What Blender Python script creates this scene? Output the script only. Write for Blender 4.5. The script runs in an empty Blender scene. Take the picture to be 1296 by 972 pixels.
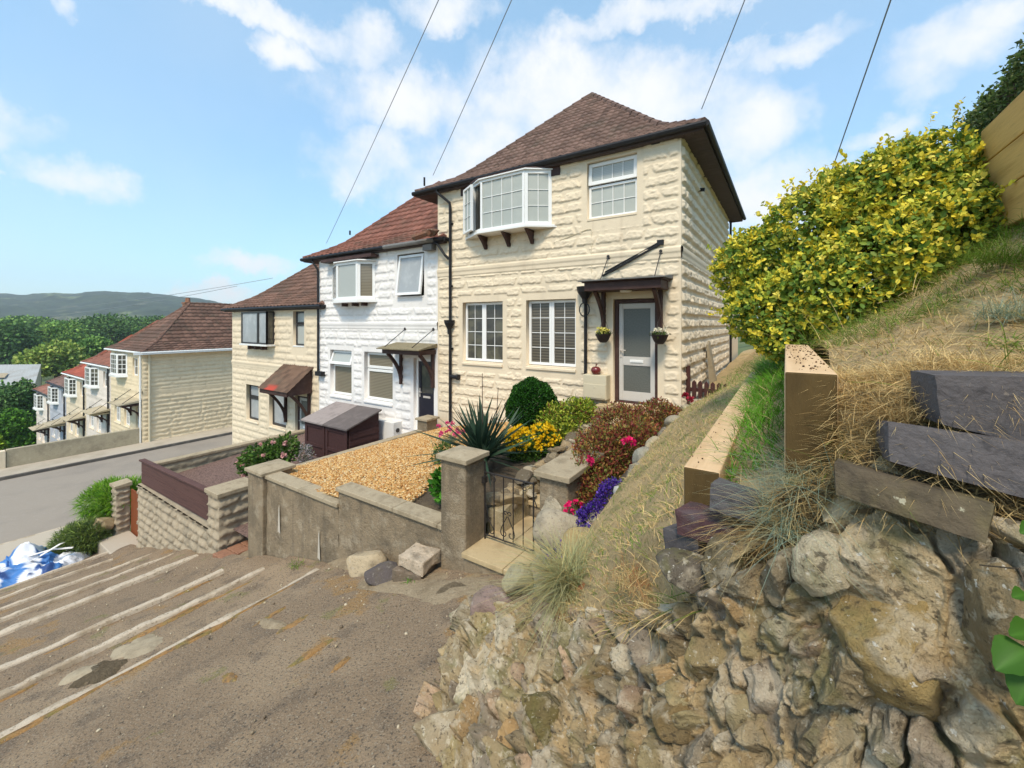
import bpy, bmesh, math, random
import numpy as np
from mathutils import Vector, Matrix
R=math.radians
rng=np.random.default_rng(7)
random.seed(7)
C=bpy.context.scene.collection
# ------------------------------------------------------------------ camera survey helpers
CAM=np.array((1.6,-8.05,1.58)); YAW=math.atan2(.551,.8345)
cy_,sy_=math.cos(YAW),math.sin(YAW)
def pix(px,py,d=None,x=None,y=None,z=None):
    """world point seen at a photo pixel, at a depth or on an axis plane (used to survey the place)"""
    a=(px-648)/525; b=(409-py)/525
    r=np.array((a*cy_-sy_,a*sy_+cy_,b))
    t=d
    if x is not None: t=(x-CAM[0])/r[0]
    elif y is not None: t=(y-CAM[1])/r[1]
    elif z is not None: t=(z-CAM[2])/r[2]
    return CAM+t*r
def lin(r,g,b):
    f=lambda c:(c/255/12.92 if c<=10 else ((c/255+.055)/1.055)**2.4)
    return np.array((f(r),f(g),f(b)))
# ------------------------------------------------------------------ noise
def _h(ix,iy,iz,seed):
    n=(ix*374761393+iy*668265263+iz*2147483647+seed*1274126177)&0xffffffff
    n=((n^(n>>13))*1274126177)&0xffffffff
    n=((n^(n>>15))*2246822519)&0xffffffff
    return ((n^(n>>16))&0xffffff)/float(0xffffff)*2-1
def vn(P,seed=0):
    P=np.asarray(P,float)
    if P.shape[-1]==2: P=np.concatenate([P,np.zeros(P.shape[:-1]+(1,))],-1)
    i=np.floor(P).astype(np.int64); f=P-i; u=f*f*(3-2*f)
    x,y,z=i[...,0],i[...,1],i[...,2]; o=0
    for dx in (0,1):
        for dy in (0,1):
            for dz in (0,1):
                w=(u[...,0] if dx else 1-u[...,0])*(u[...,1] if dy else 1-u[...,1])*(u[...,2] if dz else 1-u[...,2])
                o=o+w*_h(x+dx,y+dy,z+dz,seed)
    return o
def fbm(P,o=4,seed=0,g=.5):
    P=np.asarray(P,float); s=0;a=1
    for k in range(o):
        s=s+a*vn(P,seed+k*17); P=P*2.03; a*=g
    return s
def sst(a,b,x):
    t=np.clip((x-a)/(b-a),0,1); return t*t*(3-2*t)
# ------------------------------------------------------------------ objects
def mk(name,V,F,mat,parent=None,smooth=False,col=None,bevel=0,midx=None):
    me=bpy.data.meshes.new(name)
    V=np.asarray(V,np.float32).reshape(-1,3)
    if isinstance(F,np.ndarray):
        k=F.shape[1]; M=len(F)
        me.vertices.add(len(V)); me.vertices.foreach_set('co',V.ravel())
        me.loops.add(M*k); me.loops.foreach_set('vertex_index',F.astype(np.int32).ravel())
        me.polygons.add(M); me.polygons.foreach_set('loop_start',np.arange(0,M*k,k,dtype=np.int32))
        me.update(calc_edges=True)
    else:
        me.from_pydata(V.tolist(),[],[tuple(int(i) for i in f) for f in F]); me.update()
    for m in (mat if isinstance(mat,(list,tuple)) else [mat]): me.materials.append(m)
    if midx is not None: me.polygons.foreach_set('material_index',np.asarray(midx,np.int32))
    if smooth: me.polygons.foreach_set('use_smooth',np.ones(len(me.polygons),bool))
    if col is not None:
        col=np.asarray(col,np.float32)
        if col.shape[-1]==3: col=np.concatenate([col,np.ones((len(col),1),np.float32)],1)
        at=me.color_attributes.new('Col','FLOAT_COLOR','POINT'); at.data.foreach_set('color',col.ravel())
    o=bpy.data.objects.new(name,me); C.objects.link(o)
    if parent is not None:
        o.parent=parent; w=parent.get('_w'); 
        if w is not None: o.location=(-w[0],-w[1],-w[2])
    if bevel:
        b=o.modifiers.new('Bevel','BEVEL'); b.width=bevel; b.segments=2; b.limit_method='ANGLE'; b.angle_limit=R(40)
    return o
def tag(o,label=None,cat=None,group=None,kind=None):
    if label: o['label']=label
    if cat: o['category']=cat
    if group: o['group']=group
    if kind: o['kind']=kind
    return o
def thing(name,label,cat,loc,group=None):
    o=bpy.data.objects.new(name,None); C.objects.link(o); o.location=tuple(float(v) for v in loc)
    o['_w']=[float(v) for v in loc]; o.empty_display_size=.2
    return tag(o,label,cat,group)
class MB:
    def __init__(s): s.v=[];s.f=[];s.c=[];s.n=0;s.m=[]
    def add(s,V,F,col=None,mi=0):
        V=np.asarray(V,float).reshape(-1,3); s.v.append(V)
        for f in F: s.f.append(tuple(int(i)+s.n for i in f)); s.m.append(mi)
        s.c.append(np.tile(np.asarray(col if col is not None else (1,1,1),float),(len(V),1)) if np.ndim(col)<2 else np.asarray(col,float))
        s.n+=len(V); return s
    def box(s,x0,x1,y0,y1,z0,z1,col=None,mi=0):
        return s.hexa([(x0,y0,z0),(x1,y0,z0),(x1,y1,z0),(x0,y1,z0),(x0,y0,z1),(x1,y0,z1),(x1,y1,z1),(x0,y1,z1)],col,mi)
    def hexa(s,P,col=None,mi=0):
        return s.add(P,[(0,3,2,1),(4,5,6,7),(0,1,5,4),(1,2,6,5),(2,3,7,6),(3,0,4,7)],col,mi)
    def beam(s,p,q,w,h,up=(0,0,1),col=None,mi=0):
        p,q=np.array(p,float),np.array(q,float); d=(q-p)/np.linalg.norm(q-p); up=np.array(up,float)
        r=np.cross(d,up); r/=np.linalg.norm(r); u=np.cross(r,d)
        P=[e+a*r*w/2+b*u*h/2 for (e,b) in ((p,-1),(p,1)) for a in ()]
        P=[p-r*w/2-u*h/2,p+r*w/2-u*h/2,q+r*w/2-u*h/2,q-r*w/2-u*h/2,p-r*w/2+u*h/2,p+r*w/2+u*h/2,q+r*w/2+u*h/2,q-r*w/2+u*h/2]
        return s.hexa(P,col,mi)
    def tube(s,pts,r,n=8,col=None,mi=0,cap=True):
        pts=[np.array(p,float) for p in pts]; rr=r if np.ndim(r) else [r]*len(pts); V=[];prev=None
        for i,p in enumerate(pts):
            d=pts[min(i+1,len(pts)-1)]-pts[max(i-1,0)]; d/=np.linalg.norm(d)+1e-9
            if prev is None:
                a=np.array((0,0,1.)) if abs(d[2])<.9 else np.array((1.,0,0))
            else: a=prev
            u=a-d*np.dot(a,d); u/=np.linalg.norm(u)+1e-9; w=np.cross(d,u); prev=u
            for k in range(n):
                t=2*math.pi*k/n; V.append(p+rr[i]*(math.cos(t)*u+math.sin(t)*w))
        F=[(i*n+k,i*n+(k+1)%n,(i+1)*n+(k+1)%n,(i+1)*n+k) for i in range(len(pts)-1) for k in range(n)]
        if cap: F+=[tuple(range(n))[::-1],tuple((len(pts)-1)*n+k for k in range(n))]
        return s.add(V,F,col,mi)
    def lathe(s,cx,cy,prof,n=20,col=None,mi=0):
        V=[(cx+r*math.cos(2*math.pi*k/n),cy+r*math.sin(2*math.pi*k/n),z) for r,z in prof for k in range(n)]
        F=[(i*n+k,i*n+(k+1)%n,(i+1)*n+(k+1)%n,(i+1)*n+k) for i in range(len(prof)-1) for k in range(n)]
        return s.add(V,F,col,mi)
    def build(s,name,mat,parent=None,bevel=0,smooth=False,colors=False):
        return mk(name,np.concatenate(s.v),s.f,mat,parent,smooth,np.concatenate(s.c) if colors else None,bevel,s.m if isinstance(mat,(list,tuple)) else None)
def grid_faces(nr,nc,mask=None):
    i=np.arange(nr-1)[:,None]*nc+np.arange(nc-1)[None,:]
    F=np.stack([i,i+1,i+nc+1,i+nc],-1).reshape(-1,4)
    return F if mask is None else F[mask.ravel()]
_ico={}
def ico(sub):
    if sub not in _ico:
        bm=bmesh.new(); bmesh.ops.create_icosphere(bm,subdivisions=sub,radius=1)
        _ico[sub]=(np.array([v.co[:] for v in bm.verts]),np.array([[v.index for v in f.verts] for f in bm.faces])); bm.free()
    return _ico[sub]
def rock(seed,size,rot=0,sub=3,planes=13,amp=.05,tilt=(0,0),cut=(.5,.86)):
    """angular stone: sphere cut by random planes, roughened"""
    r=np.random.default_rng(seed); V,F=ico(sub); V=V.copy()
    for k in range(planes):
        n=r.normal(size=3); n/=np.linalg.norm(n); dd=r.uniform(*cut)
        s=V@n-dd; V-=np.clip(s,0,None)[:,None]*n
    V*=1+amp*fbm(V*2.5+seed*3.1,3,seed)[:,None]
    V*=np.array(size)/2/.8
    M=(Matrix.Rotation(rot,3,'Z')@Matrix.Rotation(tilt[0],3,'X')@Matrix.Rotation(tilt[1],3,'Y'))
    return V@np.array(M).T,F
# ------------------------------------------------------------------ materials
def newmat(name):
    m=bpy.data.materials.new(name); m.use_nodes=True; nt=m.node_tree
    return m,nt,nt.nodes['Principled BSDF']
def N(nt,t,**k):
    n=nt.nodes.new(t)
    for a,b in k.items():
        if a.startswith('i_'):
            key=a[2:]; key=int(key) if key.isdigit() else key.replace('_',' ')
            n.inputs[key].default_value=b
        else: setattr(n,a,b)
    return n
def c4(c): return (float(c[0]),float(c[1]),float(c[2]),1)
def mixc(nt,fac,a,b,blend='MIX'):
    m=N(nt,'ShaderNodeMix',data_type='RGBA',blend_type=blend)
    L=nt.links.new
    for k,v in ((0,fac),(6,a),(7,b)):
        sock=m.inputs[k]
        if hasattr(v,'is_linked'): L(v,sock)
        elif k==0: sock.default_value=v
        else: sock.default_value=c4(v)
    return m.outputs[2]
def noise_fac(nt,vec,scale,lo,hi,detail=4,rough=.6,dist=0):
    n=N(nt,'ShaderNodeTexNoise',i_Scale=scale,i_Detail=detail,i_Roughness=rough,i_Distortion=dist)
    nt.links.new(vec,n.inputs['Vector'])
    r=N(nt,'ShaderNodeMapRange',i_From_Min=lo,i_From_Max=hi); r.interpolation_type='SMOOTHSTEP'
    nt.links.new(n.outputs[0],r.inputs[0]); return r.outputs[0],n.outputs[0]
def mottle(name,base,layers=(),rough=.85,bump=(),attr=False,spec=.3,scale3=None,streak=None):
    """base colour + noise layers (colour, scale, lo, hi, strength) + bump layers (scale, strength, distance)"""
    m,nt,b=newmat(name); L=nt.links.new
    tc=N(nt,'ShaderNodeTexCoord'); vec=tc.outputs['Object']
    if scale3:
        mp=N(nt,'ShaderNodeMapping'); mp.inputs['Scale'].default_value=scale3; L(vec,mp.inputs[0]); vec=mp.outputs[0]
    if attr:
        a=N(nt,'ShaderNodeVertexColor',layer_name='Col'); cur=a.outputs[0]
        if base is not None: cur=mixc(nt,1.0,cur,base,'MULTIPLY')
    else:
        rg=N(nt,'ShaderNodeRGB'); rg.outputs[0].default_value=c4(base); cur=rg.outputs[0]
    for (c,s,lo,hi,st) in layers:
        f,_=noise_fac(nt,vec,s,lo,hi)
        mm=N(nt,'ShaderNodeMath',operation='MULTIPLY'); L(f,mm.inputs[0]); mm.inputs[1].default_value=st
        cur=mixc(nt,mm.outputs[0],cur,c)
    if streak:   # rain streaks running down
        c,sx,sz,lo,hi,st=streak
        mp=N(nt,'ShaderNodeMapping'); mp.inputs['Scale'].default_value=(sx,sx,sz); L(tc.outputs['Object'],mp.inputs[0])
        f,_=noise_fac(nt,mp.outputs[0],1,lo,hi)
        mm=N(nt,'ShaderNodeMath',operation='MULTIPLY'); L(f,mm.inputs[0]); mm.inputs[1].default_value=st
        cur=mixc(nt,mm.outputs[0],cur,c)
    L(cur,b.inputs['Base Color'])
    b.inputs['Roughness'].default_value=rough; b.inputs['Specular IOR Level'].default_value=spec
    prev=None
    for (s,st,d) in bump:
        n=N(nt,'ShaderNodeTexNoise',i_Scale=s,i_Detail=5.0,i_Roughness=.65); L(vec,n.inputs['Vector'])
        bp=N(nt,'ShaderNodeBump',i_Strength=st,i_Distance=d); L(n.outputs[0],bp.inputs['Height'])
        if prev is not None: L(prev,bp.inputs['Normal'])
        prev=bp.outputs[0]
    if prev is not None: L(prev,b.inputs['Normal'])
    return m
M={}
def cream(name,base,dirt):
    return mottle(name,base,[(base*.86,1.3,.45,.7,.7),(dirt,5,.58,.8,.35),(base*1.1,30,.5,.75,.3)],.9,[(45,.5,.01),(160,.25,.004)],streak=(dirt,5,.5,.55,.8,.3))
M['cream']=cream('cream_render',np.array((.745,.63,.465)),np.array((.46,.36,.25)))
M['cream2']=cream('cream_render_pale',np.array((.735,.62,.455)),np.array((.46,.36,.24)))
M['cream3']=cream('cream_render_yellow',np.array((.76,.63,.43)),np.array((.46,.36,.23)))
M['white_r']=cream('white_render',np.array((.80,.77,.74)),np.array((.5,.45,.4)))
M['grey_r']=cream('grey_render',np.array((.45,.47,.52)),np.array((.3,.3,.3)))
M['pinkw_r']=cream('offwhite_render',np.array((.74,.66,.58)),np.array((.45,.35,.3)))
M['smooth']=mottle('smooth_cream_render',(.725,.61,.45),[((.5,.4,.25),3,.5,.75,.35)],.9,[(80,.3,.005)])
M['tile']=mottle('roof_tile',None,[((.10,.085,.06),2.2,.52,.72,.45),((.30,.26,.2),14,.62,.8,.5)],.9,[(60,.5,.01)],attr=True)
M['upvc']=mottle('white_upvc',(.82,.82,.80),[((.6,.58,.52),6,.55,.8,.25)],.35,spec=.5)
M['blackpl']=mottle('black_plastic',(.016,.016,.018),[((.05,.045,.042),8,.5,.8,.4)],.5,spec=.25)
M['darkfr']=mottle('dark_grey_frame',(.03,.028,.028),[((.07,.06,.055),9,.5,.8,.4)],.45,spec=.5)
M['brownwood']=mottle('brown_stained_wood',(.055,.027,.022),[((.10,.055,.045),6,.4,.75,.6),((.03,.015,.012),20,.5,.8,.5)],.6,[(40,.3,.004)],scale3=None)
M['soffit']=mottle('soffit_board',(.07,.052,.05),[((.12,.09,.085),5,.4,.8,.5)],.7)
M['lead']=mottle('lead_sheet',(.16,.155,.15),[((.26,.25,.22),6,.4,.8,.6),((.1,.09,.07),20,.5,.8,.5)],.65,[(30,.4,.01)])
M['mossroof']=mottle('mossy_felt',(.22,.19,.12),[((.30,.25,.15),9,.4,.7,.7),((.12,.10,.06),22,.5,.7,.7)],.95,[(40,1,.02)])
M['concrete']=mottle('weathered_concrete',(.30,.232,.15),[((.19,.15,.10),2.2,.44,.62,.8),((.42,.35,.25),6,.52,.68,.65),((.15,.125,.09),26,.54,.64,.4),((.48,.41,.3),70,.6,.68,.5)],.95,[(40,1,.02),(140,.8,.01)],streak=((.14,.115,.085),7,.6,.5,.75,.55))
M['coping']=mottle('coping_concrete',(.38,.31,.21),[((.25,.2,.13),6,.45,.7,.8),((.45,.39,.28),18,.5,.75,.5),((.13,.11,.08),45,.56,.72,.5)],.95,[(90,.6,.01)])
M['slab']=mottle('sandstone_slab',(.47,.36,.205),[((.35,.26,.14),4,.45,.7,.7),((.55,.44,.27),17,.5,.75,.5),((.22,.17,.1),50,.58,.72,.4)],.92,[(90,.4,.008)])
M['blockwall']=mottle('rockfaced_block',(.40,.33,.235),[((.26,.22,.16),2.5,.45,.7,.8),((.5,.43,.31),14,.5,.75,.5),((.15,.13,.1),40,.58,.75,.5)],.95,[(60,.8,.015)])
M['oldwall']=mottle('old_render_wall',(.42,.36,.25),[((.28,.24,.17),1.2,.45,.68,.8),((.52,.46,.33),7,.5,.75,.5),((.2,.17,.12),20,.58,.72,.5)],.95,[(50,.6,.015)])
M['mossline']=mottle('orange_moss',(.36,.20,.075),[((.20,.18,.06),6,.45,.65,.8),((.14,.11,.075),18,.5,.65,.8),((.45,.30,.14),45,.56,.68,.6)],1,[(60,1,.02)])
M['asphalt']=mottle('old_asphalt',(.275,.195,.122),[((.36,.262,.165),.9,.44,.62,.8),((.18,.132,.09),2.6,.52,.66,.75),((.34,.20,.075),1.25,.585,.64,.75),((.20,.19,.06),2.1,.63,.68,.55),((.36,.30,.22),75,.56,.64,.9),((.06,.052,.045),55,.55,.64,.8),((.42,.36,.27),28,.66,.70,.7)],.95,[(70,1,.018),(25,.6,.025)])
M['road']=mottle('road_asphalt',(.29,.25,.205),[((.23,.2,.17),.5,.45,.7,.7),((.33,.29,.25),8,.5,.75,.5),((.36,.31,.26),60,.55,.7,.4)],.95,[(80,.5,.01)])
M['pave']=mottle('pavement_concrete',(.44,.38,.30),[((.33,.28,.21),.9,.45,.7,.7),((.5,.44,.36),12,.5,.75,.4)],.95,[(80,.4,.008)])
M['kerb']=mottle('kerb_stone',(.10,.09,.08),[((.2,.18,.15),3,.45,.75,.6)],.9,[(60,.4,.008)])
M['edging']=mottle('step_edging_concrete',(.52,.435,.33),[((.33,.255,.17),2.2,.47,.62,.8),((.6,.52,.41),16,.5,.75,.5),((.22,.17,.115),30,.55,.66,.7)],.95,[(70,.7,.015)])
M['dirt']=mottle('trodden_dirt',(.36,.28,.18),[((.24,.18,.11),3,.45,.66,.7),((.46,.37,.25),14,.52,.68,.6),((.16,.125,.08),45,.55,.68,.6),((.40,.25,.10),2,.58,.68,.6)],1,[(35,1,.03),(120,.8,.01)])
M['soil']=mottle('dry_soil',(.25,.185,.11),[((.15,.11,.065),4,.45,.7,.7),((.38,.29,.17),22,.5,.72,.7),((.10,.085,.05),60,.55,.7,.6)],1,[(35,1,.04),(140,.8,.01)])
M['bank']=mottle('grassy_bank',(.50,.365,.19),[((.15,.17,.05),3,.52,.66,.6),((.42,.32,.16),11,.5,.7,.6),((.12,.09,.05),40,.56,.7,.6)],1,[(30,1,.04),(140,.8,.01)])
M['bed']=mottle('planting_soil',(.10,.075,.05),[((.17,.13,.08),8,.45,.7,.7),((.05,.04,.03),30,.5,.7,.6)],1,[(40,1,.03)])
M['gravelbase']=mottle('gravel_base',(.36,.26,.13),[((.25,.17,.08),40,.45,.6,.8)],1,[(60,1,.02)])
M['pebble']=mottle('pebble_stone',None,[],.8,[(90,.3,.004)],attr=True)
M['wallrock']=mottle('rubble_stone',None,[((.24,.18,.10),5,.50,.64,.5),((.62,.53,.39),9,.52,.64,.55),((.42,.28,.12),3.2,.55,.66,.5),((.17,.16,.055),6.5,.53,.66,.6),((.70,.62,.47),30,.58,.66,.5),((.74,.70,.60),55,.65,.70,.8),((.07,.055,.035),40,.58,.66,.7)],.95,[(30,.8,.015),(80,1,.012),(200,1,.006)],attr=True)
M['stone']=mottle('loose_stone',None,[((.15,.125,.09),7,.45,.7,.6),((.5,.46,.38),24,.58,.72,.5),((.07,.06,.05),45,.57,.7,.6)],.93,[(25,.8,.02),(100,.7,.008)],attr=True)
M['bluebrick']=mottle('dark_brick',None,[((.11,.105,.11),9,.45,.7,.5),((.03,.027,.03),30,.5,.7,.5),((.24,.2,.16),55,.63,.72,.6)],.75,[(30,.5,.008),(140,.6,.004)],attr=True,spec=.4)
M['dirtybrick']=mottle('weathered_brick',(.11,.085,.055),[((.16,.135,.06),5,.45,.65,.7),((.05,.04,.03),16,.5,.7,.7),((.45,.42,.3),30,.66,.71,.8)],.9,[(30,.6,.01),(140,.7,.004)])
def wood(name,base,dark,scale3,rough=.8):
    return mottle(name,base,[(dark,6,.42,.7,.7),(base*1.18,15,.5,.75,.5),(dark*.7,40,.6,.75,.35)],rough,[(22,.5,.006)],scale3=scale3)
M['sleeper']=wood('softwood_sleeper',np.array((.66,.465,.275)),np.array((.50,.325,.165)),(2.2,.16,1.6))
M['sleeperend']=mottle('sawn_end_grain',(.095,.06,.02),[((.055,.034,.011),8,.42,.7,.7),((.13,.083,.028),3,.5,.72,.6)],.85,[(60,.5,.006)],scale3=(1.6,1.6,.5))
M['fencewood']=wood('treated_fence_timber',np.array((.66,.40,.125)),np.array((.46,.26,.07)),(2,.2,2.2))
M['plank']=wood('purple_brown_plank',np.array((.105,.052,.044)),np.array((.06,.028,.025)),(.4,2,6))
M['shedwood']=wood('dark_brown_board',np.array((.06,.026,.024)),np.array((.035,.015,.015)),(2,2,9))
M['picket']=wood('picket_brown',np.array((.075,.028,.024)),np.array((.04,.016,.014)),(5,5,.5))
M['orangegate']=wood('orange_stain_gate',np.array((.23,.065,.02)),np.array((.13,.035,.012)),(5,5,.5))
M['felt_l']=mottle('felt_light',(.30,.255,.24),[((.2,.17,.16),5,.45,.7,.6)],.95,[(60,.5,.006)])
M['felt_d']=mottle('felt_dark',(.125,.105,.10),[((.19,.16,.15),5,.45,.7,.5)],.95,[(60,.5,.006)])
M['iron']=mottle('black_iron',(.02,.017,.016),[((.09,.045,.025),18,.58,.75,.6)],.6,spec=.5)
M['meter']=mottle('meter_box_plastic',(.60,.53,.38),[((.45,.38,.25),6,.5,.75,.4)],.6)
M['whitebox']=mottle('white_box',(.75,.73,.69),[((.6,.55,.5),6,.5,.75,.4)],.7)
M['redpot']=mottle('red_glazed',(.16,.02,.02),[((.08,.012,.012),10,.45,.7,.6)],.25,spec=.6)
M['basket']=mottle('dark_pot',(.028,.02,.02),[((.05,.04,.04),20,.5,.7,.5)],.6)
M['cable']=mottle('grey_cable',(.26,.28,.31),[],.6)
M['doorwhite']=mottle('door_paint',(.56,.535,.50),[((.5,.46,.4),5,.5,.75,.4)],.5)
M['doornavy']=mottle('door_navy',(.014,.012,.022),[((.03,.025,.035),7,.5,.75,.4)],.4,spec=.5)
M['metalgrey']=mottle('metal_letterbox',(.55,.5,.45),[],.3)
M['corr']=mottle('grey_sheet_roof',(.36,.37,.36),[((.27,.25,.22),.25,.5,.7,.7),((.42,.43,.42),.8,.5,.7,.5)],.7)
M['tarp']=mottle('woven_tarp',None,[((.5,.55,.62),12,.58,.75,.35)],.55,[(50,.4,.006)],attr=True)
M['mortar']=mottle('mortar',(.42,.34,.21),[((.24,.20,.09),14,.47,.66,.7),((.58,.5,.36),40,.56,.66,.6),((.12,.09,.05),55,.58,.66,.6)],.95,[(60,.8,.01)])
M['slatechip']=mottle('slate_chips',(.22,.14,.115),[((.10,.065,.06),25,.45,.6,.9),((.38,.27,.22),60,.55,.68,.7)],.9,[(50,1,.03)])
M['redbrick']=mottle('red_brick',(.30,.15,.09),[((.18,.08,.05),9,.45,.7,.6),((.4,.26,.18),30,.55,.7,.5)],.9,[(60,.6,.008)])
M['bark']=mottle('bark',(.10,.075,.05),[((.05,.04,.03),8,.45,.7,.7)],.95,[(30,.8,.03)])
def leafmat(name,trans=.25,rough=.55):
    m,nt,b=newmat(name); L=nt.links.new
    a=N(nt,'ShaderNodeVertexColor',layer_name='Col'); L(a.outputs[0],b.inputs['Base Color'])
    b.inputs['Roughness'].default_value=rough; b.inputs['Specular IOR Level'].default_value=.25
    if trans:
        t=N(nt,'ShaderNodeBsdfTranslucent'); mx=N(nt,'ShaderNodeMixShader'); mx.inputs[0].default_value=trans
        L(a.outputs[0],t.inputs[0]); out=[n for n in nt.nodes if n.type=='OUTPUT_MATERIAL'][0]
        L(b.outputs[0],mx.inputs[1]); L(t.outputs[0],mx.inputs[2]); L(mx.outputs[0],out.inputs[0])
    return m
M['leaf']=leafmat('leaf'); M['grass']=leafmat('grass_blade',.3,.6); M['petal']=leafmat('petal',.3,.6); M['farleaf']=leafmat('far_leaf',0,.8)
def glass(name,base,layers=(),rough=.04,spec=.6,coat=.6):
    m=mottle(name,base,layers,.5,spec=.3)
    b=m.node_tree.nodes['Principled BSDF']; b.inputs['Coat Weight'].default_value=coat; b.inputs['Coat Roughness'].default_value=rough
    return m
M['pane_blind']=glass('pane_pale_blind',(.40,.42,.38),[((.5,.51,.46),2,.4,.7,.5)])
M['pane_dark']=glass('pane_dark_room',(.045,.042,.036),[((.13,.12,.08),1.7,.45,.65,.8),((.02,.02,.02),4,.5,.7,.7)],coat=.9)
M['pane_frost']=glass('pane_obscured',(.10,.105,.095),[((.16,.165,.15),50,.4,.65,.6)],.25,coat=.4)
M['pane_net']=glass('pane_net_curtain',(.34,.36,.37),[((.5,.52,.52),3,.45,.7,.5)])
def slats(name,c1,c2,scale):
    m,nt,b=newmat(name); L=nt.links.new
    tc=N(nt,'ShaderNodeTexCoord'); w=N(nt,'ShaderNodeTexWave',i_Scale=scale,i_Distortion=.6,i_Detail=1.0,bands_direction='Z'); L(tc.outputs['Object'],w.inputs[0])
    L(mixc(nt,w.outputs[1],c1,c2),b.inputs['Base Color']); b.inputs['Roughness'].default_value=.5
    b.inputs['Coat Weight'].default_value=.6; b.inputs['Coat Roughness'].default_value=.04
    return m
M['pane_slat']=slats('pane_slatted_blind',(.11,.09,.06),(.27,.23,.16),7)
M['pane_slatpale']=slats('pane_pale_slats',(.36,.38,.35),(.44,.45,.42),9)
M['pane_brownblind']=slats('pane_brown_blind',(.045,.036,.025),(.13,.11,.08),5)
# ------------------------------------------------------------------ house building
def relief(w,h,openings,res,seed,course=.245,amp=1.,marg=(.12,.17,.25),bands=(),lens=(.42,.95),edge=.05,off=0.,rough=1.):
    """rock-faced block render: grid lines s,t, displacement d, face mask"""
    def lines(n0,n1,cuts):
        a=[n0,n1]+[c for c in cuts if n0<c<n1]; a=sorted(set(round(v,4) for v in a)); out=[]
        for p,q in zip(a[:-1],a[1:]):
            k=max(1,int(round((q-p)/res))); out+=list(np.linspace(p,q,k,endpoint=False))
        return np.array(out+[n1])
    s=lines(0,w,[v for o in openings for v in o[:2]]); t=lines(0,h,[v for o in openings for v in o[2:4]])
    S,T=np.meshgrid(s,t); r=np.random.default_rng(seed); jag=.022*fbm(np.stack([S*16,T*16],-1),3,seed+40)
    k=np.floor((T+off)/course).astype(int); tt=(T+off)/course-k
    d=np.zeros_like(S); e=np.zeros_like(S); tilt=np.zeros_like(S)
    for kk in range(k.min(),k.max()+1):
        br=[-r.uniform(0,lens[1])]
        while br[-1]<w: br.append(br[-1]+r.uniform(*lens))
        br=np.array(br); tv=r.uniform(-1,1,len(br)); m=k==kk
        i=np.searchsorted(br,S[m],'right')-1; i=np.clip(i,0,len(br)-2)
        a=S[m]-br[i]; b=br[i+1]-S[m]; v=tt[m]*course; u=(1-tt[m])*course
        sl=(tt[m]-.5)*.10*np.sign(tv[i]); e[m]=np.minimum(np.minimum(a+sl,b-sl)-.03,np.minimum(v*1.25-.03,u-.055)); tilt[m]=tv[i]*(a-b)/(a+b)
    P=np.stack([S*9,T*14],-1)
    n1=fbm(np.stack([S*13,T*17],-1),4,seed); n2=1-np.abs(fbm(np.stack([S*9+T*8,T*17-S*6],-1),3,seed+5))*1.7
    e=e+jag*sst(-.05,.03,e); body=.020+.024*np.clip(1.05-tt,0,1)+.011*n2*rough+.010*n1*rough+.006*tilt
    d=sst(-.004,.018,e)*np.clip(body,.004,.07)*amp
    msk=sst(edge*.5,edge*1.6,S)*sst(edge*.5,edge*1.6,w-S)
    for (a,b,c,f) in openings:
        dx=np.maximum(np.maximum(a-marg[0]-S,S-b-marg[0]),np.maximum(c-marg[2]-T,T-f-marg[1]))
        msk*=sst(-.01,.03,dx)
    d*=msk
    for (c,f,pr) in bands:
        inb=(T>c)&(T<f); d=np.where(inb,0,d)
        d+=pr*sst(c,c+.015,T)*sst(f+.0,f-.015,T)*(.55+.45*sst(c+.09,c+.13,T))
        near=sst(0,.05,np.maximum(c-T,T-f)); d=np.where(inb,d,d*np.clip(near,0,1))
    for (a,b,c,f) in openings:
        on=(S>=a-1e-4)&(S<=b+1e-4)&(T>=c-1e-4)&(T<=f+1e-4); d=np.where(on,0,d)
    sc=(s[:-1]+s[1:])/2; tc=(t[:-1]+t[1:])/2; SC,TC=np.meshgrid(sc,tc); mask=np.ones_like(SC,bool)
    for (a,b,c,f) in openings: mask&=~((SC>a)&(SC<b)&(TC>c)&(TC<f))
    return S,T,d,mask
def wall_mesh(mb,O,Sd,Nd,w,h,openings,res,seed,reveal=.14,**k):
    O,Sd,Nd=[np.array(v,float) for v in (O,Sd,Nd)]; Z=np.array((0,0,1.))
    S,T,d,mask=relief(w,h,openings,res,seed,**k)
    V=O+S[...,None]*Sd+T[...,None]*Z+d[...,None]*Nd
    mb.append((V.reshape(-1,3),grid_faces(*S.shape,mask)))
    for (a,b,c,f) in openings:
        q=[O+a*Sd+c*Z,O+b*Sd+c*Z,O+b*Sd+f*Z,O+a*Sd+f*Z]; q+= [p-reveal*Nd for p in q]
        mb.append((np.array(q),np.array([(0,1,5,4),(1,2,6,5),(2,3,7,6),(3,0,4,7)])))
def quad(mb,*p): mb.append((np.array(p,float),np.array([(0,1,2,3)])))
def join(mb):
    n=0;V=[];F=[]
    for v,f in mb: V.append(v);F.append(f+n);n+=len(v)
    return np.concatenate(V),np.concatenate(F)
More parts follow.
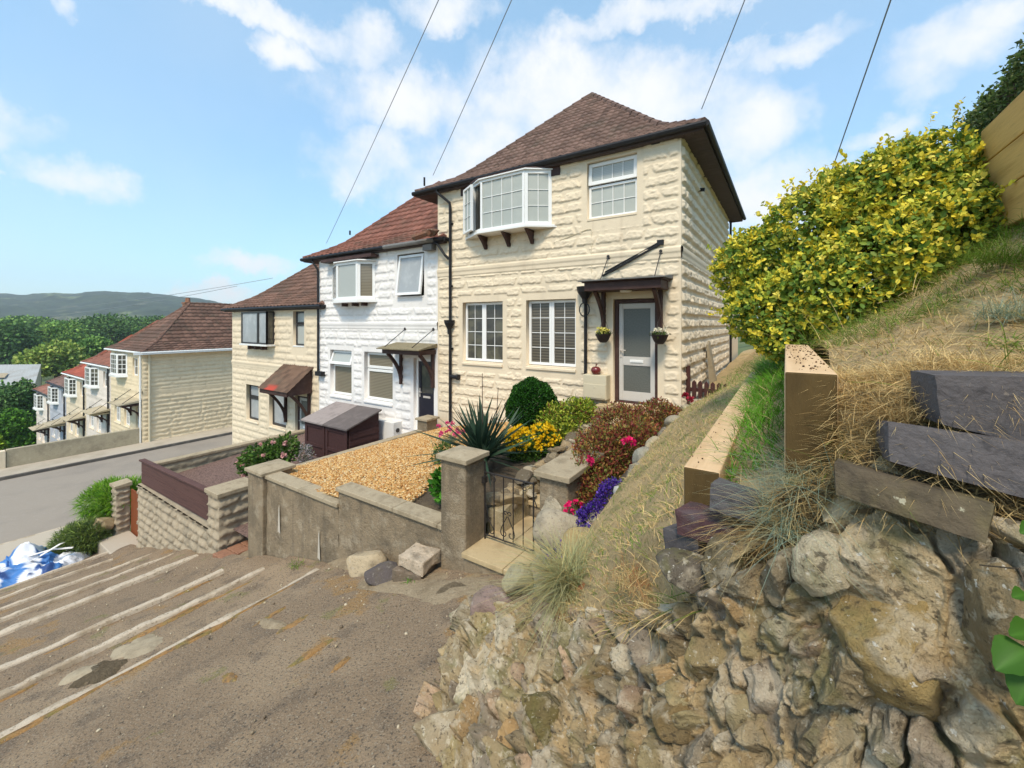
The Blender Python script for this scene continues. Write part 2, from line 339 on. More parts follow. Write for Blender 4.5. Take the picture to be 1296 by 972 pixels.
def hip_roof(xa,xb,ya,yb,ze,rise,tw,ch,seed,cols,step=.060,roll=.040,bell=(.75,.30),detail=True,sides=(1,1,1,1)):
    W=min(xb-xa,yb-ya)/2; q0,s0=bell
    def hz(q): return np.where(q<q0,q*s0,q0*s0+(q-q0)*(rise-q0*s0)/(W-q0))
    L=W*1.4; nc=int(L/ch); r=np.random.default_rng(seed)
    qs=[]
    lift=[];rw=[]
    for i in range(nc):
        for f,l in (((-.09,.45),(-.09,1.),(.45,.5),(.97,.0)) if detail else ((0,1),(.95,0))): qs.append(max(0,(i+f)/nc*W)); lift.append(l*step); rw.append(i)
    qs.append(W); lift.append(0); rw.append(nc-1); qs=np.array(qs); lift=np.array(lift); rw=np.array(rw)
    parts=[]
    for side,(A,Bv,inw,le) in enumerate((((xa,ya),(1,0),(0,1),xb-xa),((xb,ya),(0,1),(-1,0),yb-ya),((xb,yb),(-1,0),(0,-1),xb-xa),((xa,yb),(0,-1),(1,0),yb-ya))):
        if not sides[side]: continue
        fine=detail and side in (0,1); n=int(le/(tw/(5 if fine else 1.01)))+1
        u=np.linspace(0,le,n); U,Q=np.meshgrid(u,qs); Uc=np.clip(U,Q,le-Q)
        row=np.repeat(rw[:,None],n,1)
        rl=roll*np.abs(np.sin(np.pi*U/tw))**.7 if fine else roll*.5*np.sin(2*np.pi*U/tw)
        jit=.006*_h(np.floor(U/tw).astype(int),row,row*0+side,seed)
        X=A[0]+Bv[0]*Uc+inw[0]*Q; Y=A[1]+Bv[1]*Uc+inw[1]*Q
        Z=ze+hz(Q)+lift[:,None]+(rl+jit)*sst(0,.12,np.minimum(Uc-Q,le-Q-Uc)+.03)
        tcol=_h(np.floor(U/tw+.0).astype(int),row,row*0+side,seed+3)
        c=cols[0][None,None]*(1+.30*tcol[...,None]); 
        w2=sst(.1,.5,fbm(np.stack([X*.9,Y*.9,Z*1.3],-1),3,seed))[...,None]; c=c*(1-w2)+cols[1]*(1+.15*tcol[...,None])*w2
        F=grid_faces(*U.shape); Uf=Uc.ravel(); 
        wdt=np.abs(Uf[F[:,1]]-Uf[F[:,0]])+np.abs(Uf[F[:,2]]-Uf[F[:,3]]); F=F[wdt>1e-5]
        parts.append((np.stack([X,Y,Z],-1).reshape(-1,3),F,c.reshape(-1,3)))
    n=0;V=[];F=[];K=[]
    for v,f,c in parts: V.append(v);F.append(f+n);K.append(c);n+=len(v)
    hips=[]
    qq=np.linspace(0,W,14); yr=(ya+W,yb-W)
    for (cx,dx,cyv,dy) in ((xa,1,ya,1),(xb,-1,ya,1),(xb,-1,yb,-1),(xa,1,yb,-1)):
        hips.append([(cx+dx*q,cyv+dy*q,ze+float(hz(np.array(q)))+.02) for q in qq])
    hips.append([((xa+xb)/2,yr[0],ze+rise+.02),((xa+xb)/2,max(yr[1],yr[0]+.1),ze+rise+.02)])
    return np.concatenate(V),np.concatenate(F),np.concatenate(K),hips
def panel(fr,pn,p0,p1,z0,z1,b=.055,dep=.06,cols=1,rows=1,mb=.016,tilt=0.,pane_in=.03):
    """one glazed light from plan point p0 to p1 (outside face on the right-hand side of travel)"""
    p0=np.array((*p0,0.));p1=np.array((*p1,0.)); L=np.linalg.norm(p1-p0); d=(p1-p0)/L; n=np.array((d[1],-d[0],0))
    def P(s,z,q):
        out=q+tilt*(z1-z)
        return p0+d*s+n*out+np.array((0,0,z))
    def bar(s0,s1,a,c,q0,q1,mbx=fr):
        mbx.hexa([P(s0,a,q0),P(s1,a,q0),P(s1,a,q1),P(s0,a,q1),P(s0,c,q0),P(s1,c,q0),P(s1,c,q1),P(s0,c,q1)])
    bar(0,b,z0,z1,0,-dep);bar(L-b,L,z0,z1,0,-dep);bar(b,L-b,z0,z0+b,0,-dep);bar(b,L-b,z1-b,z1,0,-dep)
    for i in range(1,cols):
        s=b+(L-2*b)*i/cols; bar(s-mb/2,s+mb/2,z0+b,z1-b,-.012,-pane_in+.004)
    for j in range(1,rows):
        z=z0+b+(z1-z0-2*b)*j/rows; bar(b,L-b,z-mb/2,z+mb/2,-.0145,-pane_in+.004)
    bar(b-.01,L-b+.01,z0+b-.01,z1-b+.01,-pane_in,-pane_in-.008,pn)
class Win:
    def __init__(s,house,frame='upvc',pane='pane_dark',sillmat=None): s.fr=MB();s.pn={};s.si=MB();s.h=house;s.fm=frame;s.pm=pane;s.sm=sillmat
    def light(s,*a,pane=None,**k):
        pn=s.pn.setdefault(pane or s.pm,MB()); panel(s.fr,pn,*a,**k); return s
    def done(s,label=None,name='window'):
        o=s.fr.build(name,M[s.fm],s.h,bevel=.004)
        if label: o['label']=label
        for k,v in s.pn.items(): v.build('pane',M[k],o)
        if s.si.n: s.si.build('sill',M[s.sm or 'upvc'],o,bevel=.006)
        return o
def bracket(mb,x,y0,z0,z1,reach,w=.075,n=8,inner=True):
    """timber canopy bracket: wall strut, curved brace"""
    mb.box(x-w/2,x+w/2,y0-.09,y0,z0,z1)
    pts=[]
    for i in range(n+1):
        t=i/n; pts.append((x,y0-.05-reach*(t**1.35),z0+.12+(z1-z0-.12)*(t**.75)))
    for p,q in zip(pts[:-1],pts[1:]): mb.beam(p,(q[0],q[1]+(q[1]-p[1])*.08,q[2]+(q[2]-p[2])*.08),w*.9,.085,up=(0,.6,1))
GUT=(.06,)
def shell(name,label,x0,x1,zb,hw,depth,wallmat,wallres,openings,seed,rcols,tile=(.2,.2),gutter='blackpl',soffit='soffit',left_hip=.45,right=.45,rise=2.9,side_relief=True,detail=True,group=None,bands=((2.78,3.0,.035),),facade_kw={},sideres=None,base=-.6,front=.14,below=.735,bell=(.9,.56)):
    """a house of the terrace: x0 (downhill) to x1 (uphill), ground-floor level zb"""
    h=thing(name,label,'house',((x0+x1)/2,0,zb),group)
    mb=[]; w=x1-x0
    # facade
    wall_mesh(mb,(x0,0,zb-below),(1,0,0),(0,-1,0),w,hw+below,[(a,b,c+below,d+below) for a,b,c,d in openings],wallres,seed,bands=[(a+below,b+below,c) for a,b,c in bands],amp=.52,**facade_kw)
    quad(mb,(x0,.001,zb+base-1.2),(x1,.001,zb+base-1.2),(x1,.001,zb-below+.001),(x0,.001,zb-below+.001))
    if side_relief:
        wall_mesh(mb,(x1,0,zb),(0,1,0),(1,0,0),depth,hw,[],sideres or wallres*1.3,seed+9,bands=bands,amp=1.15,lens=(.7,1.6),**{k:v for k,v in facade_kw.items() if k=='course'})
    else: quad(mb,(x1,0,zb),(x1,depth,zb),(x1,depth,zb+hw),(x1,0,zb+hw))
    quad(mb,(x1-.001,0,zb+base-1.5),(x1-.001,depth,zb+base-1.5),(x1-.001,depth,zb),(x1-.001,0,zb))
    quad(mb,(x0,0,zb+base-1.5),(x0,depth,zb+base-1.5),(x0,depth,zb+hw),(x0,0,zb+hw))
    quad(mb,(x0,depth,zb+base),(x1,depth,zb+base),(x1,depth,zb+hw),(x0,depth,zb+hw))
    V,F=join(mb); mk('wall',V,F,M[wallmat],h)
    ze=zb+hw-.04; xa,xb,ya,yb=x0-left_hip,x1+right,-front,depth+.45
    V,F,K,hips=hip_roof(xa,xb,ya,yb,ze,rise,tile[0],tile[1],seed,rcols,detail=detail,bell=bell)
    rf=mk('roof',V,F,M['tile'],h,col=K)
    m=MB()
    rr=np.random.default_rng(seed+77)
    for hp in hips:
        hp=np.array(hp); Ls=np.linalg.norm(np.diff(hp,axis=0),axis=1).sum(); n=max(2,int(Ls/.32))
        tt=np.linspace(0,len(hp)-1,n+1); pts=np.stack([np.interp(tt,np.arange(len(hp)),hp[:,k]) for k in range(3)],1)
        for p,q in zip(pts[:-1],pts[1:]):
            m.tube([p,q+(q-p)*.06],[.085,.065],7,col=rcols[0]*rr.uniform(.75,1.1))
    m.build('hip_tile',M['tile'],rf,colors=True)
    # gutters, fascia, soffit
    g=MB(); r=.055
    g.tube([(xa-.05,ya-.05,ze-.02),(xb+.05,ya-.05,ze-.02)],r,8)
    if right>.1: g.tube([(xb+.05,ya-.05,ze-.02),(xb+.05,yb,ze-.02)],r,8)
    if left_hip>.1: g.tube([(xa-.05,ya-.05,ze-.02),(xa-.05,yb,ze-.02)],r,8)
    g.build('gutter',M[gutter],h)
    s=MB(); f=.02; zf=ze-.10
    s.box(xa,xb,ya-.0,ya+f,zf,ze-.01)
    if right>.1: s.box(xb-f,xb,ya+f,yb,zf,ze-.01)
    if left_hip>.1: s.box(xa,xa+f,ya+f,yb,zf,ze-.01)
    # boarded soffit, with shadow gaps between boards
    def boards(a0,a1,b0,b1,along):
        n=max(1,int((a1-a0)/.16)) if along=='x' else max(1,int((b1-b0)/.16))
        if along=='x':
            for i in range(n): s.box(a0+(a1-a0)*i/n+.004,a0+(a1-a0)*(i+1)/n-.004,b0,b1,zf-.008,zf+.012)
        else:
            for i in range(n): s.box(a0,a1,b0+(b1-b0)*i/n+.004,b0+(b1-b0)*(i+1)/n-.004,zf-.008,zf+.012)
    boards(xa+f,xb-f,ya+f,-.002,'x')
    if right>.1: boards(x1+.002,xb-f,0,yb,'y')
    if left_hip>.1: boards(xa+f,x0-.002,0,yb,'y')
    s.build('soffit',M[soffit],h)
    h['_ze']=ze
    return h,rf,ze
RC1=(lin(122,98,88)*.8,lin(106,90,80)*.78); RC2=(lin(138,92,78)*.8,lin(114,84,72)*.8); RC3=(lin(124,94,80)*.8,lin(108,84,72)*.78)
# ================================================================== house 1 (cream, nearest)
ops1=[(6.06-5.21,6.06-3.98,.62,2.10),(6.06-3.33,6.06-2.10,.62,2.10),(6.06-1.85,6.06-.81,3.72,4.90),(6.06-1.29,6.06-.42,.0,2.06)]
h1,rf1,ze1=shell(
    'terraced_house','large cream rock-faced end house with frosted white front door, nearest the camera',-6.06,0.,0.,5.12,7.3,'cream',.0165,ops1,11,RC1,tile=(.17,.20),sideres=.022,left_hip=.68,right=.40,rise=3.2)
def gf_window(h,x0,x1,z0,z1,yi,spec,frame='upvc',pane='pane_dark',sill=True,sx=.0,label=None,silln='smooth'):
    w=Win(h,frame,pane,silln)
    for a in spec: 
        a=dict(a); pos=a.pop('r'); w.light((pos[0],yi),(pos[1],yi),pos[2],pos[3],**a)
    if sill:
        w.si.hexa([(x0+.002,yi,z0-.06),(x1-.002,yi,z0-.06),(x1-.002,-.035,z0-.08),(x0+.002,-.035,z0-.08),(x0+.002,yi,z0+.008),(x1-.002,yi,z0+.008),(x1-.002,-.035,z0-.03),(x0+.002,-.035,z0-.03)][:4][::1]+[(x0+.002,yi,z0+.012),(x1-.002,yi,z0+.012),(x1-.002,-.035,z0-.03),(x0+.002,-.035,z0-.03)])
    return w.done(label)
def two_light(x0,x1,z0,z1,cols=2,rows=4):
    m=(x0+x1)/2-.02
    return [dict(r=(x0,m,z0,z1),cols=cols,rows=rows,b=.06),dict(r=(m+.002,x1,z0,z1),cols=cols,rows=rows,b=.06)]
gf_window(h1,-5.21,-3.98,.62,2.10,.11,two_light(-5.20,-3.99,.64,2.09))
gf_window(h1,-3.33,-2.10,.62,2.10,.11,two_light(-3.32,-2.11,.64,2.09),pane='pane_brownblind')
w=Win(h1,'upvc','pane_blind','smooth')
w.light((-1.84,.09),(-.82,.09),3.74,4.42,cols=4,rows=2,b=.05); w.light((-1.84,.075),(-.82,.075),4.44,4.89,cols=4,rows=1,b=.075,tilt=.06,pane='pane_slatpale')
w.si.box(-1.845,-.815,-.012,.1,3.69,3.736); w.done()
w=Win(h1,'upvc','pane_blind')
w.light((-4.37,-.36),(-3.16,-.36),3.73,4.92,cols=4,rows=3,b=.055); w.light((-3.15,-.36),(-2.66,-.02),3.73,4.92,cols=2,rows=3,b=.075)
w.light((-5.02,-.02),(-4.72,-.175),3.73,4.92,cols=1,rows=1,b=.045,pane='pane_dark'); w.light((-5.06,-.16),(-4.60,-.42),3.77,4.86,cols=2,rows=3,b=.05)
w.fr.hexa([(-4.74,-.17,3.73),(-4.37,-.36,3.73),(-4.37,-.30,3.73),(-4.74,-.11,3.73),(-4.74,-.17,3.80),(-4.37,-.36,3.80),(-4.37,-.30,3.80),(-4.74,-.11,3.80)])
w.fr.hexa([(-4.74,-.17,4.86),(-4.37,-.36,4.86),(-4.37,-.30,4.86),(-4.74,-.11,4.86),(-4.74,-.17,4.92),(-4.37,-.36,4.92),(-4.37,-.30,4.92),(-4.74,-.11,4.92)])
w.pn.setdefault('pane_dark',MB()).hexa([(-4.74,-.10,3.8),(-4.37,-.29,3.8),(-4.37,-.28,3.8),(-4.74,-.09,3.8),(-4.74,-.10,4.86),(-4.37,-.29,4.86),(-4.37,-.28,4.86),(-4.74,-.09,4.86)])
P=[(-5.12,.0),(-4.42,-.42),(-3.10,-.42),(-2.55,.0)]
w.si.add([(x,y,3.665) for x,y in P]+[(x,y,3.725) for x,y in P],[(3,2,1,0),(4,5,6,7),(0,1,5,4),(1,2,6,5),(2,3,7,6)])
P=[(-5.08,-.004),(-4.40,-.40),(-3.12,-.40),(-2.60,-.004)]
w.si.add([(x,y,4.922) for x,y in P]+[(x,y,4.952) for x,y in P],[(3,2,1,0),(4,5,6,7),(0,1,5,4),(1,2,6,5),(2,3,7,6)])
bw=w.done('bay window with its left casement open',name='bay_window')
m=MB(); P=[(-5.2,-.006),(-4.5,-.34),(-3.2,-.34),(-2.5,-.006)]
m.add([(x,y,4.954) for x,y in P]+[(x,y,5.0) for x,y in P],[(3,2,1,0),(4,5,6,7),(0,1,5,4),(1,2,6,5),(2,3,7,6)])
m.box(-5.25,-2.46,-.03,-.004,4.78,5.0); m.build('bay_head_board',M['brownwood'],h1)
for x in (-4.45,-3.78,-3.15):
    m=MB(); m.add([(x-.035,-.0,3.66),(x+.035,-.0,3.66),(x+.035,-.33,3.66),(x-.035,-.33,3.66),(x-.035,0,3.36),(x+.035,0,3.36),(x+.035,-.06,3.36),(x-.035,-.06,3.36),(x-.035,-.16,3.5),(x+.035,-.16,3.5)],
        [(0,3,2,1),(4,5,6,7),(0,1,5,4),(3,8,9,2),(8,7,6,9),(0,4,7,8),(0,8,3),(1,9,6,5),(1,2,9)]); m.build('bracket',M['brownwood'],h1,bevel=.006)
# door
def door(h,x0,x1,z0,z1,yi,leaf,frame,kind):
    fr=MB(); fr.box(x0,x0+.075,yi-.03,yi+.06,z0,z1);fr.box(x1-.06,x1,yi-.03,yi+.06,z0,z1);fr.box(x0+.075,x1-.06,yi-.03,yi+.06,z1-.075,z1);fr.box(x0+.0755,x1-.0605,yi-.05,yi+.06,z0-.02,z0+.035)
    f=fr.build('door_frame',M[frame],h,bevel=.005)
    a,b=x0+.08,x1-.065; zt=z1-.08; zb=z0+.04; d=MB(); pn=MB(); lb=MB(); y0,y1=yi,yi+.045
    s=.07
    if kind==1:
        zs=[(zb+.17,zb+.72),(zb+.86,zt-.085)]
    elif kind==2: zs=[(zb+.95,zt-.1)]
    d.box(a,a+s,y0,y1,zb,zt);d.box(b-s,b,y0,y1,zb,zt)
    rails=[zb]+[v for z in zs for v in z]+[zt]
    for i in range(0,len(rails),2): d.box(a+s,b-s,y0+.002,y1,rails[i],rails[i+1])
    for (p,q) in zs:
        pn.box(a+s,b-s,y0+.02,y0+.03,p,q)
        for (u0,u1,v0,v1) in ((a+s,a+s+.018,p,q),(b-s-.018,b-s,p,q),(a+s+.018,b-s-.018,p,p+.018),(a+s+.018,b-s-.018,q-.018,q)): d.box(u0,u1,y0+.0045,y0+.02,v0,v1)
    o=d.build('door',M[leaf],h,bevel=.004)
    pn.build('pane',M['pane_frost' if kind==1 else 'pane_dark'],o)
    lz=zb+.79 if kind==1 else zb+.87
    lb.box((a+b)/2-.13,(a+b)/2+.13,y0-.012,y0+.001,lz-.028,lz+.028); lb.box((a+b)/2-.105,(a+b)/2+.105,y0-.018,y0-.012,lz-.016,lz+.016); lb.build('letterbox',M['metalgrey' if kind==2 else 'upvc'],o)
    k=MB(); k.box(a+.025,a+.06,y0-.014,y0,zb+.86,zb+1.10); k.tube([(a+.042,y0-.014,zb+1.0),(a+.042,y0-.055,zb+1.0),(a+.15,y0-.055,zb+1.0)],.011,8); k.build('handle',M['metalgrey'],o)
    return o
door(h1,-1.28,-.43,.0,2.05,.10,'doorwhite','brownwood',1)
m=MB(); m.box(-1.5,-.25,-.42,-.002,-.16,-.012); m.build('door_step',M['slab'],h1,bevel=.01)
# canopy
cn=MB(); cn.box(-1.66,-.22,-.58,-.002,2.20,2.355); cn.box(-1.70,-.18,-.62,-.002,2.357,2.375); can=cn.build('door_canopy',M['brownwood'],h1,bevel=.006)
m=MB(); m.hexa([(-1.74,-.68,2.377),(-.14,-.68,2.377),(-.14,-.003,2.40),(-1.74,-.003,2.40),(-1.74,-.68,2.40),(-.14,-.68,2.40),(-.14,-.003,2.475),(-1.74,-.003,2.475)]); m.build('canopy_roof',M['lead'],can,bevel=.004)
for x in (-1.47,-.36):
    m=MB(); bracket(m,x,-.002,1.42,2.199,.44); m.build('bracket',M['brownwood'],can,bevel=.008)
for (x,z) in ((-1.376,2.92),(-.353,2.93)):
    m=MB(); m.tube([(x-.02,-.40,2.43),(x,-.03,z)],.009,6); m.build('tie_rod',M['iron'],can)
    m=MB(); m.tube([(x,-.002,z),(x,-.03,z)],.055,12); m.tube([(x,-.03,z),(x,-.05,z)],.03,10); m.build('rosette',M['iron'],can)
m=MB(); m.beam((-1.50,-.035,2.535),(-.34,-.035,3.07),.055,.035,up=(0,0,1)); m.beam((-1.45,-.02,2.61),(-.36,-.02,3.11),.03,.03); m.beam((-.42,-.03,3.09),(-.30,-.03,3.09),.07,.10); m.build('canopy_flashing',M['blackpl'],can,bevel=.006)
m=MB(); m.lathe(-.93,-.3,[(.0,2.165),(.09,2.165),(.11,2.185),(.11,2.199),(.0,2.199)],16); m.build('canopy_light',M['whitebox'],can,smooth=False)
# rain goods
m=MB(); m.tube([(-5.92,-.18,5.03),(-5.92,-.18,4.96),(-5.58,-.075,4.66),(-5.565,-.07,4.55),(-5.565,-.07,-.95)],.036,9)
for z in (.9,2.5,4.1): m.box(-5.62,-5.51,-.05,-.0,z,z+.05)
m.build('drainpipe',M['blackpl'],h1,smooth=False)
m=MB(); m.lathe(-5.565,-.10,[(.0,1.30),(.045,1.30),(.05,1.42),(.13,1.58),(.14,1.66),(.0,1.66)],12); m.build('hopper_head',M['blackpl'],h1)
m=MB(); m.tube([(-5.565,-.07,.22),(-5.30,-.09,.22)],.05,9); m.tube([(-5.32,-.09,.22),(-5.26,-.09,.22)],.07,10); m.build('waste_pipe',M['blackpl'],h1)
m=MB(); m.tube([(-6.06,-.2,3.72),(-5.9,-.18,3.62),(-5.68,-.14,3.32),(-5.6,-.08,3.22)],.036,8); m.build('drainpipe_offset',M['blackpl'],h1)
m=MB(); m.tube([(-1.85,-.07,2.1),(-1.85,-.07,.1)],.034,9); m.lathe(-1.85,-.11,[(.0,1.98),(.05,1.98),(.06,2.08),(.15,2.22),(.17,2.33),(.0,2.33)],12); m.build('drainpipe',M['blackpl'],h1)
m=MB()
for k in range(18):
    a=2*math.pi*k/18; b=2*math.pi*(k+1)/18; m.beam((-1.85+.11*math.cos(a),-.13,1.86+.14*math.sin(a)),(-1.85+.11*math.cos(b),-.13,1.86+.14*math.sin(b)),.018,.02,up=(0,1,0))
m.beam((-1.85,-.13,1.72),(-1.85,-.13,2.0),.015,.015,up=(0,1,0)); m.build('pipe_bracket_ring',M['iron'],h1)
m=MB(); m.tube([(.06,7.55,5.0),(.06,7.55,.1)],.036,8); m.build('drainpipe',M['blackpl'],h1)
m=MB(); m.box(-.60,-.30,-.03,-.001,4.93,5.07); vb=m.build('vent_surround',M['smooth'],h1,bevel=.006); m=MB(); m.box(-.53,-.37,-.036,-.0301,4.955,5.045)
for i in range(4): m.box(-.525,-.375,-.045,-.0365,4.96+i*.021,4.968+i*.021)
m.build('vent_grille',M['iron'],vb)
m=MB(); m.tube([(-2.62,-.012,3.33),(-1.86,-.012,3.52),(-1.76,-.012,3.52),(-1.745,-.012,3.50),(-1.745,-.012,2.48)],.007,5); m.build('wall_cable',M['meter'],h1)
m=MB(); m.tube([(.0,1.7,4.48),(.14,1.7,4.46)],.04,8); m.build('overflow_pipe',M['blackpl'],h1)
# meter box with lower hatch
m=MB(); m.box(-1.83,-1.34,-.24,-.002,.06,.545); mbx=m.build('meter_box',M['meter'],h1,bevel=.012); m=MB(); m.box(-1.81,-1.36,-.252,-.241,.09,.36); m.tube([(-1.585,-.253,.30),(-1.585,-.262,.30)],.012,8); m.build('meter_door',M['meter'],mbx,bevel=.004)
m=MB(); m.box(-1.74,-1.36,-.12,-.003,-.32,.058); m.box(-1.58,-1.42,-.135,-.121,-.2,-.02); m.build('plinth_box',M['oldwall'],h1,bevel=.01)
# rear extension
m=MB(); m.box(-4,-.02,7.3,11.0,-.5,4.2); m.build('rear_extension',M['cream'],h1)
m=MB(); m.hexa([(-4.3,7.2,4.2),(.38,7.2,4.2),(.38,11.4,4.2),(-4.3,11.4,4.2),(-4.3,7.2,4.3),(.3,7.2,4.36),(.3,11.4,4.36),(-4.3,11.4,4.3)]); m.build('rear_roof',M['soffit'],h1)
# roof finial / aerial stub at the lower left corner
m=MB(); m.tube([(-6.35,-.2,5.2),(-6.35,-.2,5.42)],.025,8); m.build('roof_stub',M['blackpl'],h1)
# ================================================================== house 2 (white)
Z2=-1.38
ops2=[(11.47-10.84,11.47-9.72,.64,2.10),(11.47-9.10,11.47-7.82,.64,2.10),(11.47-7.62,11.47-6.56,3.70,4.90),(11.47-6.97,11.47-6.2,.03,2.0)]
h2,rf2,ze2=shell('terraced_house','white rock-faced middle house with rust-red tiled roof and dark front door',-11.47,-6.065,Z2,5.18,7.3,'white_r',.025,ops2,23,RC2,tile=(.24,.27),right=.34,left_hip=.7,side_relief=False,rise=2.9)
gf_window(h2,-10.84,-9.72,Z2+.64,Z2+2.1,.11,[dict(r=(-10.83,-9.73,Z2+.66,Z2+1.63),b=.07,pane='pane_slat'),dict(r=(-10.83,-9.73,Z2+1.65,Z2+2.09),b=.075,pane='pane_slatpale',tilt=.35)],label='window with its top light open',silln='white_r')
gf_window(h2,-9.10,-7.82,Z2+.64,Z2+2.1,.11,[dict(r=(-9.09,-7.83,Z2+.66,Z2+1.58),b=.075,pane='pane_slat'),dict(r=(-9.09,-7.83,Z2+1.6,Z2+2.09),b=.08,pane='pane_slat')],silln='white_r')
w=Win(h2,'upvc','pane_net','white_r'); w.light((-7.58,.02),(-6.60,.02),Z2+3.74,Z2+4.86,b=.07,tilt=.13); w.si.box(-7.61,-6.57,-.012,.1,Z2+3.67,Z2+3.71); w.done('window tilted open')
w=Win(h2,'upvc','pane_blind'); zb,zt=Z2+3.68,Z2+4.80
w.light((-9.97,-.36),(-8.95,-.36),zb,zt,b=.075,pane='pane_slatpale'); w.light((-8.94,-.36),(-8.56,-.02),zb,zt,b=.085,pane='pane_slat'); w.light((-10.70,-.03),(-9.98,-.35),zb,zt,b=.06,pane='pane_dark')
P=[(-10.7,.0),(-10.03,-.42),(-8.88,-.42),(-8.42,.0)]
w.si.add([(x,y,zb-.10) for x,y in P]+[(x,y,zb-.005) for x,y in P],[(3,2,1,0),(4,5,6,7),(0,1,5,4),(1,2,6,5),(2,3,7,6)])
w.si.add([(x,y,zt+.005) for x,y in P]+[(x,y,zt+.04) for x,y in P],[(3,2,1,0),(4,5,6,7),(0,1,5,4),(1,2,6,5),(2,3,7,6)]); w.done(name='bay_window')
for x in (-9.9,-9.4,-8.95):
    m=MB(); m.box(x-.04,x+.04,-.2,0,zb-.2,zb-.101); m.build('bracket',M['brownwood'],h2)
m=MB(); m.box(-10.9,-8.4,-.3,-.004,Z2+4.9,Z2+4.99); m.build('bay_head_board',M['brownwood'],h2)
door(h2,-6.96,-6.21,Z2+.03,Z2+1.99,.12,'doornavy','upvc',2)
cn=MB(); cn.box(-7.55,-6.12,-.60,-.002,Z2+2.14,Z2+2.26); can=cn.build('door_canopy',M['brownwood'],h2,bevel=.006)
V,F,K=[],[],[]
m=MB(); m.hexa([(-7.66,-.70,Z2+2.262),(-6.04,-.70,Z2+2.262),(-6.07,-.003,Z2+2.33),(-7.66,-.003,Z2+2.33),(-7.66,-.70,Z2+2.29),(-6.04,-.70,Z2+2.29),(-6.07,-.003,Z2+2.42),(-7.66,-.003,Z2+2.42)]); m.build('canopy_roof',M['mossroof'],can)
for x in (-7.42,-6.2):
    m=MB(); bracket(m,x,-.002,Z2+1.25,Z2+2.139,.46); m.build('bracket',M['brownwood'],can,bevel=.008)
for x,x2 in ((-7.5,-7.29),(-6.45,-6.20)):
    m=MB(); m.tube([(x,-.55,Z2+2.32),(x2,-.0,Z2+2.80)],.011,6); m.tube([(x2,-.0,Z2+2.80),(x2,-.03,Z2+2.80)],.04,8); m.build('tie_rod',M['iron'],can)
m=MB(); m.tube([(-11.6,-.18,ze2-.03),(-11.6,-.18,ze2-.1),(-11.43,-.08,ze2-.38),(-11.42,-.07,ze2-.5),(-11.42,-.07,Z2+1.3)],.036,8); m.box(-11.46,-11.1,-.16,-.0,Z2+1.22,Z2+1.36); m.build('drainpipe',M['blackpl'],h2)
m=MB(); m.box(-8.1,-7.42,-.32,-.002,Z2-.4,Z2+.21); mm=m.build('meter_box',M['whitebox'],h2,bevel=.012); m=MB(); m.tube([(-7.42,-.17,Z2-.02),(-7.40,-.17,Z2-.02)],.06,12); m.build('flue_cover',M['iron'],mm)
m=MB(); m.tube([(-7.95,-.20,ze2-.02),(-6.0,-.20,ze2-.02)],.064,8); m.box(-6.42,-6.1,-.20,-.02,ze2-.26,ze2-.11); m.build('grey_gutter_length',M['lead'],h2)
m=MB(); V_,F_=rock(5,(.5,.3,.2),.4); m.add(V_+np.array((-6.0,-.35,ze2+.12)),F_,col=lin(110,80,65)); m.tube([(-6.5,-.42,ze2+.06),(-5.9,-.5,ze2+.1)],[.09,.07],7,col=lin(130,90,70)); m.build('broken_hip_end',M['stone'],h2,colors=True)
m=MB(); m.tube([(-11.5,1.2,ze2+1.0),(-11.5,1.2,ze2+1.15)],.03,6); m.build('roof_stub',M['blackpl'],h2)
# ================================================================== house 3 (cream, dark window frames)
Z3=-2.95
ops3=[(17.77-16.55,17.77-15.55,.66,2.08),(17.77-14.75,17.77-13.55,.66,2.02),(17.77-13.08,17.77-12.37,3.72,4.95),(17.77-12.95,17.77-12.05,.03,1.98)]
h3,rf3,ze3=shell('terraced_house','cream lower house with dark window frames and a tiled lean-to porch hood',-17.77,-11.475,Z3,5.15,7.3,'cream2',.034,ops3,37,RC3,tile=(.25,.25),right=.34,side_relief=False,rise=2.9)
gf_window(h3,-16.55,-15.55,Z3+.66,Z3+2.08,.12,[dict(r=(-16.54,-15.56,Z3+.68,Z3+1.55),b=.07,pane='pane_net'),dict(r=(-16.54,-15.56,Z3+1.57,Z3+2.07),b=.07,pane='pane_net')],frame='darkfr')
gf_window(h3,-14.75,-13.55,Z3+.66,Z3+2.02,.12,[dict(r=(-14.74,-13.56,Z3+.68,Z3+2.0),b=.08,pane='pane_net')],frame='darkfr')
w=Win(h3,'darkfr','pane_net'); w.light((-13.07,.1),(-12.38,.1),Z3+3.74,Z3+4.5,b=.06,pane='pane_slatpale'); w.light((-13.07,.1),(-12.38,.1),Z3+4.52,Z3+4.94,b=.06,pane='pane_slatpale'); w.si.box(-13.075,-12.375,-.012,.1,Z3+3.69,Z3+3.735); w.done()
w=Win(h3,'darkfr','pane_net'); zb,zt=Z3+3.74,Z3+4.97
w.light((-16.3,-.3),(-15.0,-.3),zb,zt,b=.06); w.light((-14.99,-.3),(-14.33,-.3),zb,zt,b=.06); w.light((-14.33,-.3),(-14.33,-.0),zb,zt,b=.05,pane='pane_dark')
w.si.box(-16.35,-14.28,-.35,-.0,zb-.07,zb-.003); w.done(name='bay_window')
for x in (-15.9,-15.4,-14.9):
    m=MB(); m.box(x-.05,x+.05,-.22,0,zb-.22,zb-.071); m.build('bracket',M['brownwood'],h3)
door(h3,-12.94,-12.06,Z3+.03,Z3+1.97,.12,'doorwhite','brownwood',1)
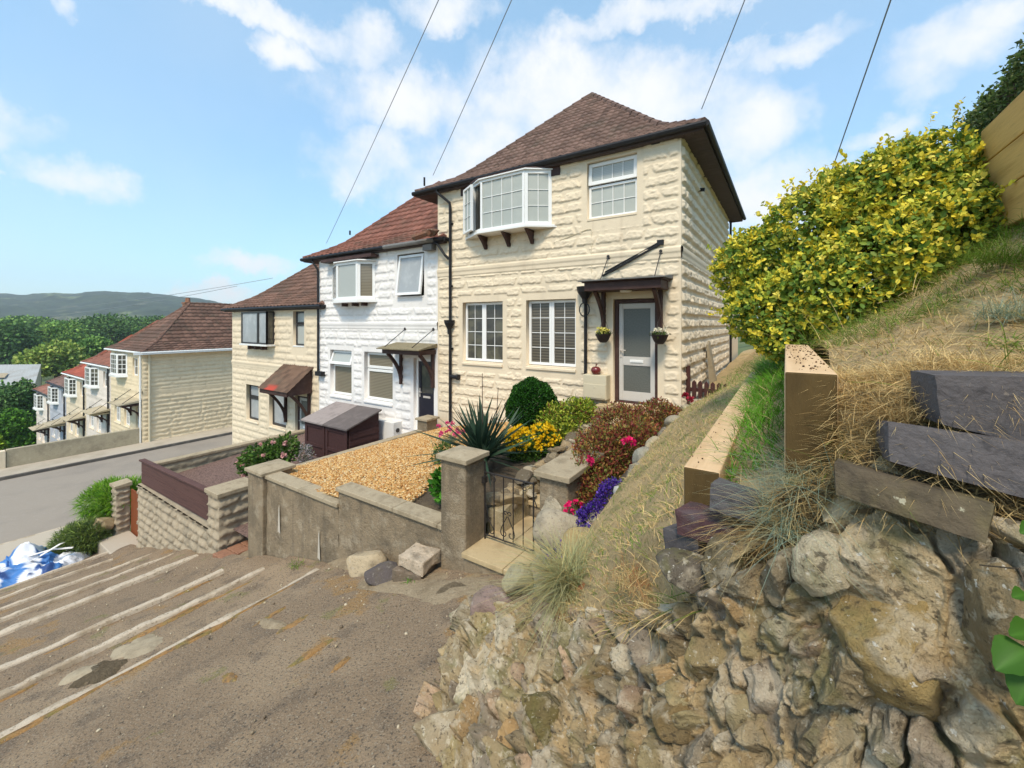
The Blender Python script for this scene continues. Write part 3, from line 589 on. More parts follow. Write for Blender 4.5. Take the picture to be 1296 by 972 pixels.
# lean-to tiled hood
x0,x1=-13.62,-11.85
m=MB(); m.add([(x1,-.86,-.80),(x1,-.02,-.80),(x1,-.02,.0),(x1,-.86,-.66),(x1-.05,-.86,-.80),(x1-.05,-.02,-.80),(x1-.05,-.02,.0),(x1-.05,-.86,-.66)],[(0,1,2,3),(4,7,6,5),(0,3,7,4),(0,4,5,1),(2,6,7,3)])
m.add([(x0,-.86,-.80),(x0,-.02,-.80),(x0,-.02,.0),(x0,-.86,-.66),(x0+.05,-.86,-.80),(x0+.05,-.02,-.80),(x0+.05,-.02,.0),(x0+.05,-.86,-.66)],[(0,1,2,3),(4,7,6,5),(0,3,7,4),(0,4,5,1),(2,6,7,3)])
m.box(x0,x1,-.88,-.83,-.82,-.68); can=m.build('porch_hood',M['brownwood'],h3,bevel=.006)
U,Q=np.meshgrid(np.linspace(0,1,37),np.linspace(0,1,19)); ph=np.mod(Q*6,1); X=x0-.08+U*(x1-x0+.16); Y=-.93+Q*.93; Zz=-.70+Q*.78+.03*(1-ph)+.012*np.abs(np.sin(U*18*math.pi))
tc=_h(np.floor(U*9).astype(int),np.floor(Q*6).astype(int),np.zeros_like(U,int),3)[...,None]; K=lin(112,88,72)*.8*(1+.3*tc); red=(sst(.62,.5,U)*sst(.2,.3,U)*sst(.25,.1,Q))[...,None]; K=K*(1-red)+lin(175,70,55)*red
mk('hood_tiles',np.stack([X,Y,Zz],-1).reshape(-1,3),grid_faces(*U.shape),M['tile'],can,col=K.reshape(-1,3))
for x in (-13.5,-12.0):
    m=MB(); bracket(m,x,-.002,-2.0,-.81,.62,w=.08); m.build('bracket',M['brownwood'],can,bevel=.008)
# ================================================================== far terrace across the road
fard=[('A','cream_r',-28.7,-5.24,'cream3',RC3,None,'cream end house of the far terrace, with a broad brown hip roof and cream gutters'),
      ('B',0,-34.6,-6.42,'pinkw_r',(lin(150,98,80)*.8,lin(140,90,74)*.8),None,'pale house beside the far end house, with a dull red-brown roof'),
      ('C',0,-40.5,-7.6,'cream2',(lin(176,92,70)*.8,lin(165,84,66)*.8),None,'cream house with the brightest orange-red roof in the far terrace'),
      ('D',0,-46.4,-8.78,'grey_r',(lin(126,98,88)*.8,lin(115,92,84)*.8),None,'pale grey house with a grey-brown roof in the far terrace'),
      ('E',0,-52.3,-9.96,'pinkw_r',(lin(152,104,88)*.8,lin(145,98,80)*.8),None,'lowest white house at the far end of the far terrace')]
for i,(k,_,xr,zb,wm,rc,_2,lab) in enumerate(fard):
    xl=xr-5.9
    op=[(.75,1.95,.64,2.1),(2.65,3.7,.64,2.1),(4.2,5.1,3.75,4.8),(4.75,5.55,.03,2.0)]
    hh,rf,ze=shell('terraced_house',lab,xl,xr-(0 if i==0 else .005),zb,5.22,9.2 if i==0 else 7.3,wm,.07 if i==0 else .1,op,50+i,rc,tile=(.3,.3),gutter='upvc' if i<3 else 'blackpl',soffit='smooth',right=.4 if i==0 else .34,side_relief=i==0,sideres=.06,rise=2.95,detail=i==0)
    gf_window(hh,xl+.75,xl+1.95,zb+.64,zb+2.1,.1,two_light(xl+.76,xl+1.94,zb+.66,zb+2.09,1,3),pane='pane_net')
    gf_window(hh,xl+2.65,xl+3.7,zb+.64,zb+2.1,.1,two_light(xl+2.66,xl+3.69,zb+.66,zb+2.09,1,3),pane='pane_net')
    w=Win(hh,'upvc','pane_dark'); w.light((xl+4.21,.08),(xl+5.09,.08),zb+3.76,zb+4.79,cols=2,rows=2,b=.08,mb=.03); w.done()
    w=Win(hh,'upvc','pane_dark'); zz,zt=zb+3.72,zb+4.98
    w.light((xl+1.0,-.02),(xl+1.55,-.38),zz,zt,cols=2,rows=4,b=.09,mb=.035); w.light((xl+1.56,-.38),(xl+2.75,-.38),zz,zt,cols=3,rows=4,b=.09,mb=.035); w.light((xl+2.76,-.38),(xl+3.3,-.02),zz,zt,cols=2,rows=4,b=.09,mb=.035)
    P=[(xl+.95,.0),(xl+1.5,-.44),(xl+2.8,-.44),(xl+3.36,.0)]; w.si.add([(x,y,zz-.14) for x,y in P]+[(x,y,zz-.004) for x,y in P],[(3,2,1,0),(4,5,6,7),(0,1,5,4),(1,2,6,5),(2,3,7,6)]); w.done(name='bay_window')
    door(hh,xl+4.76,xl+5.54,zb+.03,zb+1.99,.12,'doorwhite' if i!=3 else 'doornavy','upvc',2)
    cn=MB(); cn.box(xl+3.9,xl+5.72,-.85,-.002,zb+2.16,zb+2.26); can=cn.build('door_canopy',M['brownwood' if i in(0,4,2) else 'oldwall'],hh)
    m=MB(); m.hexa([(xl+3.8,-1.0,zb+2.262),(xl+5.82,-1.0,zb+2.262),(xl+5.82,-.003,zb+2.36),(xl+3.8,-.003,zb+2.36),(xl+3.8,-1.,zb+2.30),(xl+5.82,-1.,zb+2.30),(xl+5.82,-.003,zb+2.5),(xl+3.8,-.003,zb+2.5)]); m.build('canopy_roof',M['oldwall'],can)
    for dx in (4.05,5.6):
        m=MB(); bracket(m,xl+dx,-.002,zb+1.4,zb+2.159,.7,w=.1,n=4); m.build('bracket',M['brownwood'],can)
        m=MB(); m.tube([(xl+dx,-.8,zb+2.35),(xl+dx-.05,0,zb+2.95)],.018,5); m.build('tie_rod',M['iron'],can)
    m=MB(); m.tube([(xr-.25 if i else xr-.06,-.09,ze),(xr-.25 if i else xr-.06,-.09,zb)],.05,6); m.build('drainpipe',M['upvc' if i==0 else 'blackpl'],hh)
    if i==0:
        m=MB(); m.tube([(xr+.09,.28,ze-.05),(xr+.09,.28,zb)],.06,7); m.build('drainpipe',M['meter'],hh)
        m=MB(); m.box(xr+.42,xr+.48,-.5,9.6,ze-.12,ze+.03); m.build('fascia_board',M['upvc'],hh)
    # chimney
    cx,cyv=(xl+.6,3.9) if i==0 else (xl+2.4,4.2)
    zc=zb+5.2+2.0-.35
    m=MB(); m.box(cx-.26,cx+.26,cyv-.24,cyv+.24,zc-1.5,zc+1.35); m.box(cx-.3,cx+.3,cyv-.28,cyv+.28,zc+1.352,zc+1.46); ch=m.build('chimney',M['redbrick'],rf)
    m=MB()
    for dx in (-.12,.12): m.lathe(cx+dx,cyv,[(.12,zc+1.46),(.10,zc+1.75),(.12,zc+1.78),(.0,zc+1.78)],8)
    m.build('chimney_pot',M['redbrick'],ch)
m=MB(); m.box(-14.9,-14.1,6.4,7.1,2.0,5.3); m.box(-14.95,-14.05,6.35,7.15,5.302,5.4); m.build('chimney',M['redbrick'],rf3)
# ================================================================== ground, road, steps
def gz(x): return -1.08+.27*(x+1.27)
def sheet(name,X,Y,Zv,mat,parent=None,smooth=True,col=None):
    return mk(name,np.stack([X,Y,Zv],-1).reshape(-1,3),grid_faces(*X.shape),mat,parent,smooth,col)
# one big ground sheet (valley side, valley floor) under everything
gx=np.concatenate([np.linspace(-1500,-140,60),np.linspace(-130,-40,40),np.linspace(-38,20,60),np.linspace(25,300,14)]); gy=np.concatenate([np.linspace(-500,-30,20),np.linspace(-25,30,40),np.linspace(40,1500,50)])
X,Y=np.meshgrid(gx,gy)
def ground_z(X,Y):
    up=np.interp(X,[-1500,-400,-160,-95,-60,-34.6,-28.5,-18,-11,-4,0,3,8,300],[-24,-24,-20,-15,-11.6,-7.2,-5.55,-5.55,-4.2,-2.6,-1.9,-1.2,1.0,60])
    return up
Zg=ground_z(X,Y)+sst(40,140,np.hypot(X+10,Y))*1.5*fbm(np.stack([X/60,Y/60],-1),3,4)
M['grassland']=mottle('rough_grassland',(.10,.13,.04),[((.05,.075,.02),.02,.45,.6,.8),((.17,.17,.07),.05,.5,.7,.6),((.05,.06,.02),.6,.5,.7,.4)],1)
tag(sheet('ground',X,Y,Zg,M['grassland']),kind='structure')
# road across the slope, with kerbs and pavements
ry=np.linspace(-40,60,60); rx=np.array([-27.0,-24,-21,-18.55])
def rz(y): return -5.22+.012*(y+5)*0
X,Y=np.meshgrid(rx,ry); tag(sheet('road',X,Y,np.full_like(X,-5.30)+.0*Y,M['road']),kind='structure')
m=MB(); m.box(-28.72,-27.14,-40,60,-5.6,-5.16); tag(m.build('pavement',M['pave'],bevel=.02),kind='structure')
m=MB(); m.box(-27.135,-27.0,-40,60,-5.6,-5.165); tag(m.build('kerb',M['kerb'],bevel=.02),kind='structure')
m=MB(); m.box(-18.42,-15.6,-40,-4.75,-5.6,-5.19); m.box(-18.42,-16.9,-4.745,60,-5.6,-5.185); tag(m.build('pavement',M['pave'],bevel=.02),kind='structure')
m=MB(); m.box(-18.55,-18.425,-40,60,-5.6,-5.2); tag(m.build('kerb',M['edging'],bevel=.02),kind='structure')
# asphalt apron
U,Vv=np.meshgrid(np.linspace(-3.58,8.6,260),np.linspace(-15,-4.58,200))
Z=gz(U)+.012*fbm(np.stack([U*1.3,Vv*1.3],-1),3,9)+.004*fbm(np.stack([U*9,Vv*9],-1),2,19)
tag(sheet('apron',U,Vv,Z,M['asphalt']),kind='structure')
# stepped ramp: sloping asphalt treads with concrete edgings
xs=[-3.62,-4.85,-5.82,-7.75,-8.85,-9.85,-11.1,-12.4,-13.9]; xs.append(-15.7)
wid=[.115,.105,.10,.15,.075,.075,.065,.065,.065,.065]; wend=[-4.85,-4.95,-5.1,-4.75,-4.78,-4.8,-5.2,-4.8,-5.6,-5.6]
XX=[];ZZ=[]
r=np.random.default_rng(3)
tv=[];
for i in range(len(xs)-1):
    a,b=xs[i]-wid[i]/2,xs[i+1]+wid[i+1]/2
    for t in np.linspace(0,1,14):
        x=a+(b-a)*t; tv.append((x,gz(xs[i])-.10+(gz(xs[i+1])-.012-gz(xs[i])+.10)*t))
tv=np.array(tv); yl=np.linspace(-20,-4.58,160)
X=np.repeat(tv[None,:,0],len(yl),0); Zt=np.repeat(tv[None,:,1],len(yl),0); Y=np.repeat(yl[:,None],len(tv),1)
Zt=Zt+.015*fbm(np.stack([X*1.5,Y*1.5],-1),3,31)-.03+.06*sst(-5.2,-4.7,Y)
tag(sheet('stepped_ramp',X,Y,Zt,M['asphalt']),kind='structure')
m=[];mi=[]
for i,x in enumerate(xs[:-1]):
    n=420; yy=np.linspace(-16,wend[i],n); w=wid[i]*.88*(1+.08*fbm(np.stack([yy*1.7,yy*0+i],-1),3,40+i)); off=.02*fbm(np.stack([yy*.8,yy*0+i*3],-1),2,60+i); w=w*(1+.16*fbm(np.stack([yy*9,yy*0+i],-1),3,90+i))*np.clip((wend[i]+.55*(1+.0*i)-yy)/.6,.25,1)*(1-.0*yy); w=np.maximum(w,.02)
    z=gz(x)+.012*fbm(np.stack([yy*2.2,yy*0+i],-1),3,70+i)+.004-.010*sst(.42,.6,fbm(np.stack([yy*2.6,yy*0+i*9],-1),3,170+i))
    rows=np.stack([np.stack([x+off-w/2-.012,yy,z-.16],1),np.stack([x+off-w/2,yy,z-.012],1),np.stack([x+off-w/2+.012,yy,z],1),np.stack([x+off+w/2-.012,yy,z],1),np.stack([x+off+w/2,yy,z-.012],1),np.stack([x+off+w/2+.005,yy,z-.16],1)],0)
    tag(mk('step_edging',rows.reshape(-1,3),grid_faces(6,n),M['edging'],smooth=False),kind='structure')
# repair patches of paler concrete, loose dirt and weeds along the edgings
def patch(name,cx,cyv,rx_,ry_,dz,mat,seed,zf=gz,n=36):
    a=np.linspace(0,2*math.pi,n,endpoint=False); rr=1+.35*fbm(np.stack([np.cos(a)*1.5,np.sin(a)*1.5],-1)+seed,3,seed)
    V=[(cx,cyv,zf(cx)+dz+.012)]; 
    for f,h in ((.6,.012),(1,-.02)): V+=[(cx+rx_*rr[k]*f*math.cos(a[k]),cyv+ry_*rr[k]*f*math.sin(a[k]),zf(cx+rx_*rr[k]*f*math.cos(a[k]))+dz+h) for k in range(n)]
    F=[(0,1+k,1+(k+1)%n) for k in range(n)]+[(1+k,1+n+k,1+n+(k+1)%n,1+(k+1)%n) for k in range(n)]
    return mk(name,V,F,mat,smooth=True)
def tz(x):
    return float(np.interp(-x,-tv[:,0],tv[:,1]))-.03
for (px,py,a,b,mt,zf) in ((175,820,.30,.20,'coping',tz),(130,850,.34,.22,'soil',tz),(105,852,.22,.16,'coping',tz),(530,738,.85,.30,'dirt',gz),(405,716,.5,.28,'dirt',tz),(440,712,.4,.22,'dirt',gz),(320,698,.40,.25,'dirt',tz),(365,700,.35,.2,'dirt',tz),(240,697,.4,.16,'dirt',tz),(590,745,.45,.35,'dirt',gz),(290,712,.3,.15,'dirt',tz),(345,790,.30,.06,'dirt',gz)):
    p=pix(px,py,d=4.)
    t=1.
    for _ in range(40):   # drop onto the ramp
        z=zf(p[0]); p=pix(px,py,z=z)
    tag(patch('ground_patch',p[0],p[1],a,b,.012,M[mt],px,zf),kind='structure')
# ================================================================== front garden of house 1
def gard(x,y): # ground of the front garden
    u=(x+6)/4.9; v=(y+4.4)/4.4
    return (-1.12*(1-u)-.74*u)*(1-v)+(-1.22*(1-u)-.22*u)*v
U,Vv=np.meshgrid(np.linspace(-6.0,-1.30,90),np.linspace(-4.5,-.02,80)); Z=gard(U,Vv)+.03*fbm(np.stack([U*2,Vv*2],-1),3,5)*sst(-3.3,-2.6,U)
Z+=.10*sst(-2.9,-2.1,U)*sst(-4.3,-3.7,Vv)
tag(sheet('garden_bed',U,Vv,Z,M['bed']),kind='structure')
U,Vv=np.meshgrid(np.linspace(-5.99,-2.45,60),np.linspace(-4.49,-.03,60)); Z=gard(U,Vv)+.045-.09*sst(-2.95,-2.55,U+.25*np.sin(Vv*1.7))
tag(sheet('gravel_base',U,Vv,Z,M['gravelbase']),kind='structure')
n=46000; gxp=rng.uniform(-5.97,-2.55,n); gyp=rng.uniform(-4.48,-.05,n); keep=gxp+.25*np.sin(gyp*1.7)<-2.72+rng.normal(0,.06,n); gxp,gyp=gxp[keep],gyp[keep]; n=len(gxp)
V0,F0=ico(1); sz=rng.uniform(.008,.0175,n)*(1+(gyp<-2.5)*0)
sc=np.stack([sz*rng.uniform(.8,1.5,n),sz*rng.uniform(.8,1.5,n),sz*rng.uniform(.5,.9,n)],1)
Vp=V0[None]*sc[:,None]+np.stack([gxp,gyp,gard(gxp,gyp)+.05+rng.uniform(0,.012,n)],1)[:,None]
pal=np.array([lin(226,186,124),lin(208,160,98),lin(234,206,156),lin(186,134,80),lin(214,174,118),lin(238,222,188)])*.72*np.array((1.06,.96,.80))
pc=pal[rng.integers(0,len(pal),n)]*rng.uniform(.8,1.12,n)[:,None]
tag(mk('gravel',Vp.reshape(-1,3),(F0[None]+np.arange(n)[:,None,None]*len(V0)).reshape(-1,3),M['pebble'],smooth=True,col=np.repeat(pc,len(V0),0)),'golden gravel spread over the front garden','gravel',kind='stuff')
# garden front wall with pillars
gw=thing('garden_wall','grey rendered front garden wall stepping down between two square pillars','wall',(-3.5,-4.5,-2))
def wall_panel(x0,x1,y0,y1,ztop,parent,mat,seed,amp=.008):
    U,Vv=np.meshgrid(np.linspace(x0,x1,max(2,int((x1-x0)/.03))),np.linspace(0,1,60)); zb=np.minimum(gz(U)-.25,gz(U)-.25); Z=zb+(ztop-zb)*Vv
    d=amp*fbm(np.stack([U*6,Z*6],-1),4,seed)
    return [(np.stack([U,y0-d,Z],-1).reshape(-1,3),grid_faces(*U.shape)),(np.array([(x0,y0,ztop),(x1,y0,ztop),(x1,y1,ztop),(x0,y1,ztop)]),np.array([(0,1,2,3)])),(np.array([(x1,y1,ztop),(x0,y1,ztop),(x0,y1,ztop-1.5),(x1,y1,ztop-1.5)]),np.array([(0,1,2,3)]))]
mb=wall_panel(-5.56,-3.6,-4.56,-4.38,-.985,gw,'concrete',3)+wall_panel(-3.6,-1.62,-4.56,-4.38,-.755,gw,'concrete',4)
quad(mb,(-3.6,-4.56,-1.2),(-3.6,-4.38,-1.2),(-3.6,-4.38,-.755),(-3.6,-4.56,-.755))
V,F=join(mb); mk('wall_panel',V,F,M['concrete'],gw)
m=MB(); xx=[-5.56,-4.55,-3.585]
for a,b in zip(xx[:-1],xx[1:]): m.box(a+.004,b-.004,-4.60,-4.345,-.98,-.925)
xx=[-3.62,-2.45,-1.70,-1.625]
for a,b in zip(xx[:-1],xx[1:]): m.box(a+.004,b-.004,-4.60,-4.345,-.75,-.695)
m.build('coping',M['coping'],gw,bevel=.008)
def pillar(x0,x1,y0,y1,zb,zt,parent,name='pillar',mat='concrete',cap=.04):
    m=MB(); m.box(x0,x1,y0,y1,zb,zt-.071); p=m.build(name,M[mat],parent,bevel=.015)
    m=MB(); m.hexa([(x0-cap,y0-cap,zt-.07),(x1+cap,y0-cap,zt-.07),(x1+cap,y1+cap,zt-.07),(x0-cap,y1+cap,zt-.07),(x0-cap,y0-cap,zt-.02),(x1+cap,y0-cap,zt-.02),(x1+cap,y1+cap,zt-.02),(x0-cap,y1+cap,zt-.02)])
    m.add([(x0-cap,y0-cap,zt-.0199),(x1+cap,y0-cap,zt-.0199),(x1+cap,y1+cap,zt-.0199),(x0-cap,y1+cap,zt-.0199),((x0+x1)/2,(y0+y1)/2,zt+.015)],[(0,1,4),(1,2,4),(2,3,4),(3,0,4)])
    m.build('cap',M['coping'],p,bevel=.008); return p
pillar(-1.62,-1.26,-4.62,-4.28,-1.4,.14,gw); pillar(-6.08,-5.58,-4.62,-4.12,-2.8,-.87,gw)
st=mottle('lime_run',(.50,.45,.37),[((.4,.36,.3),20,.5,.75,.6)],.9)
for (x,z0,w,hh) in ((-5.15,-1.75,.035,.45),(-4.05,-1.83,.03,.42)):
    m=MB(); m.add([(x-w,-4.578,z0),(x+w*1.2,-4.578,z0-.02),(x+w*.7,-4.578,z0+hh*.5),(x+.012,-4.578,z0+hh),(x-.008,-4.578,z0+hh*.85)],[(0,1,2,3,4)]); m.build('lime_run',st,gw)
# divider between gardens 1 and 2, with its end pier
dw=thing('divider_wall','low rendered wall between the gravel garden and the white house garden','wall',(-6.05,-2.2,-1.6))
m=MB(); m.box(-6.12,-6.0,-4.11,-.62,-2.8,-1.151); m.build('wall_panel',M['concrete'],dw); m=MB()
for a,b in ((-4.11,-2.9),(-2.9,-1.75),(-1.75,-.62)): m.box(-6.15,-5.97,a+.004,b-.004,-1.15,-1.095)
m.build('coping',M['coping'],dw,bevel=.008); pillar(-6.2,-5.86,-.6,-.22,-2.4,-.80,dw)
# gate threshold, path steps
st_=MB(); 
def steps_path():
    m=MB(); m2=MB()
    lv=[(-4.66,-4.22,-.85),(-4.215,-3.55,-.852),(-3.545,-2.75,-.66),(-2.745,-2.0,-.48),(-1.995,-1.25,-.32),(-1.245,-.42,-.17)]
    for k,(a,b,z) in enumerate(lv):
        xa,xb=(-1.27,-.40) if k<2 else (-1.12,-.35)
        mid=(xa+xb)/2+.1*(-1)**k
        m.box(xa,mid-.004,a-.02,b,z-.055,z); m.box(mid+.004,xb,a-.02,b,z-.055,z)
        m2.box(xa+.02,xb-.02,a+.01,b+.3,z-.9,z-.056)
    return m,m2
m,m2=steps_path(); o=m.build('garden_steps',M['slab'],bevel=.008); tag(o,kind='structure'); o=m2.build('step_risers',M['concrete']); tag(o,kind='structure')
# right-hand gate pier
pr=thing('gate_pier','short flat-topped rendered pier right of the iron gate, under the azalea','pier',(-.3,-4,-.9))
m=MB(); m.box(-.55,-.22,-4.28,-3.4,-1.2,-.01); p=m.build('pier_body',M['concrete'],pr,bevel=.02); m=MB(); m.box(-.59,-.18,-4.33,-3.36,-.009,.05); m.build('cap',M['coping'],pr,bevel=.008)
m=MB(); V_,F_=rock(61,(.2,.06,.2),0,3,9,.2); m.add(V_+np.array((-.4,-4.29,-.32)),F_,col=lin(190,178,155)); V_,F_=rock(62,(.1,.05,.22),0,3,9,.2); m.add(V_+np.array((-.48,-4.29,-.45)),F_,col=lin(185,175,155)); m.build('broken_mortar',M['stone'],pr,colors=True)
# iron gate
gt=thing('iron_gate','thin black wrought iron gate with scrollwork between pillar and pier','gate',(-1.25,-4.3,-.85))
f=MB(); ya=-4.31; zb_,zt_=-.80,-.10
f.tube([(-1.235,ya,-.86),(-1.235,ya,.02)],.011,6); f.tube([(-.60,ya,-.82),(-.60,ya,-.08)],.010,6); f.tube([(-1.235,ya,zt_),(-.60,ya,zt_+.0)],.010,6); f.tube([(-1.235,ya,zb_),(-.60,ya,zb_)],.010,6)
f.build('frame',M['iron'],gt)
for k in range(1,5):
    b=MB(); x=-1.235+.127*k; b.tube([(x,ya,zb_),(x,ya,zt_)],.0075,6); b.build('bar',M['iron'],gt)
SCR=[]
class _S:
    def tube(s,*a,**k):
        q=MB(); q.tube(*a,**k); SCR.append(q)
s=_S()
def spiral(cx,cz,r0,r1,a0,a1,n=26): return [(cx+(r0+(r1-r0)*k/n)*math.cos(a0+(a1-a0)*k/n),ya-.012,cz+(r0+(r1-r0)*k/n)*math.sin(a0+(a1-a0)*k/n)) for k in range(n+1)]
for sx in (1,-1):
    cx=-.92
    pts=[(cx+sx*(.005),ya-.012,-.52),(cx+sx*.05,ya-.012,-.60),(cx+sx*.085,ya-.012,-.67)]+[(cx+sx*(q[0]-cx),q[1],q[2]) for q in spiral(cx+.045,-.71,.05,.012,.6,-4.8)]
    s.tube(pts,.0055,5); s.tube([(cx+sx*(q[0]-cx),q[1],q[2]) for q in spiral(cx+.028,-.49,.028,.008,3.14,-2.6,16)],.005,5)
s.tube([(-1.22,ya-.012,-.45),(-1.17,ya-.012,-.62),(-1.11,ya-.012,-.70)]+spiral(-1.14,-.735,.04,.01,.5,-4.5,18),.0055,5)
s.tube(spiral(-1.12,-.16,.05,.01,1.57,-4,18),.005,5); s.tube(spiral(-.70,-.16,.05,.01,1.57,7,18),.005,5); s.tube([(-.60,ya-.012,-.18),(-.585,ya-.012,-.25),(-.55,ya-.012,-.33)],.006,5)
[q.build('scroll',M['iron'],gt) for q in SCR]; m=MB(); m.box(-1.26,-1.22,ya-.03,ya+.03,-.22,-.15); m.tube([(-1.25,ya,-.18),(-1.31,ya,-.17)],.014,6); m.build('latch',M['iron'],gt)
# ================================================================== house 2 front garden
tag(sheet('garden_bed',*[a for a in np.meshgrid(np.linspace(-11.5,-6.13,30),np.linspace(-4.4,-.02,30))],np.full((30,30),-1.98)+np.linspace(-.35,0,30)[:,None],M['slatechip']),kind='structure')
bw_=thing('block_wall','rock-faced block garden wall with a tall square pier at its uphill end','wall',(-9.5,-4.5,-3.3))
def blocks(x0,x1,z0f,z1,y0,seed,res=.03,course=.19):
    mb=[]; h=z1-(gz(x0)-.4); wall_mesh(mb,(x0,y0,z1-h),(1,0,0),(0,-1,0),x1-x0,h,[],res,seed,course=course,lens=(.24,.42),amp=.9,edge=.01,off=.05); return mb
mb=blocks(-11.72,-7.66,0,-2.38,-4.6,71); quad(mb,(-11.72,-4.6,-2.38),(-7.66,-4.6,-2.38),(-7.66,-4.38,-2.38),(-11.72,-4.38,-2.38)); quad(mb,(-11.72,-4.6,-5),(-11.72,-4.38,-5),(-11.72,-4.38,-2.38),(-11.72,-4.6,-2.38)); quad(mb,(-11.72,-4.38,-2.38),(-7.66,-4.38,-2.38),(-7.66,-4.38,-4),(-11.72,-4.38,-4))
V,F=join(mb); mk('wall_panel',V,F,M['blockwall'],bw_)
mb=blocks(-7.65,-7.18,0,-1.66,-4.62,72); wall_mesh(mb,(-7.18,-4.62,-3.2),(0,1,0),(1,0,0),.62,1.54,[],.03,73,course=.19,lens=(.3,.62),amp=.9,edge=.01)
quad(mb,(-7.65,-4.62,-1.66),(-7.18,-4.62,-1.66),(-7.18,-4.0,-1.66),(-7.65,-4.0,-1.66)); quad(mb,(-7.65,-4.62,-4),(-7.65,-4.0,-4),(-7.65,-4.0,-1.66),(-7.65,-4.62,-1.66)); quad(mb,(-7.65,-4.0,-4),(-7.18,-4.0,-4),(-7.18,-4.0,-1.66),(-7.65,-4.0,-1.66))
V,F=join(mb); p=mk('pier',V,F,M['blockwall'],bw_); m=MB(); m.box(-7.70,-7.13,-4.67,-3.95,-1.658,-1.58); m.build('cap',M['coping'],p,bevel=.01)
pf=thing('plank_fence','purple-brown plank fence fixed on top of the block garden wall','fence',(-9.7,-4.5,-2.37))
for k in range(2):
    m=MB(); m.hexa([(-11.66,-4.55,-2.365+.275*k),(-7.72,-4.55,-2.30+.285*k),(-7.72,-4.515,-2.30+.285*k),(-11.66,-4.515,-2.365+.275*k),(-11.66,-4.55,-2.10+.275*k),(-7.72,-4.55,-2.02+.285*k),(-7.72,-4.515,-2.02+.285*k),(-11.66,-4.515,-2.10+.275*k)]); m.build('plank',M['plank'],pf,bevel=.006)
m=MB(); m.hexa([(-11.70,-4.59,-1.82),(-7.70,-4.59,-1.73),(-7.70,-4.47,-1.73),(-11.70,-4.47,-1.82),(-11.70,-4.59,-1.78),(-7.70,-4.59,-1.69),(-7.70,-4.47,-1.69),(-11.70,-4.47,-1.78)]); m.build('top_rail',M['plank'],pf,bevel=.006)
m=MB(); m.box(-11.66,-11.56,-4.512,-4.44,-2.37,-1.825); m.build('post',M['plank'],pf); m=MB(); m.box(-7.84,-7.74,-4.512,-4.44,-2.37,-1.74); m.build('post',M['plank'],pf)
sw=thing('side_wall','long low block wall bounding the white house garden on its downhill side','wall',(-11.65,-2.4,-2.4))
mb=[]; wall_mesh(mb,(-11.56,-4.36,-4.2),(0,1,0),(1,0,0),3.96,2.2,[],.04,77,course=.2,lens=(.3,.5),amp=.6,edge=.01); quad(mb,(-11.74,-4.36,-5),(-11.74,-.4,-5),(-11.74,-.4,-2),(-11.74,-4.36,-2)); V,F=join(mb); mk('wall_panel',V,F,M['oldwall'],sw)
m=MB()
for a,b in ((-4.36,-3.0),(-3.0,-1.7),(-1.7,-.4)): m.box(-11.78,-11.52,a+.004,b-.004,-1.998,-1.93)
m.build('coping',M['coping'],sw,bevel=.01)
# bin store
bs=thing('bin_store','dark brown timber bin store with two felted lids by the white house','bin store',(-8.75,-1.03,-2.1))
x0,x1,y0,y1=-9.74,-7.78,-1.5,-.52; zf,zk=-1.17,-.84
m=MB()
for k in range(2):
    a=x0+(x1-x0)*k/2; b=x0+(x1-x0)*(k+1)/2
    m.box(a+.1,b-.05,y0+.02,y0+.05,-2.2,zf-.02)
m.build('front_panel',M['shedwood'],bs)
for k in range(2):
    a=x0+(x1-x0)*k/2; b=x0+(x1-x0)*(k+1)/2; d=MB()
    d.box(a+.02,a+.12,y0-.01,y0+.018,-2.15,zf-.02); d.box(b-.12,b-.02,y0-.01,y0+.018,-2.15,zf-.02); d.box(a+.12,b-.12,y0-.01,y0+.018,zf-.12,zf-.02); d.box(a+.12,b-.12,y0-.01,y0+.018,-1.82,-1.73); d.build('door',M['shedwood'],bs,bevel=.006)
m=MB()
for k in range(8):
    z=-2.25+.165*k; 
    if z+.15<zf: m.hexa([(x1-.02,y0+.05,z),(x1+.02,y0+.05,z),(x1+.02,y1,z),(x1-.02,y1,z),(x1-.02,y0+.05,z+.16),(x1+.005,y0+.05,z+.16),(x1+.005,y1,z+.16),(x1-.02,y1,z+.16)])
m.add([(x1-.01,y0+.05,-1.30),(x1-.01,y1,-1.30),(x1-.01,y1,zk-.01),(x1-.01,y0+.05,zf-.01)],[(0,1,2,3)]); m.add([(x0,y0+.05,-2.3),(x0,y1,-2.3),(x0,y1,zk-.01),(x0,y0+.05,zf-.01)],[(0,1,2,3)]); m.add([(x0,y1,-2.3),(x1,y1,-2.3),(x1,y1,zk-.01),(x0,y1,zk-.01)],[(0,1,2,3)]); m.build('side_boards',M['shedwood'],bs)
xm=(x0+x1)/2
for a,b,mt in ((x0-.07,xm-.003,'felt_l'),(xm+.003,x1+.07,'felt_d')):
    m=MB(); m.hexa([(a,y0-.08,zf),(b,y0-.08,zf),(b,y1+.05,zk),(a,y1+.05,zk),(a,y0-.08,zf+.045),(b,y0-.08,zf+.045),(b,y1+.05,zk+.045),(a,y1+.05,zk+.045)]); m.build('lid',M[mt],bs,bevel=.006)
# brick step between pier and pillar
m=MB()
for k in range(7):
    for j in range(3): m.box(-7.12+.15*k,-7.12+.15*k+.135,-4.75+.23*j,-4.75+.23*j+.215,-2.78,-2.62+.012*((k*7+j*3)%3))
tag(m.build('brick_step',M['redbrick'],bevel=.01),'red brick step in the gap beside the block wall pier','step')
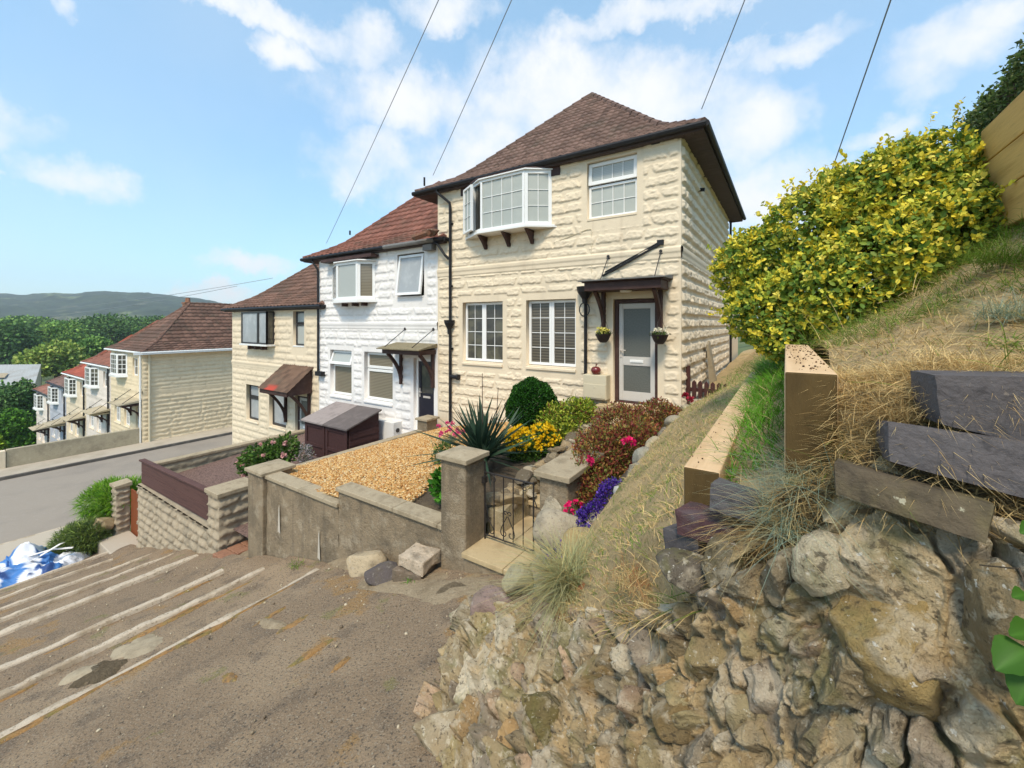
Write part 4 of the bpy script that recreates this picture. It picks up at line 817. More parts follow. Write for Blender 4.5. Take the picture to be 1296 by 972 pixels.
# gate and pier by the road
gp=thing('stone_pier','narrow stone gate pier with sloping top beside the green shrubs','pier',(-13.5,-4.4,-4.4))
mb=[]; wall_mesh(mb,(-13.72,-4.62,-4.8),(1,0,0),(0,-1,0),.36,1.95,[],.03,81,course=.16,lens=(.2,.36),amp=.9,edge=.01); wall_mesh(mb,(-13.36,-4.62,-4.8),(0,1,0),(1,0,0),.28,1.95,[],.03,82,course=.16,lens=(.3,.5),amp=.9,edge=.01); quad(mb,(-13.72,-4.62,-2.85),(-13.36,-4.62,-2.85),(-13.36,-4.34,-2.85),(-13.72,-4.34,-2.85)); quad(mb,(-13.72,-4.62,-5),(-13.72,-4.34,-5),(-13.72,-4.34,-2.85),(-13.72,-4.62,-2.85)); quad(mb,(-13.72,-4.34,-5),(-13.36,-4.34,-5),(-13.36,-4.34,-2.85),(-13.72,-4.34,-2.85)); V,F=join(mb); mk('pier_body',V,F,M['blockwall'],gp)
m=MB(); m.hexa([(-13.77,-4.67,-2.848),(-13.31,-4.67,-2.848),(-13.31,-4.30,-2.848),(-13.77,-4.30,-2.848),(-13.77,-4.67,-2.78),(-13.31,-4.67,-2.78),(-13.31,-4.30,-2.74),(-13.77,-4.30,-2.74)]); m.build('cap',M['coping'],gp,bevel=.01)
og=thing('wooden_gate','orange-brown boarded gate standing between stone pier and block wall','gate',(-12.4,-4.0,-4.3))
for k in range(9):
    m=MB(); a=-13.33+.172*k; m.box(a,a+.165,-4.33,-4.30,-4.25,-2.95); m.build('board',M['orangegate'],og)
m=MB(); m.box(-13.3,-11.78,-4.298,-4.25,-3.2,-3.1); m.box(-13.3,-11.78,-4.298,-4.25,-4.1,-4.0); m.build('rail',M['orangegate'],og)
m=MB(); m.box(-13.3,-11.74,-5.0,-4.36,-4.5,-4.06); tag(m.build('landing_slab',M['pave'],bevel=.02),kind='structure')
# far garden wall along the road
fw=thing('roadside_wall','long pale rendered wall beside the far pavement, running from the far end house','wall',(-28.85,-2.6,-5.2))
m=MB(); m.box(-28.98,-28.73,-4.9,-.1,-6.2,-4.33); m.build('wall_panel',M['oldwall'],fw,bevel=.015); m=MB(); m.box(-29.02,-28.69,-5.35,-4.92,-6.2,-4.36); m.build('end_pier',M['cream2'],fw,bevel=.02)
m=MB(); m.box(-30,-28.98,-12,-5.36,-6.2,-4.40); m.build('return_panel',M['cream2'],fw)
m=MB(); m.hexa([(-62,-5.1,-9),(-29.05,-5.1,-9),(-29.05,-4.95,-9),(-62,-4.95,-9),(-62,-5.1,-9.8),(-29.05,-5.1,-4.4),(-29.05,-4.95,-4.4),(-62,-4.95,-9.8)]); m.build('front_panel',M['oldwall'],fw)
# ================================================================== loose stones at the wall foot
def stone_thing(name,label,cat,p,size,seed,colr,rot=0,planes=11,tilt=(0,0),sub=4,amp=.03,group=None,mat='stone'):
    V,F=rock(seed,size,rot,sub,planes,amp,tilt); V=V+np.array(p); o=mk(name,V,F,M[mat],None,False,np.tile(colr,(len(V),1)))
    return tag(o,label,cat,group)
def on(px,py,zf=gz):
    p=pix(px,py,d=4.)
    for _ in range(60): p=pix(px,py,z=zf(p[0]))
    return p
p=on(462,723); stone_thing('boulder','pale angular stone leaning by the garden wall, left of the dark slate piece','stone',p+np.array((0,0,.10)),(.44,.30,.30),101,lin(190,172,142),.5,planes=7,amp=.02)
p=on(487,733); stone_thing('boulder','dark grey slate piece between two pale stones by the wall','stone',p+np.array((0,0,.07)),(.36,.30,.22),102,lin(96,88,86),.9,planes=7,tilt=(.3,.2),amp=.015)
def blockstone(name,label,cx,cyv,z,sx,sy,sz,rot,colr,seed):
    bm=bmesh.new(); bmesh.ops.create_cube(bm,size=1); bmesh.ops.subdivide_edges(bm,edges=bm.edges[:],cuts=14,use_grid_fill=True); V=np.array([v.co[:] for v in bm.verts]); F=[[v.index for v in f.verts] for f in bm.faces]; bm.free()
    e=np.clip(np.abs(V)*2,0,1); rnd=(np.sort(e,1)[:,1]); V=V*(1-.03*sst(.8,1,rnd))[:,None]; V=V*np.array((sx,sy,sz)); V=V+.012*fbm(V*7+seed,3,seed)[:,None]*np.sign(V)
    c,s=math.cos(rot),math.sin(rot); V=V@np.array([[c,s,0],[-s,c,0],[0,0,1]])+np.array((cx,cyv,z)); o=mk(name,V,F,M['stone'],None,False,np.tile(colr,(len(V),1))); return tag(o,label,'stone')
p=on(528,727); blockstone('stone_block','squared grey stone under the pale stone block beside the gate pillar',p[0]-.01,p[1]-.03,p[2]+.05,.37,.33,.15,.25,lin(128,112,95),5)
blockstone('stone_block','pale squared stone block stacked on another beside the gate pillar',p[0]+.03,p[1]+.0,p[2]+.195,.36,.31,.13,.1,lin(196,178,155),6)
mr_=np.random.default_rng(5)
for k in range(26):
    i=int(mr_.choice([0,0,0,0,1,1,2])); yy=mr_.uniform(-8.6,-5.2); zf=gz if i==0 else tz; ox=(.10 if i==0 else .13)*1+mr_.normal(0,.02)
    tag(patch('moss_strip',xs[i]+ox,yy,mr_.uniform(.03,.08),mr_.uniform(.12,.42),-.002,M['mossline'],900+k,zf),kind='structure')
for (px,py,a,b) in ((372,790,.10,.22),(345,778,.05,.2),(392,828,.06,.25),(290,858,.12,.06),(430,842,.05,.12)):
    p=pix(px,py,d=4.)
    for _ in range(40): p=pix(px,py,z=gz(p[0]))
    tag(patch('moss_strip',p[0],p[1],a,b,-.002,M['mossline'],px,gz),kind='structure')
# loose grit and small stones lying on the ramp and apron
n=1500; ga=rng.uniform(-13.5,.2,n); gb=np.where(rng.random(n)<.45,-4.68-np.abs(rng.normal(0,.35,n)),rng.uniform(-9.5,-4.7,n)); zz=np.array([gz(a) if a>-3.5 else tz(a) for a in ga])+.012
sz=rng.uniform(.003,.009,n)*rng.choice([1,1,1,1.8],n); V0,F0=ico(1); Vp=V0[None]*(sz[:,None]*rng.uniform(.6,1.3,(n,3)))[:,None]+np.stack([ga,gb,zz],1)[:,None]
pc=np.array([lin(190,172,140),lin(150,134,110),lin(120,105,86),lin(206,192,165)])[rng.integers(0,4,n)]*.8
tag(mk('loose_grit',Vp.reshape(-1,3),(F0[None]+np.arange(n)[:,None,None]*len(V0)).reshape(-1,3),M['pebble'],col=np.repeat(pc,len(V0),0)),'loose grit and chips of stone on the asphalt ramp','grit',kind='stuff')
# blue tarpaulin heap by the road
pt=on(38,722); n=90; U,Vv=np.meshgrid(np.linspace(-1,1,n),np.linspace(-1,1,n)); rr=np.hypot(U,Vv)
P2=np.stack([U*2.2,Vv*2.2],-1); fold=1-np.abs(fbm(P2,3,5))*1.7; Zt=.42*np.clip(1-rr**2,0,1)*(.55+.5*fbm(P2*.7,2,8))+.20*fold*np.clip(1.1-rr,0,1)+.07*fbm(P2*3,3,9)
k=fbm(np.stack([U*1.2+Vv*3.0+.8*fbm(P2,2,3),Vv*.6],-1),2,12); w_=sst(.06,.18,k)[...,None]; Kc=lin(70,125,190)*.9*(1-w_)+lin(225,228,235)*w_; dk=sst(.35,.5,fbm(P2*1.5,2,77))[...,None]; Kc=Kc*(1-dk)+lin(40,70,125)*dk
Xw=pt[0]+1.15*U+.12*fbm(P2,2,1); Yw=pt[1]+1.0*Vv+.15*fbm(P2,2,2); rim=np.clip(1.25-rr,0,1)
Zw=np.array([[gz(a) for a in row] for row in Xw])+.03+np.clip(Zt,0,1)*1.0-.25*sst(.85,1.2,rr)
tp=thing('tarpaulin','crumpled blue and white woven rubble sack heaped by the near pavement','tarpaulin',(pt[0],pt[1],gz(pt[0])))
mk('sheet',np.stack([Xw,Yw,Zw],-1).reshape(-1,3),grid_faces(n,n),M['tarp'],tp,True,Kc.reshape(-1,3))
m=MB(); b=pt; 
def strap(pts,wd):
    for a,c in zip(pts[:-1],pts[1:]): m.beam(a,c,wd,.012,col=lin(232,228,222))
hz_=lambda x,y,h:(b[0]+x*.8,b[1]+y*.8,gz(b[0]+x*.8)+h*.62)
strap([hz_(-.9,-.7,.12),hz_(-.4,-.55,.45),hz_(.2,-.2,.62),hz_(.7,.35,.66),hz_(.95,.75,.5)],.07); strap([hz_(.1,.3,.5),hz_(.45,.62,.75),hz_(.8,.5,.78),hz_(.75,.1,.55),hz_(.5,-.1,.42)],.08)
strap([hz_(-.8,-.1,.2),hz_(-.2,.2,.5),hz_(.3,.1,.6)],.07); m.build('strap',M['tarp'],tp,colors=True)
# ================================================================== picket gate, plank, little things at the house
pg=thing('picket_gate','dark brown picket gate across the passage beside the house','gate',(.4,.3,.1))
m=MB(); m.box(.03,.10,.26,.33,-.05,.78); m.build('post',M['picket'],pg)
for k in range(7):
    x=.135+.105*k; zt=.52-.004*k; zb=-.1+.06*k; m=MB(); m.add([(x,.27,zb),(x+.072,.27,zb),(x+.072,.27,zt-.04),(x+.036,.27,zt),(x,.27,zt-.04),(x,.295,zb),(x+.072,.295,zb),(x+.072,.295,zt-.04),(x+.036,.295,zt),(x,.295,zt-.04)],[(0,1,2,3,4),(9,8,7,6,5),(0,5,6,1),(1,6,7,2),(2,7,8,3),(3,8,9,4),(4,9,5,0)]); m.build('picket',M['picket'],pg)
m=MB(); m.box(.10,.86,.297,.33,.02,.09); m.box(.10,.86,.297,.33,.30,.37); m.build('rail',M['picket'],pg)
m=MB(); q=pix(910,480,x=.22); m.hexa([(.14,2.4,.1),(.30,2.4,.1),(.30,2.55,.1),(.14,2.55,.1),(.06,2.44,1.08),(.10,2.44,1.08),(.10,2.75,1.16),(.06,2.75,1.16)]); tag(m.build('plank',mottle('grey_plank',(.30,.25,.17),[((.2,.16,.1),8,.45,.7,.6)],.9)),'weathered grey plank leaning on the side wall behind the picket gate','plank')
rp=thing('red_pot','small red glazed apple-shaped pot on top of the meter box','pot',(-1.6,-.12,.55))
m=MB(); m.lathe(-1.6,-.13,[(.0,.547),(.05,.547),(.085,.58),(.10,.63),(.085,.68),(.05,.70),(.0,.69)],18); m.build('body',M['redpot'],rp,smooth=True); m=MB(); m.tube([(-1.6,-.13,.69),(-1.595,-.13,.73),(-1.58,-.13,.76)],[.014,.010,.016],7); m.build('stalk',M['redpot'],rp)
# ================================================================== plants
def leaves(P,D,size,asp,col,fold=.25,seed=0,droop=0.,cv=.18,roll=True):
    """P base points, D pointing dirs -> folded leaf quads (4 verts, 2 tris as one kite)"""
    r=np.random.default_rng(seed); n=len(P); D=D/(np.linalg.norm(D,axis=1,keepdims=True)+1e-9)
    a=r.normal(size=(n,3)); S=np.cross(D,a); S/=np.linalg.norm(S,axis=1,keepdims=True)+1e-9; Nn=np.cross(S,D)
    size=np.broadcast_to(size,(n,))[:,None]; w=size*asp
    V=np.stack([P,P+D*size*.55+S*w/2+Nn*w*fold,P+D*size-np.array((0,0,1))*droop*size,P+D*size*.55-S*w/2+Nn*w*fold],1)
    F=(np.array([[0,1,2],[0,2,3]])[None]+np.arange(n)[:,None,None]*4).reshape(-1,3)
    c=np.asarray(col); c=np.broadcast_to(c,(n,3))*(1+r.normal(0,cv,(n,1)))
    return V.reshape(-1,3),F,np.repeat(np.clip(c,.003,1),4,0)
def oval(P,D,U,L,Wd,col,n=4):
    """rounder 7-vertex leaves facing U"""
    D=D/(np.linalg.norm(D,axis=1,keepdims=True)+1e-9); S=np.cross(D,U); S/=np.linalg.norm(S,axis=1,keepdims=True)+1e-9; Nn=np.cross(S,D)
    L=np.broadcast_to(L,(len(P),))[:,None]; W=L*Wd
    pts=[P,P+D*L*.3+S*W*.42+Nn*W*.08,P+D*L*.68+S*W*.44+Nn*W*.10,P+D*L-Nn*L*.08,P+D*L*.68-S*W*.44+Nn*W*.10,P+D*L*.3-S*W*.42+Nn*W*.08]
    V=np.stack(pts,1); F=(np.array([[0,1,2],[0,2,3],[0,3,4],[0,4,5]])[None]+np.arange(len(P))[:,None,None]*6).reshape(-1,3)
    return V.reshape(-1,3),F,np.repeat(np.clip(col,.003,1),6,0)
def cat(*parts):
    n=0;V=[];F=[];K=[]
    for v,f,c in parts: V.append(v);F.append(f+n);K.append(c);n+=len(v)
    return np.concatenate(V),np.concatenate(F),np.concatenate(K)
def blades(P,D,L,Wd,bend,col,seed=0,segs=3,tip=None):
    r=np.random.default_rng(seed); n=len(P); D=D/(np.linalg.norm(D,axis=1,keepdims=True)+1e-9)
    az=np.stack([D[:,0],D[:,1],np.zeros(n)],1)+r.normal(0,.15,(n,3))*np.array((1,1,0)); az/=np.linalg.norm(az,axis=1,keepdims=True)+1e-9
    S=np.cross(az,np.array((0,0,1.)))+r.normal(0,.3,(n,3)); S/=np.linalg.norm(S,axis=1,keepdims=True)+1e-9
    L=np.broadcast_to(L,(n,))[:,None]; Wd=np.broadcast_to(Wd,(n,))[:,None]; bend=np.broadcast_to(bend,(n,))[:,None]; V=[]
    for k in range(segs):
        t=k/segs; c=P+D*L*t+(az*.7-np.array((0,0,.55)))*bend*L*t*t; w=Wd*(1-t*.75)/2; V+=[c-S*w,c+S*w]
    V.append(P+D*L+(az*.7-np.array((0,0,.55)))*bend*L); k=2*segs+1; V=np.stack(V,1)
    f=[]
    for q in range(segs-1): f+=[[2*q,2*q+1,2*q+3],[2*q,2*q+3,2*q+2]]
    f.append([2*segs-2,2*segs-1,2*segs]); F=(np.array(f)[None]+np.arange(n)[:,None,None]*k).reshape(-1,3)
    c=np.broadcast_to(np.asarray(col,float),(n,3))*(1+r.normal(0,.15,(n,1)))
    return V.reshape(-1,3),F,np.repeat(np.clip(c,.003,1),k,0)
def rdir(n,r,up=0.): 
    d=r.normal(size=(n,3)); d/=np.linalg.norm(d,axis=1,keepdims=True); d[:,2]+=up; return d/np.linalg.norm(d,axis=1,keepdims=True)
def lobes_points(lobes,n,r,inner=.55):
    """points through the outer volume of several ellipsoid lobes; returns point, outward dir, depth 0..1 (1 = surface)"""
    lobes=np.array(lobes,float); w=(lobes[:,3]*lobes[:,4]+lobes[:,4]*lobes[:,5]+lobes[:,3]*lobes[:,5]); w/=w.sum(); i=r.choice(len(lobes),n,p=w); d=rdir(n,r); rad=inner+(1-inner)*r.random(n)**.6
    rad=rad*(1+.16*fbm(d*2.2+i[:,None]*7.7,3,3)); P=lobes[i,:3]+d*rad[:,None]*lobes[i,3:6]; return P,d/lobes[i,3:6]*lobes[i,3:6].mean(1,keepdims=True),rad
def skeleton(base,tops,r0,mat,parent,name='branch',seed=0,n=6):
    r=np.random.default_rng(seed); m=MB(); base=np.array(base,float)
    for t in tops:
        t=np.array(t,float); mid=[base+(t-base)*f+r.normal(0,.06,3)*np.linalg.norm(t-base)*f*(1-f)*3 for f in np.linspace(0,1,n)]; m.tube(mid,list(np.linspace(r0,r0*.25,n)),6)
    return m.build(name,mat,parent)
def bush(name,label,cat_,base,lobes,n,size,cols,probs,seed,asp=.5,mat='leaf',up=.3,group=None,inner=.5,stem=True,stemr=.02,partname='foliage'):
    r=np.random.default_rng(seed); t=thing(name,label,cat_,base,group); P,D,rad=lobes_points(lobes,n,r,inner); i=r.choice(len(cols),n,p=probs); V,F,K=leaves(P,D*.6+rdir(n,r,up)*.7,size*r.uniform(.7,1.3,n),asp,np.array(cols)[i],seed=seed)
    mk(partname,V,F,M[mat],t,col=K)
    if stem: skeleton(base,[l[:3] for l in lobes],stemr,M['bark'],t,'stem',seed)
    return t
# --- clipped box ball
bc=(-2.24,-1.6,.10)
bush('box_ball','tightly clipped dark green box ball in front of the house windows','shrub',(-2.24,-1.6,-.45),[(*bc,.44,.44,.47)],36000,.033,[lin(44,92,28)*.75,lin(66,122,36)*.8,lin(28,62,22)*.7],[.5,.3,.2],1,asp=.6,inner=.72)
# --- spirea, yellow-green, with pinkish shoots
t=bush('golden_shrub','loose lime-yellow shrub with a few reddish shoots beside the box ball','shrub',(-1.55,-1.7,-.45),[(-1.7,-1.75,-.06,.30,.3,.28),(-1.42,-1.6,.02,.28,.3,.28),(-1.5,-1.9,-.18,.34,.3,.22),(-1.30,-1.45,.10,.2,.22,.2)],7000,.055,[lin(176,190,62)*.8,lin(120,152,50)*.7,lin(205,205,90)*.85,lin(150,90,70)*.7],[.42,.33,.15,.10],2,inner=.35)
# --- yellow flowers
t=bush('yellow_flower_clump','clump of bright yellow flowers beside the spiky yucca','flowers',(-1.8,-2.4,-.65),[(-1.98,-2.35,-.38,.28,.26,.22),(-1.62,-2.3,-.30,.26,.26,.24),(-1.8,-2.55,-.42,.26,.2,.2)],4200,.06,[lin(70,110,40)*.7,lin(110,140,60)*.75],[.6,.4],3,inner=.4)
r=np.random.default_rng(4); P,D,_=lobes_points([(-1.98,-2.36,-.35,.30,.28,.24),(-1.62,-2.3,-.27,.28,.27,.26),(-1.8,-2.55,-.38,.28,.22,.24)],420,r,.9); P=P[D[:,2]>-.1]; D=D[D[:,2]>-.1]
pp=np.repeat(P,7,0); dd=np.repeat(D,7,0)*.5+rdir(len(pp),r,.2); V,F,K=leaves(pp,dd,.05,.75,lin(246,205,30)*.95,seed=6,cv=.08); mk('blossom',V,F,M['petal'],t,col=K)
# --- yucca
yb=np.array((-2.08,-3.25,-.52)); yt=thing('yucca','dark green spiky yucca behind the square gate pillar','yucca',yb)
r=np.random.default_rng(9); n=150; az=r.uniform(0,2*math.pi,n); el=np.clip(r.normal(.72,.42,n),-.25,1.5); D=np.stack([np.cos(az)*np.cos(el),np.sin(az)*np.cos(el),np.sin(el)],1); L=r.uniform(.55,1.0,n)
P=yb+np.array((0,0,.16))+r.normal(0,.045,(n,3))
V=[];F=[];K=[];k=0
V,F,K=blades(P,D,L,.075,np.where(el<.35,.35,.06),lin(66,92,72)*.75,9,segs=5); mk('leaf_rosette',V,F,M['leaf'],yt,col=K)
m=MB(); m.tube([yb+np.array((0,0,-.25)),yb+np.array((0,0,.2))],[.08,.06],8); m.build('stem',M['bark'],yt)
m=MB(); 
for (a,b) in (((-2.2,-3.1,-.2),(-2.24,-3.05,.82)),((-2.0,-3.05,-.2),(-1.98,-3.0,.62))): m.tube([a,b],[.008,.005],5)
m.build('dry_stalk',M['brownwood'],yt)
# --- pink carnations
def flowerplant(name,label,base,rad,nst,fc,gc,seed,fl=.06,h=.35):
    r=np.random.default_rng(seed); t=thing(name,label,'flowers',base); n=nst; P=np.array(base)+np.stack([r.normal(0,rad*.5,n),r.normal(0,rad*.5,n),np.zeros(n)],1); D=rdir(n,r,1.6); V,F,K=blades(P,D,h*r.uniform(.6,1.1,n),.012,.4,gc,seed); mk('stems',V,F,M['grass'],t,col=K)
    q=P[:max(6,n//14)]+D[:max(6,n//14)]*h*1.02; pp=np.repeat(q,14,0); V,F,K=leaves(pp,rdir(len(pp),r,.4),fl,.8,fc,seed=seed,cv=.12); mk('blossom',V,F,M['petal'],t,col=K); return t
flowerplant('pink_flower_plant','grey-green plant with pink blooms at the far edge of the gravel',(-3.97,-1.79,-.93),.30,220,lin(232,96,150),lin(120,140,110)*.7,21,h=.42)
# --- small plants on the gravel
bush('small_shrub','small green shrub growing alone in the middle of the gravel','plant',(-3.2,-2.9,-.85),[(-3.2,-2.9,-.62,.16,.16,.2),(-3.12,-2.9,-.52,.1,.1,.14)],420,.055,[lin(120,140,60)*.7,lin(84,110,50)*.7],[.5,.5],23,inner=.2)
bush('leafy_plant','bright green leafy plant half hidden behind the gate pillar','plant',(-2.05,-4.05,-.75),[(-2.08,-4.08,-.52,.16,.14,.2)],260,.10,[lin(86,150,40)*.7,lin(60,120,34)*.7],[.5,.5],24,inner=.2)
m=MB(); q=pix(517,606,z=-.93); m.lathe(q[0],q[1],[(.0,-.90),(.17,-.90),(.18,-.915),(.18,-1.0),(.0,-1.0)][::-1],22); tag(m.build('stepping_stone',M['coping'],smooth=False),'round pale stepping stone lying in the gravel','stepping stone')
# --- azalea mound
az_l=[(-.20,-3.36,-.04,.40,.45,.42),(-.26,-3.80,-.20,.30,.32,.30),(.08,-3.05,.0,.38,.45,.42),(-.24,-2.57,.08,.42,.5,.42),(.06,-1.97,.10,.38,.5,.38),(.16,-1.5,.08,.24,.3,.24),(-.02,-3.9,-.34,.3,.3,.26),(-.1,-2.9,-.3,.5,.9,.4)]
t=bush('azalea','large russet and olive azalea mound with a few magenta blooms beside the garden steps','shrub',(0,-2.6,-.75),az_l,40000,.043,[lin(150,78,62)*.8,lin(170,126,66)*.85,lin(120,124,58)*.85,lin(126,54,54)*.75,lin(186,152,92)*.85],[.28,.20,.28,.18,.06],25,asp=.42,inner=.5,stemr=.03)
r=np.random.default_rng(26)
blo=[pix(812,630,d=5.0),pix(777,655,d=4.55),pix(752,690,d=4.2)]
blo=[]
for px,py in ((811,630),(778,690-40),(836,520),(842,530),(830,518)): blo.append((px,py))
cent=np.array([(.14,-3.45,.25),(-.16,-3.85,.10),(.40,-1.25,.40),(.48,-1.15,.32),(.30,-1.2,.46)]); cc=[lin(226,40,110)]*2+[lin(160,40,60)]*3
for c,k in zip(cent,cc):
    pp=np.repeat(c[None]+r.normal(0,.02,(3,3)),9,0); V,F,K=leaves(pp,rdir(len(pp),r,.3),.05,.8,k,seed=int(abs(c[0]*999))); mk('blossom',V,F,M['petal'],t,col=K)
flowerplant('magenta_flowers','small plant with two magenta blooms against the gate pier',(-.12,-4.40,-.42),.10,40,lin(226,36,110),lin(120,140,70)*.6,28,fl=.035,h=.24)
# --- lobelia
lb=[(.30,-4.98,-.20,.13,.2,.16),(.22,-4.72,-.12,.14,.2,.15),(.28,-4.4,.0,.13,.2,.14),(.16,-5.12,-.30,.14,.16,.12)]
t=bush('purple_lobelia','trailing violet lobelia spilling over the stone edging','flowers',(.25,-4.8,-.4),lb,9000,.022,[lin(84,50,160)*.8,lin(64,36,130)*.7,lin(120,90,195)*.8,lin(70,90,60)*.6],[.46,.28,.16,.10],30,asp=.8,mat='petal',inner=.6,stem=False,partname='blossom')
m=MB(); c=(.40,-4.55,.12); m.lathe(c[0],c[1],[(.0,c[2]-.05),(.035,c[2]-.045),(.055,c[2]),(.045,c[2]+.04),(.0,c[2]+.055)],16); m.lathe(c[0],c[1],[(.03,c[2]-.12),(.04,c[2]-.10),(.02,c[2]-.06),(.0,c[2]-.05)],12); tag(m.build('stone_finial',mottle('pale_grey_stone',(.42,.40,.37),[((.3,.28,.25),12,.45,.7,.6)],.9),smooth=True),'small rounded pale grey stone ornament standing among the violet lobelia','ornament')
# --- rose bush and shrubs by the road
rb=[(-8.75,-3.2,-1.62,.40,.35,.34),(-8.25,-3.15,-1.48,.42,.35,.36),(-7.95,-3.0,-1.30,.32,.3,.30),(-9.05,-3.2,-1.8,.3,.3,.25)]
t=bush('rose_bush','straggly rose bush with faded pink flowers in the white house garden','shrub',(-8.4,-3.1,-2.2),rb,3000,.085,[lin(92,130,46)*.7,lin(64,100,38)*.65,lin(120,150,70)*.7],[.5,.35,.15],33,asp=.6,inner=.4)
r=np.random.default_rng(34); P,D,_=lobes_points(rb,26,r,.95); pp=np.repeat(P,10,0); V,F,K=leaves(pp,rdir(len(pp),r,.3),.075,.9,lin(222,170,165),seed=35,cv=.15); mk('blossom',V,F,M['petal'],t,col=K)
bush('lavender_bush','pale grey-leaved plant with whitish flowers at the foot of the bin store','plant',(-9.0,-1.95,-2.15),[(-9.0,-1.95,-1.85,.35,.2,.25)],700,.05,[lin(190,185,190)*.7,lin(120,130,100)*.6],[.5,.5],36,inner=.3,stem=False)
def sprigbush(name,label,base,lobes,n,L,cols,seed):
    r=np.random.default_rng(seed); t=thing(name,label,'shrub',base); P,D,rad=lobes_points(lobes,n,r,.6); i=r.integers(0,len(cols),n); V,F,K=blades(P,D*.7+rdir(n,r,.5)*.6,L*r.uniform(.6,1.2,n),.022,.3,np.array(cols)[i],seed,segs=2); mk('foliage',V,F,M['grass'],t,col=K); skeleton(base,[l[:3] for l in lobes],.03,M['bark'],t,'stem',seed); return t
sprigbush('feathery_shrub','bright green feathery shrub beside the narrow stone pier, upper of the two',(-14.3,-4.5,-4.3),[(-14.6,-4.5,-3.45,.75,.65,.5),(-14.0,-4.3,-3.3,.6,.6,.42),(-14.5,-4.2,-3.7,.8,.7,.5)],9000,.20,[lin(120,170,40)*.75,lin(92,146,34)*.7,lin(150,190,60)*.8],41)
sprigbush('conifer_shrub','grey-green and lime low conifer shrub at the step edge below the narrow stone pier',(-13.9,-5.2,-4.55),[(-14.0,-5.25,-4.15,.55,.5,.45),(-13.6,-5.1,-4.0,.45,.4,.42),(-14.1,-5.3,-4.45,.6,.5,.35)],8000,.15,[lin(120,145,70)*.7,lin(96,118,72)*.65,lin(150,170,80)*.75],42)
stone_thing('boulder','pale stone lying beside the low conifer shrub','stone',(-13.55,-4.85,-3.75),(.5,.35,.4),121,lin(170,150,115),.2)
# --- hanging baskets
for i,(x,lab,fc) in enumerate(((-1.40,'dark hanging pot of pale yellow flowers left of the front door',lin(240,230,130)),(-.32,'dark hanging pot of whitish flowers right of the front door',lin(235,228,205)))):
    t=thing('hanging_basket',lab,'hanging basket',(x,-.25,1.36),'hanging baskets at the front door'); m=MB(); m.lathe(x,-.25,[(.0,1.20),(.06,1.20),(.105,1.25),(.15,1.36),(.158,1.37),(.145,1.37),(.0,1.34)],18); m.build('pot',M['basket'],t,smooth=True)
    r=np.random.default_rng(50+i); V,F,K=leaves(np.array((x,-.25,1.36))+r.normal(0,.06,(160,3))*np.array((1,1,.3)),rdir(160,r,.9),.07,.5,lin(90,110,50)*.6,seed=51); mk('foliage',V,F,M['leaf'],t,col=K)
    q=np.array((x,-.25,1.44))+r.normal(0,.06,(22,3))*np.array((1,1,.45)); V,F,K=leaves(np.repeat(q,8,0),rdir(176,r,.3),.045,.8,fc,seed=52,cv=.08); mk('blossom',V,F,M['petal'],t,col=K)
    m=MB()
    for a in (0,2.1,4.2): m.tube([(x+.14*math.cos(a),-.25+.14*math.sin(a),1.37),(x,-.2,1.72)],.003,4)
    m.build('hanger',M['iron'],t)
# ================================================================== low rubble wall along the path
def rubble_pile(m,path,hgt,wd,n,size,seed,pal):
    r=np.random.default_rng(seed); path=np.array(path,float)
    for k in range(n):
        t=r.random()*(len(path)-1); i=int(t); p=path[i]+(path[min(i+1,len(path)-1)]-path[i])*(t-i); lev=r.random()
        s=size*r.uniform(.6,1.3); V,F=rock(seed*100+k,(s*r.uniform(.9,1.6),s*r.uniform(.7,1.1),s*r.uniform(.4,.8)),r.uniform(0,6.3),2,9,.06,(r.normal(0,.25),r.normal(0,.25)))
        m.add(V+p+np.array((r.normal(0,wd/3),r.normal(0,wd/3),lev*hgt)),F,col=np.array(pal)[r.integers(len(pal))]*r.uniform(.75,1.15))
PALS=[lin(178,160,130)*.8,lin(150,132,102)*.8,lin(200,186,160)*.8,lin(134,120,98)*.8,lin(168,146,112)*.8]
lw=thing('rubble_kerb','low dry rubble kerb wall along the left of the garden steps','wall',(-1.2,-2.6,-.6))
m=MB(); rubble_pile(m,[(-1.28,-4.0,-.80),(-1.24,-3.2,-.72),(-1.20,-2.4,-.58),(-1.2,-1.6,-.42),(-1.22,-.9,-.28)],.30,.12,190,.17,7,PALS); m.build('stones',M['stone'],lw,colors=True)
m=MB(); m.hexa([(-1.38,-4.1,-1.0),(-1.12,-4.1,-1.0),(-1.12,-.7,-.6),(-1.38,-.7,-.6),(-1.34,-4.1,-.62),(-1.15,-4.1,-.62),(-1.15,-.7,-.12),(-1.34,-.7,-.12)]); m.build('mortar_core',M['mortar'],lw)
tag(mk('rock_slab',*[a for a in (lambda vf:(vf[0]+np.array((-1.25,-3.85,-.56)),vf[1]))(rock(88,(.42,.3,.16),.3,4,8,.03))],M['stone'],None,False,np.tile(lin(176,155,120)*.8,(len(ico(4)[0]),1))),'flat-topped tan rock just behind the iron gate','stone')
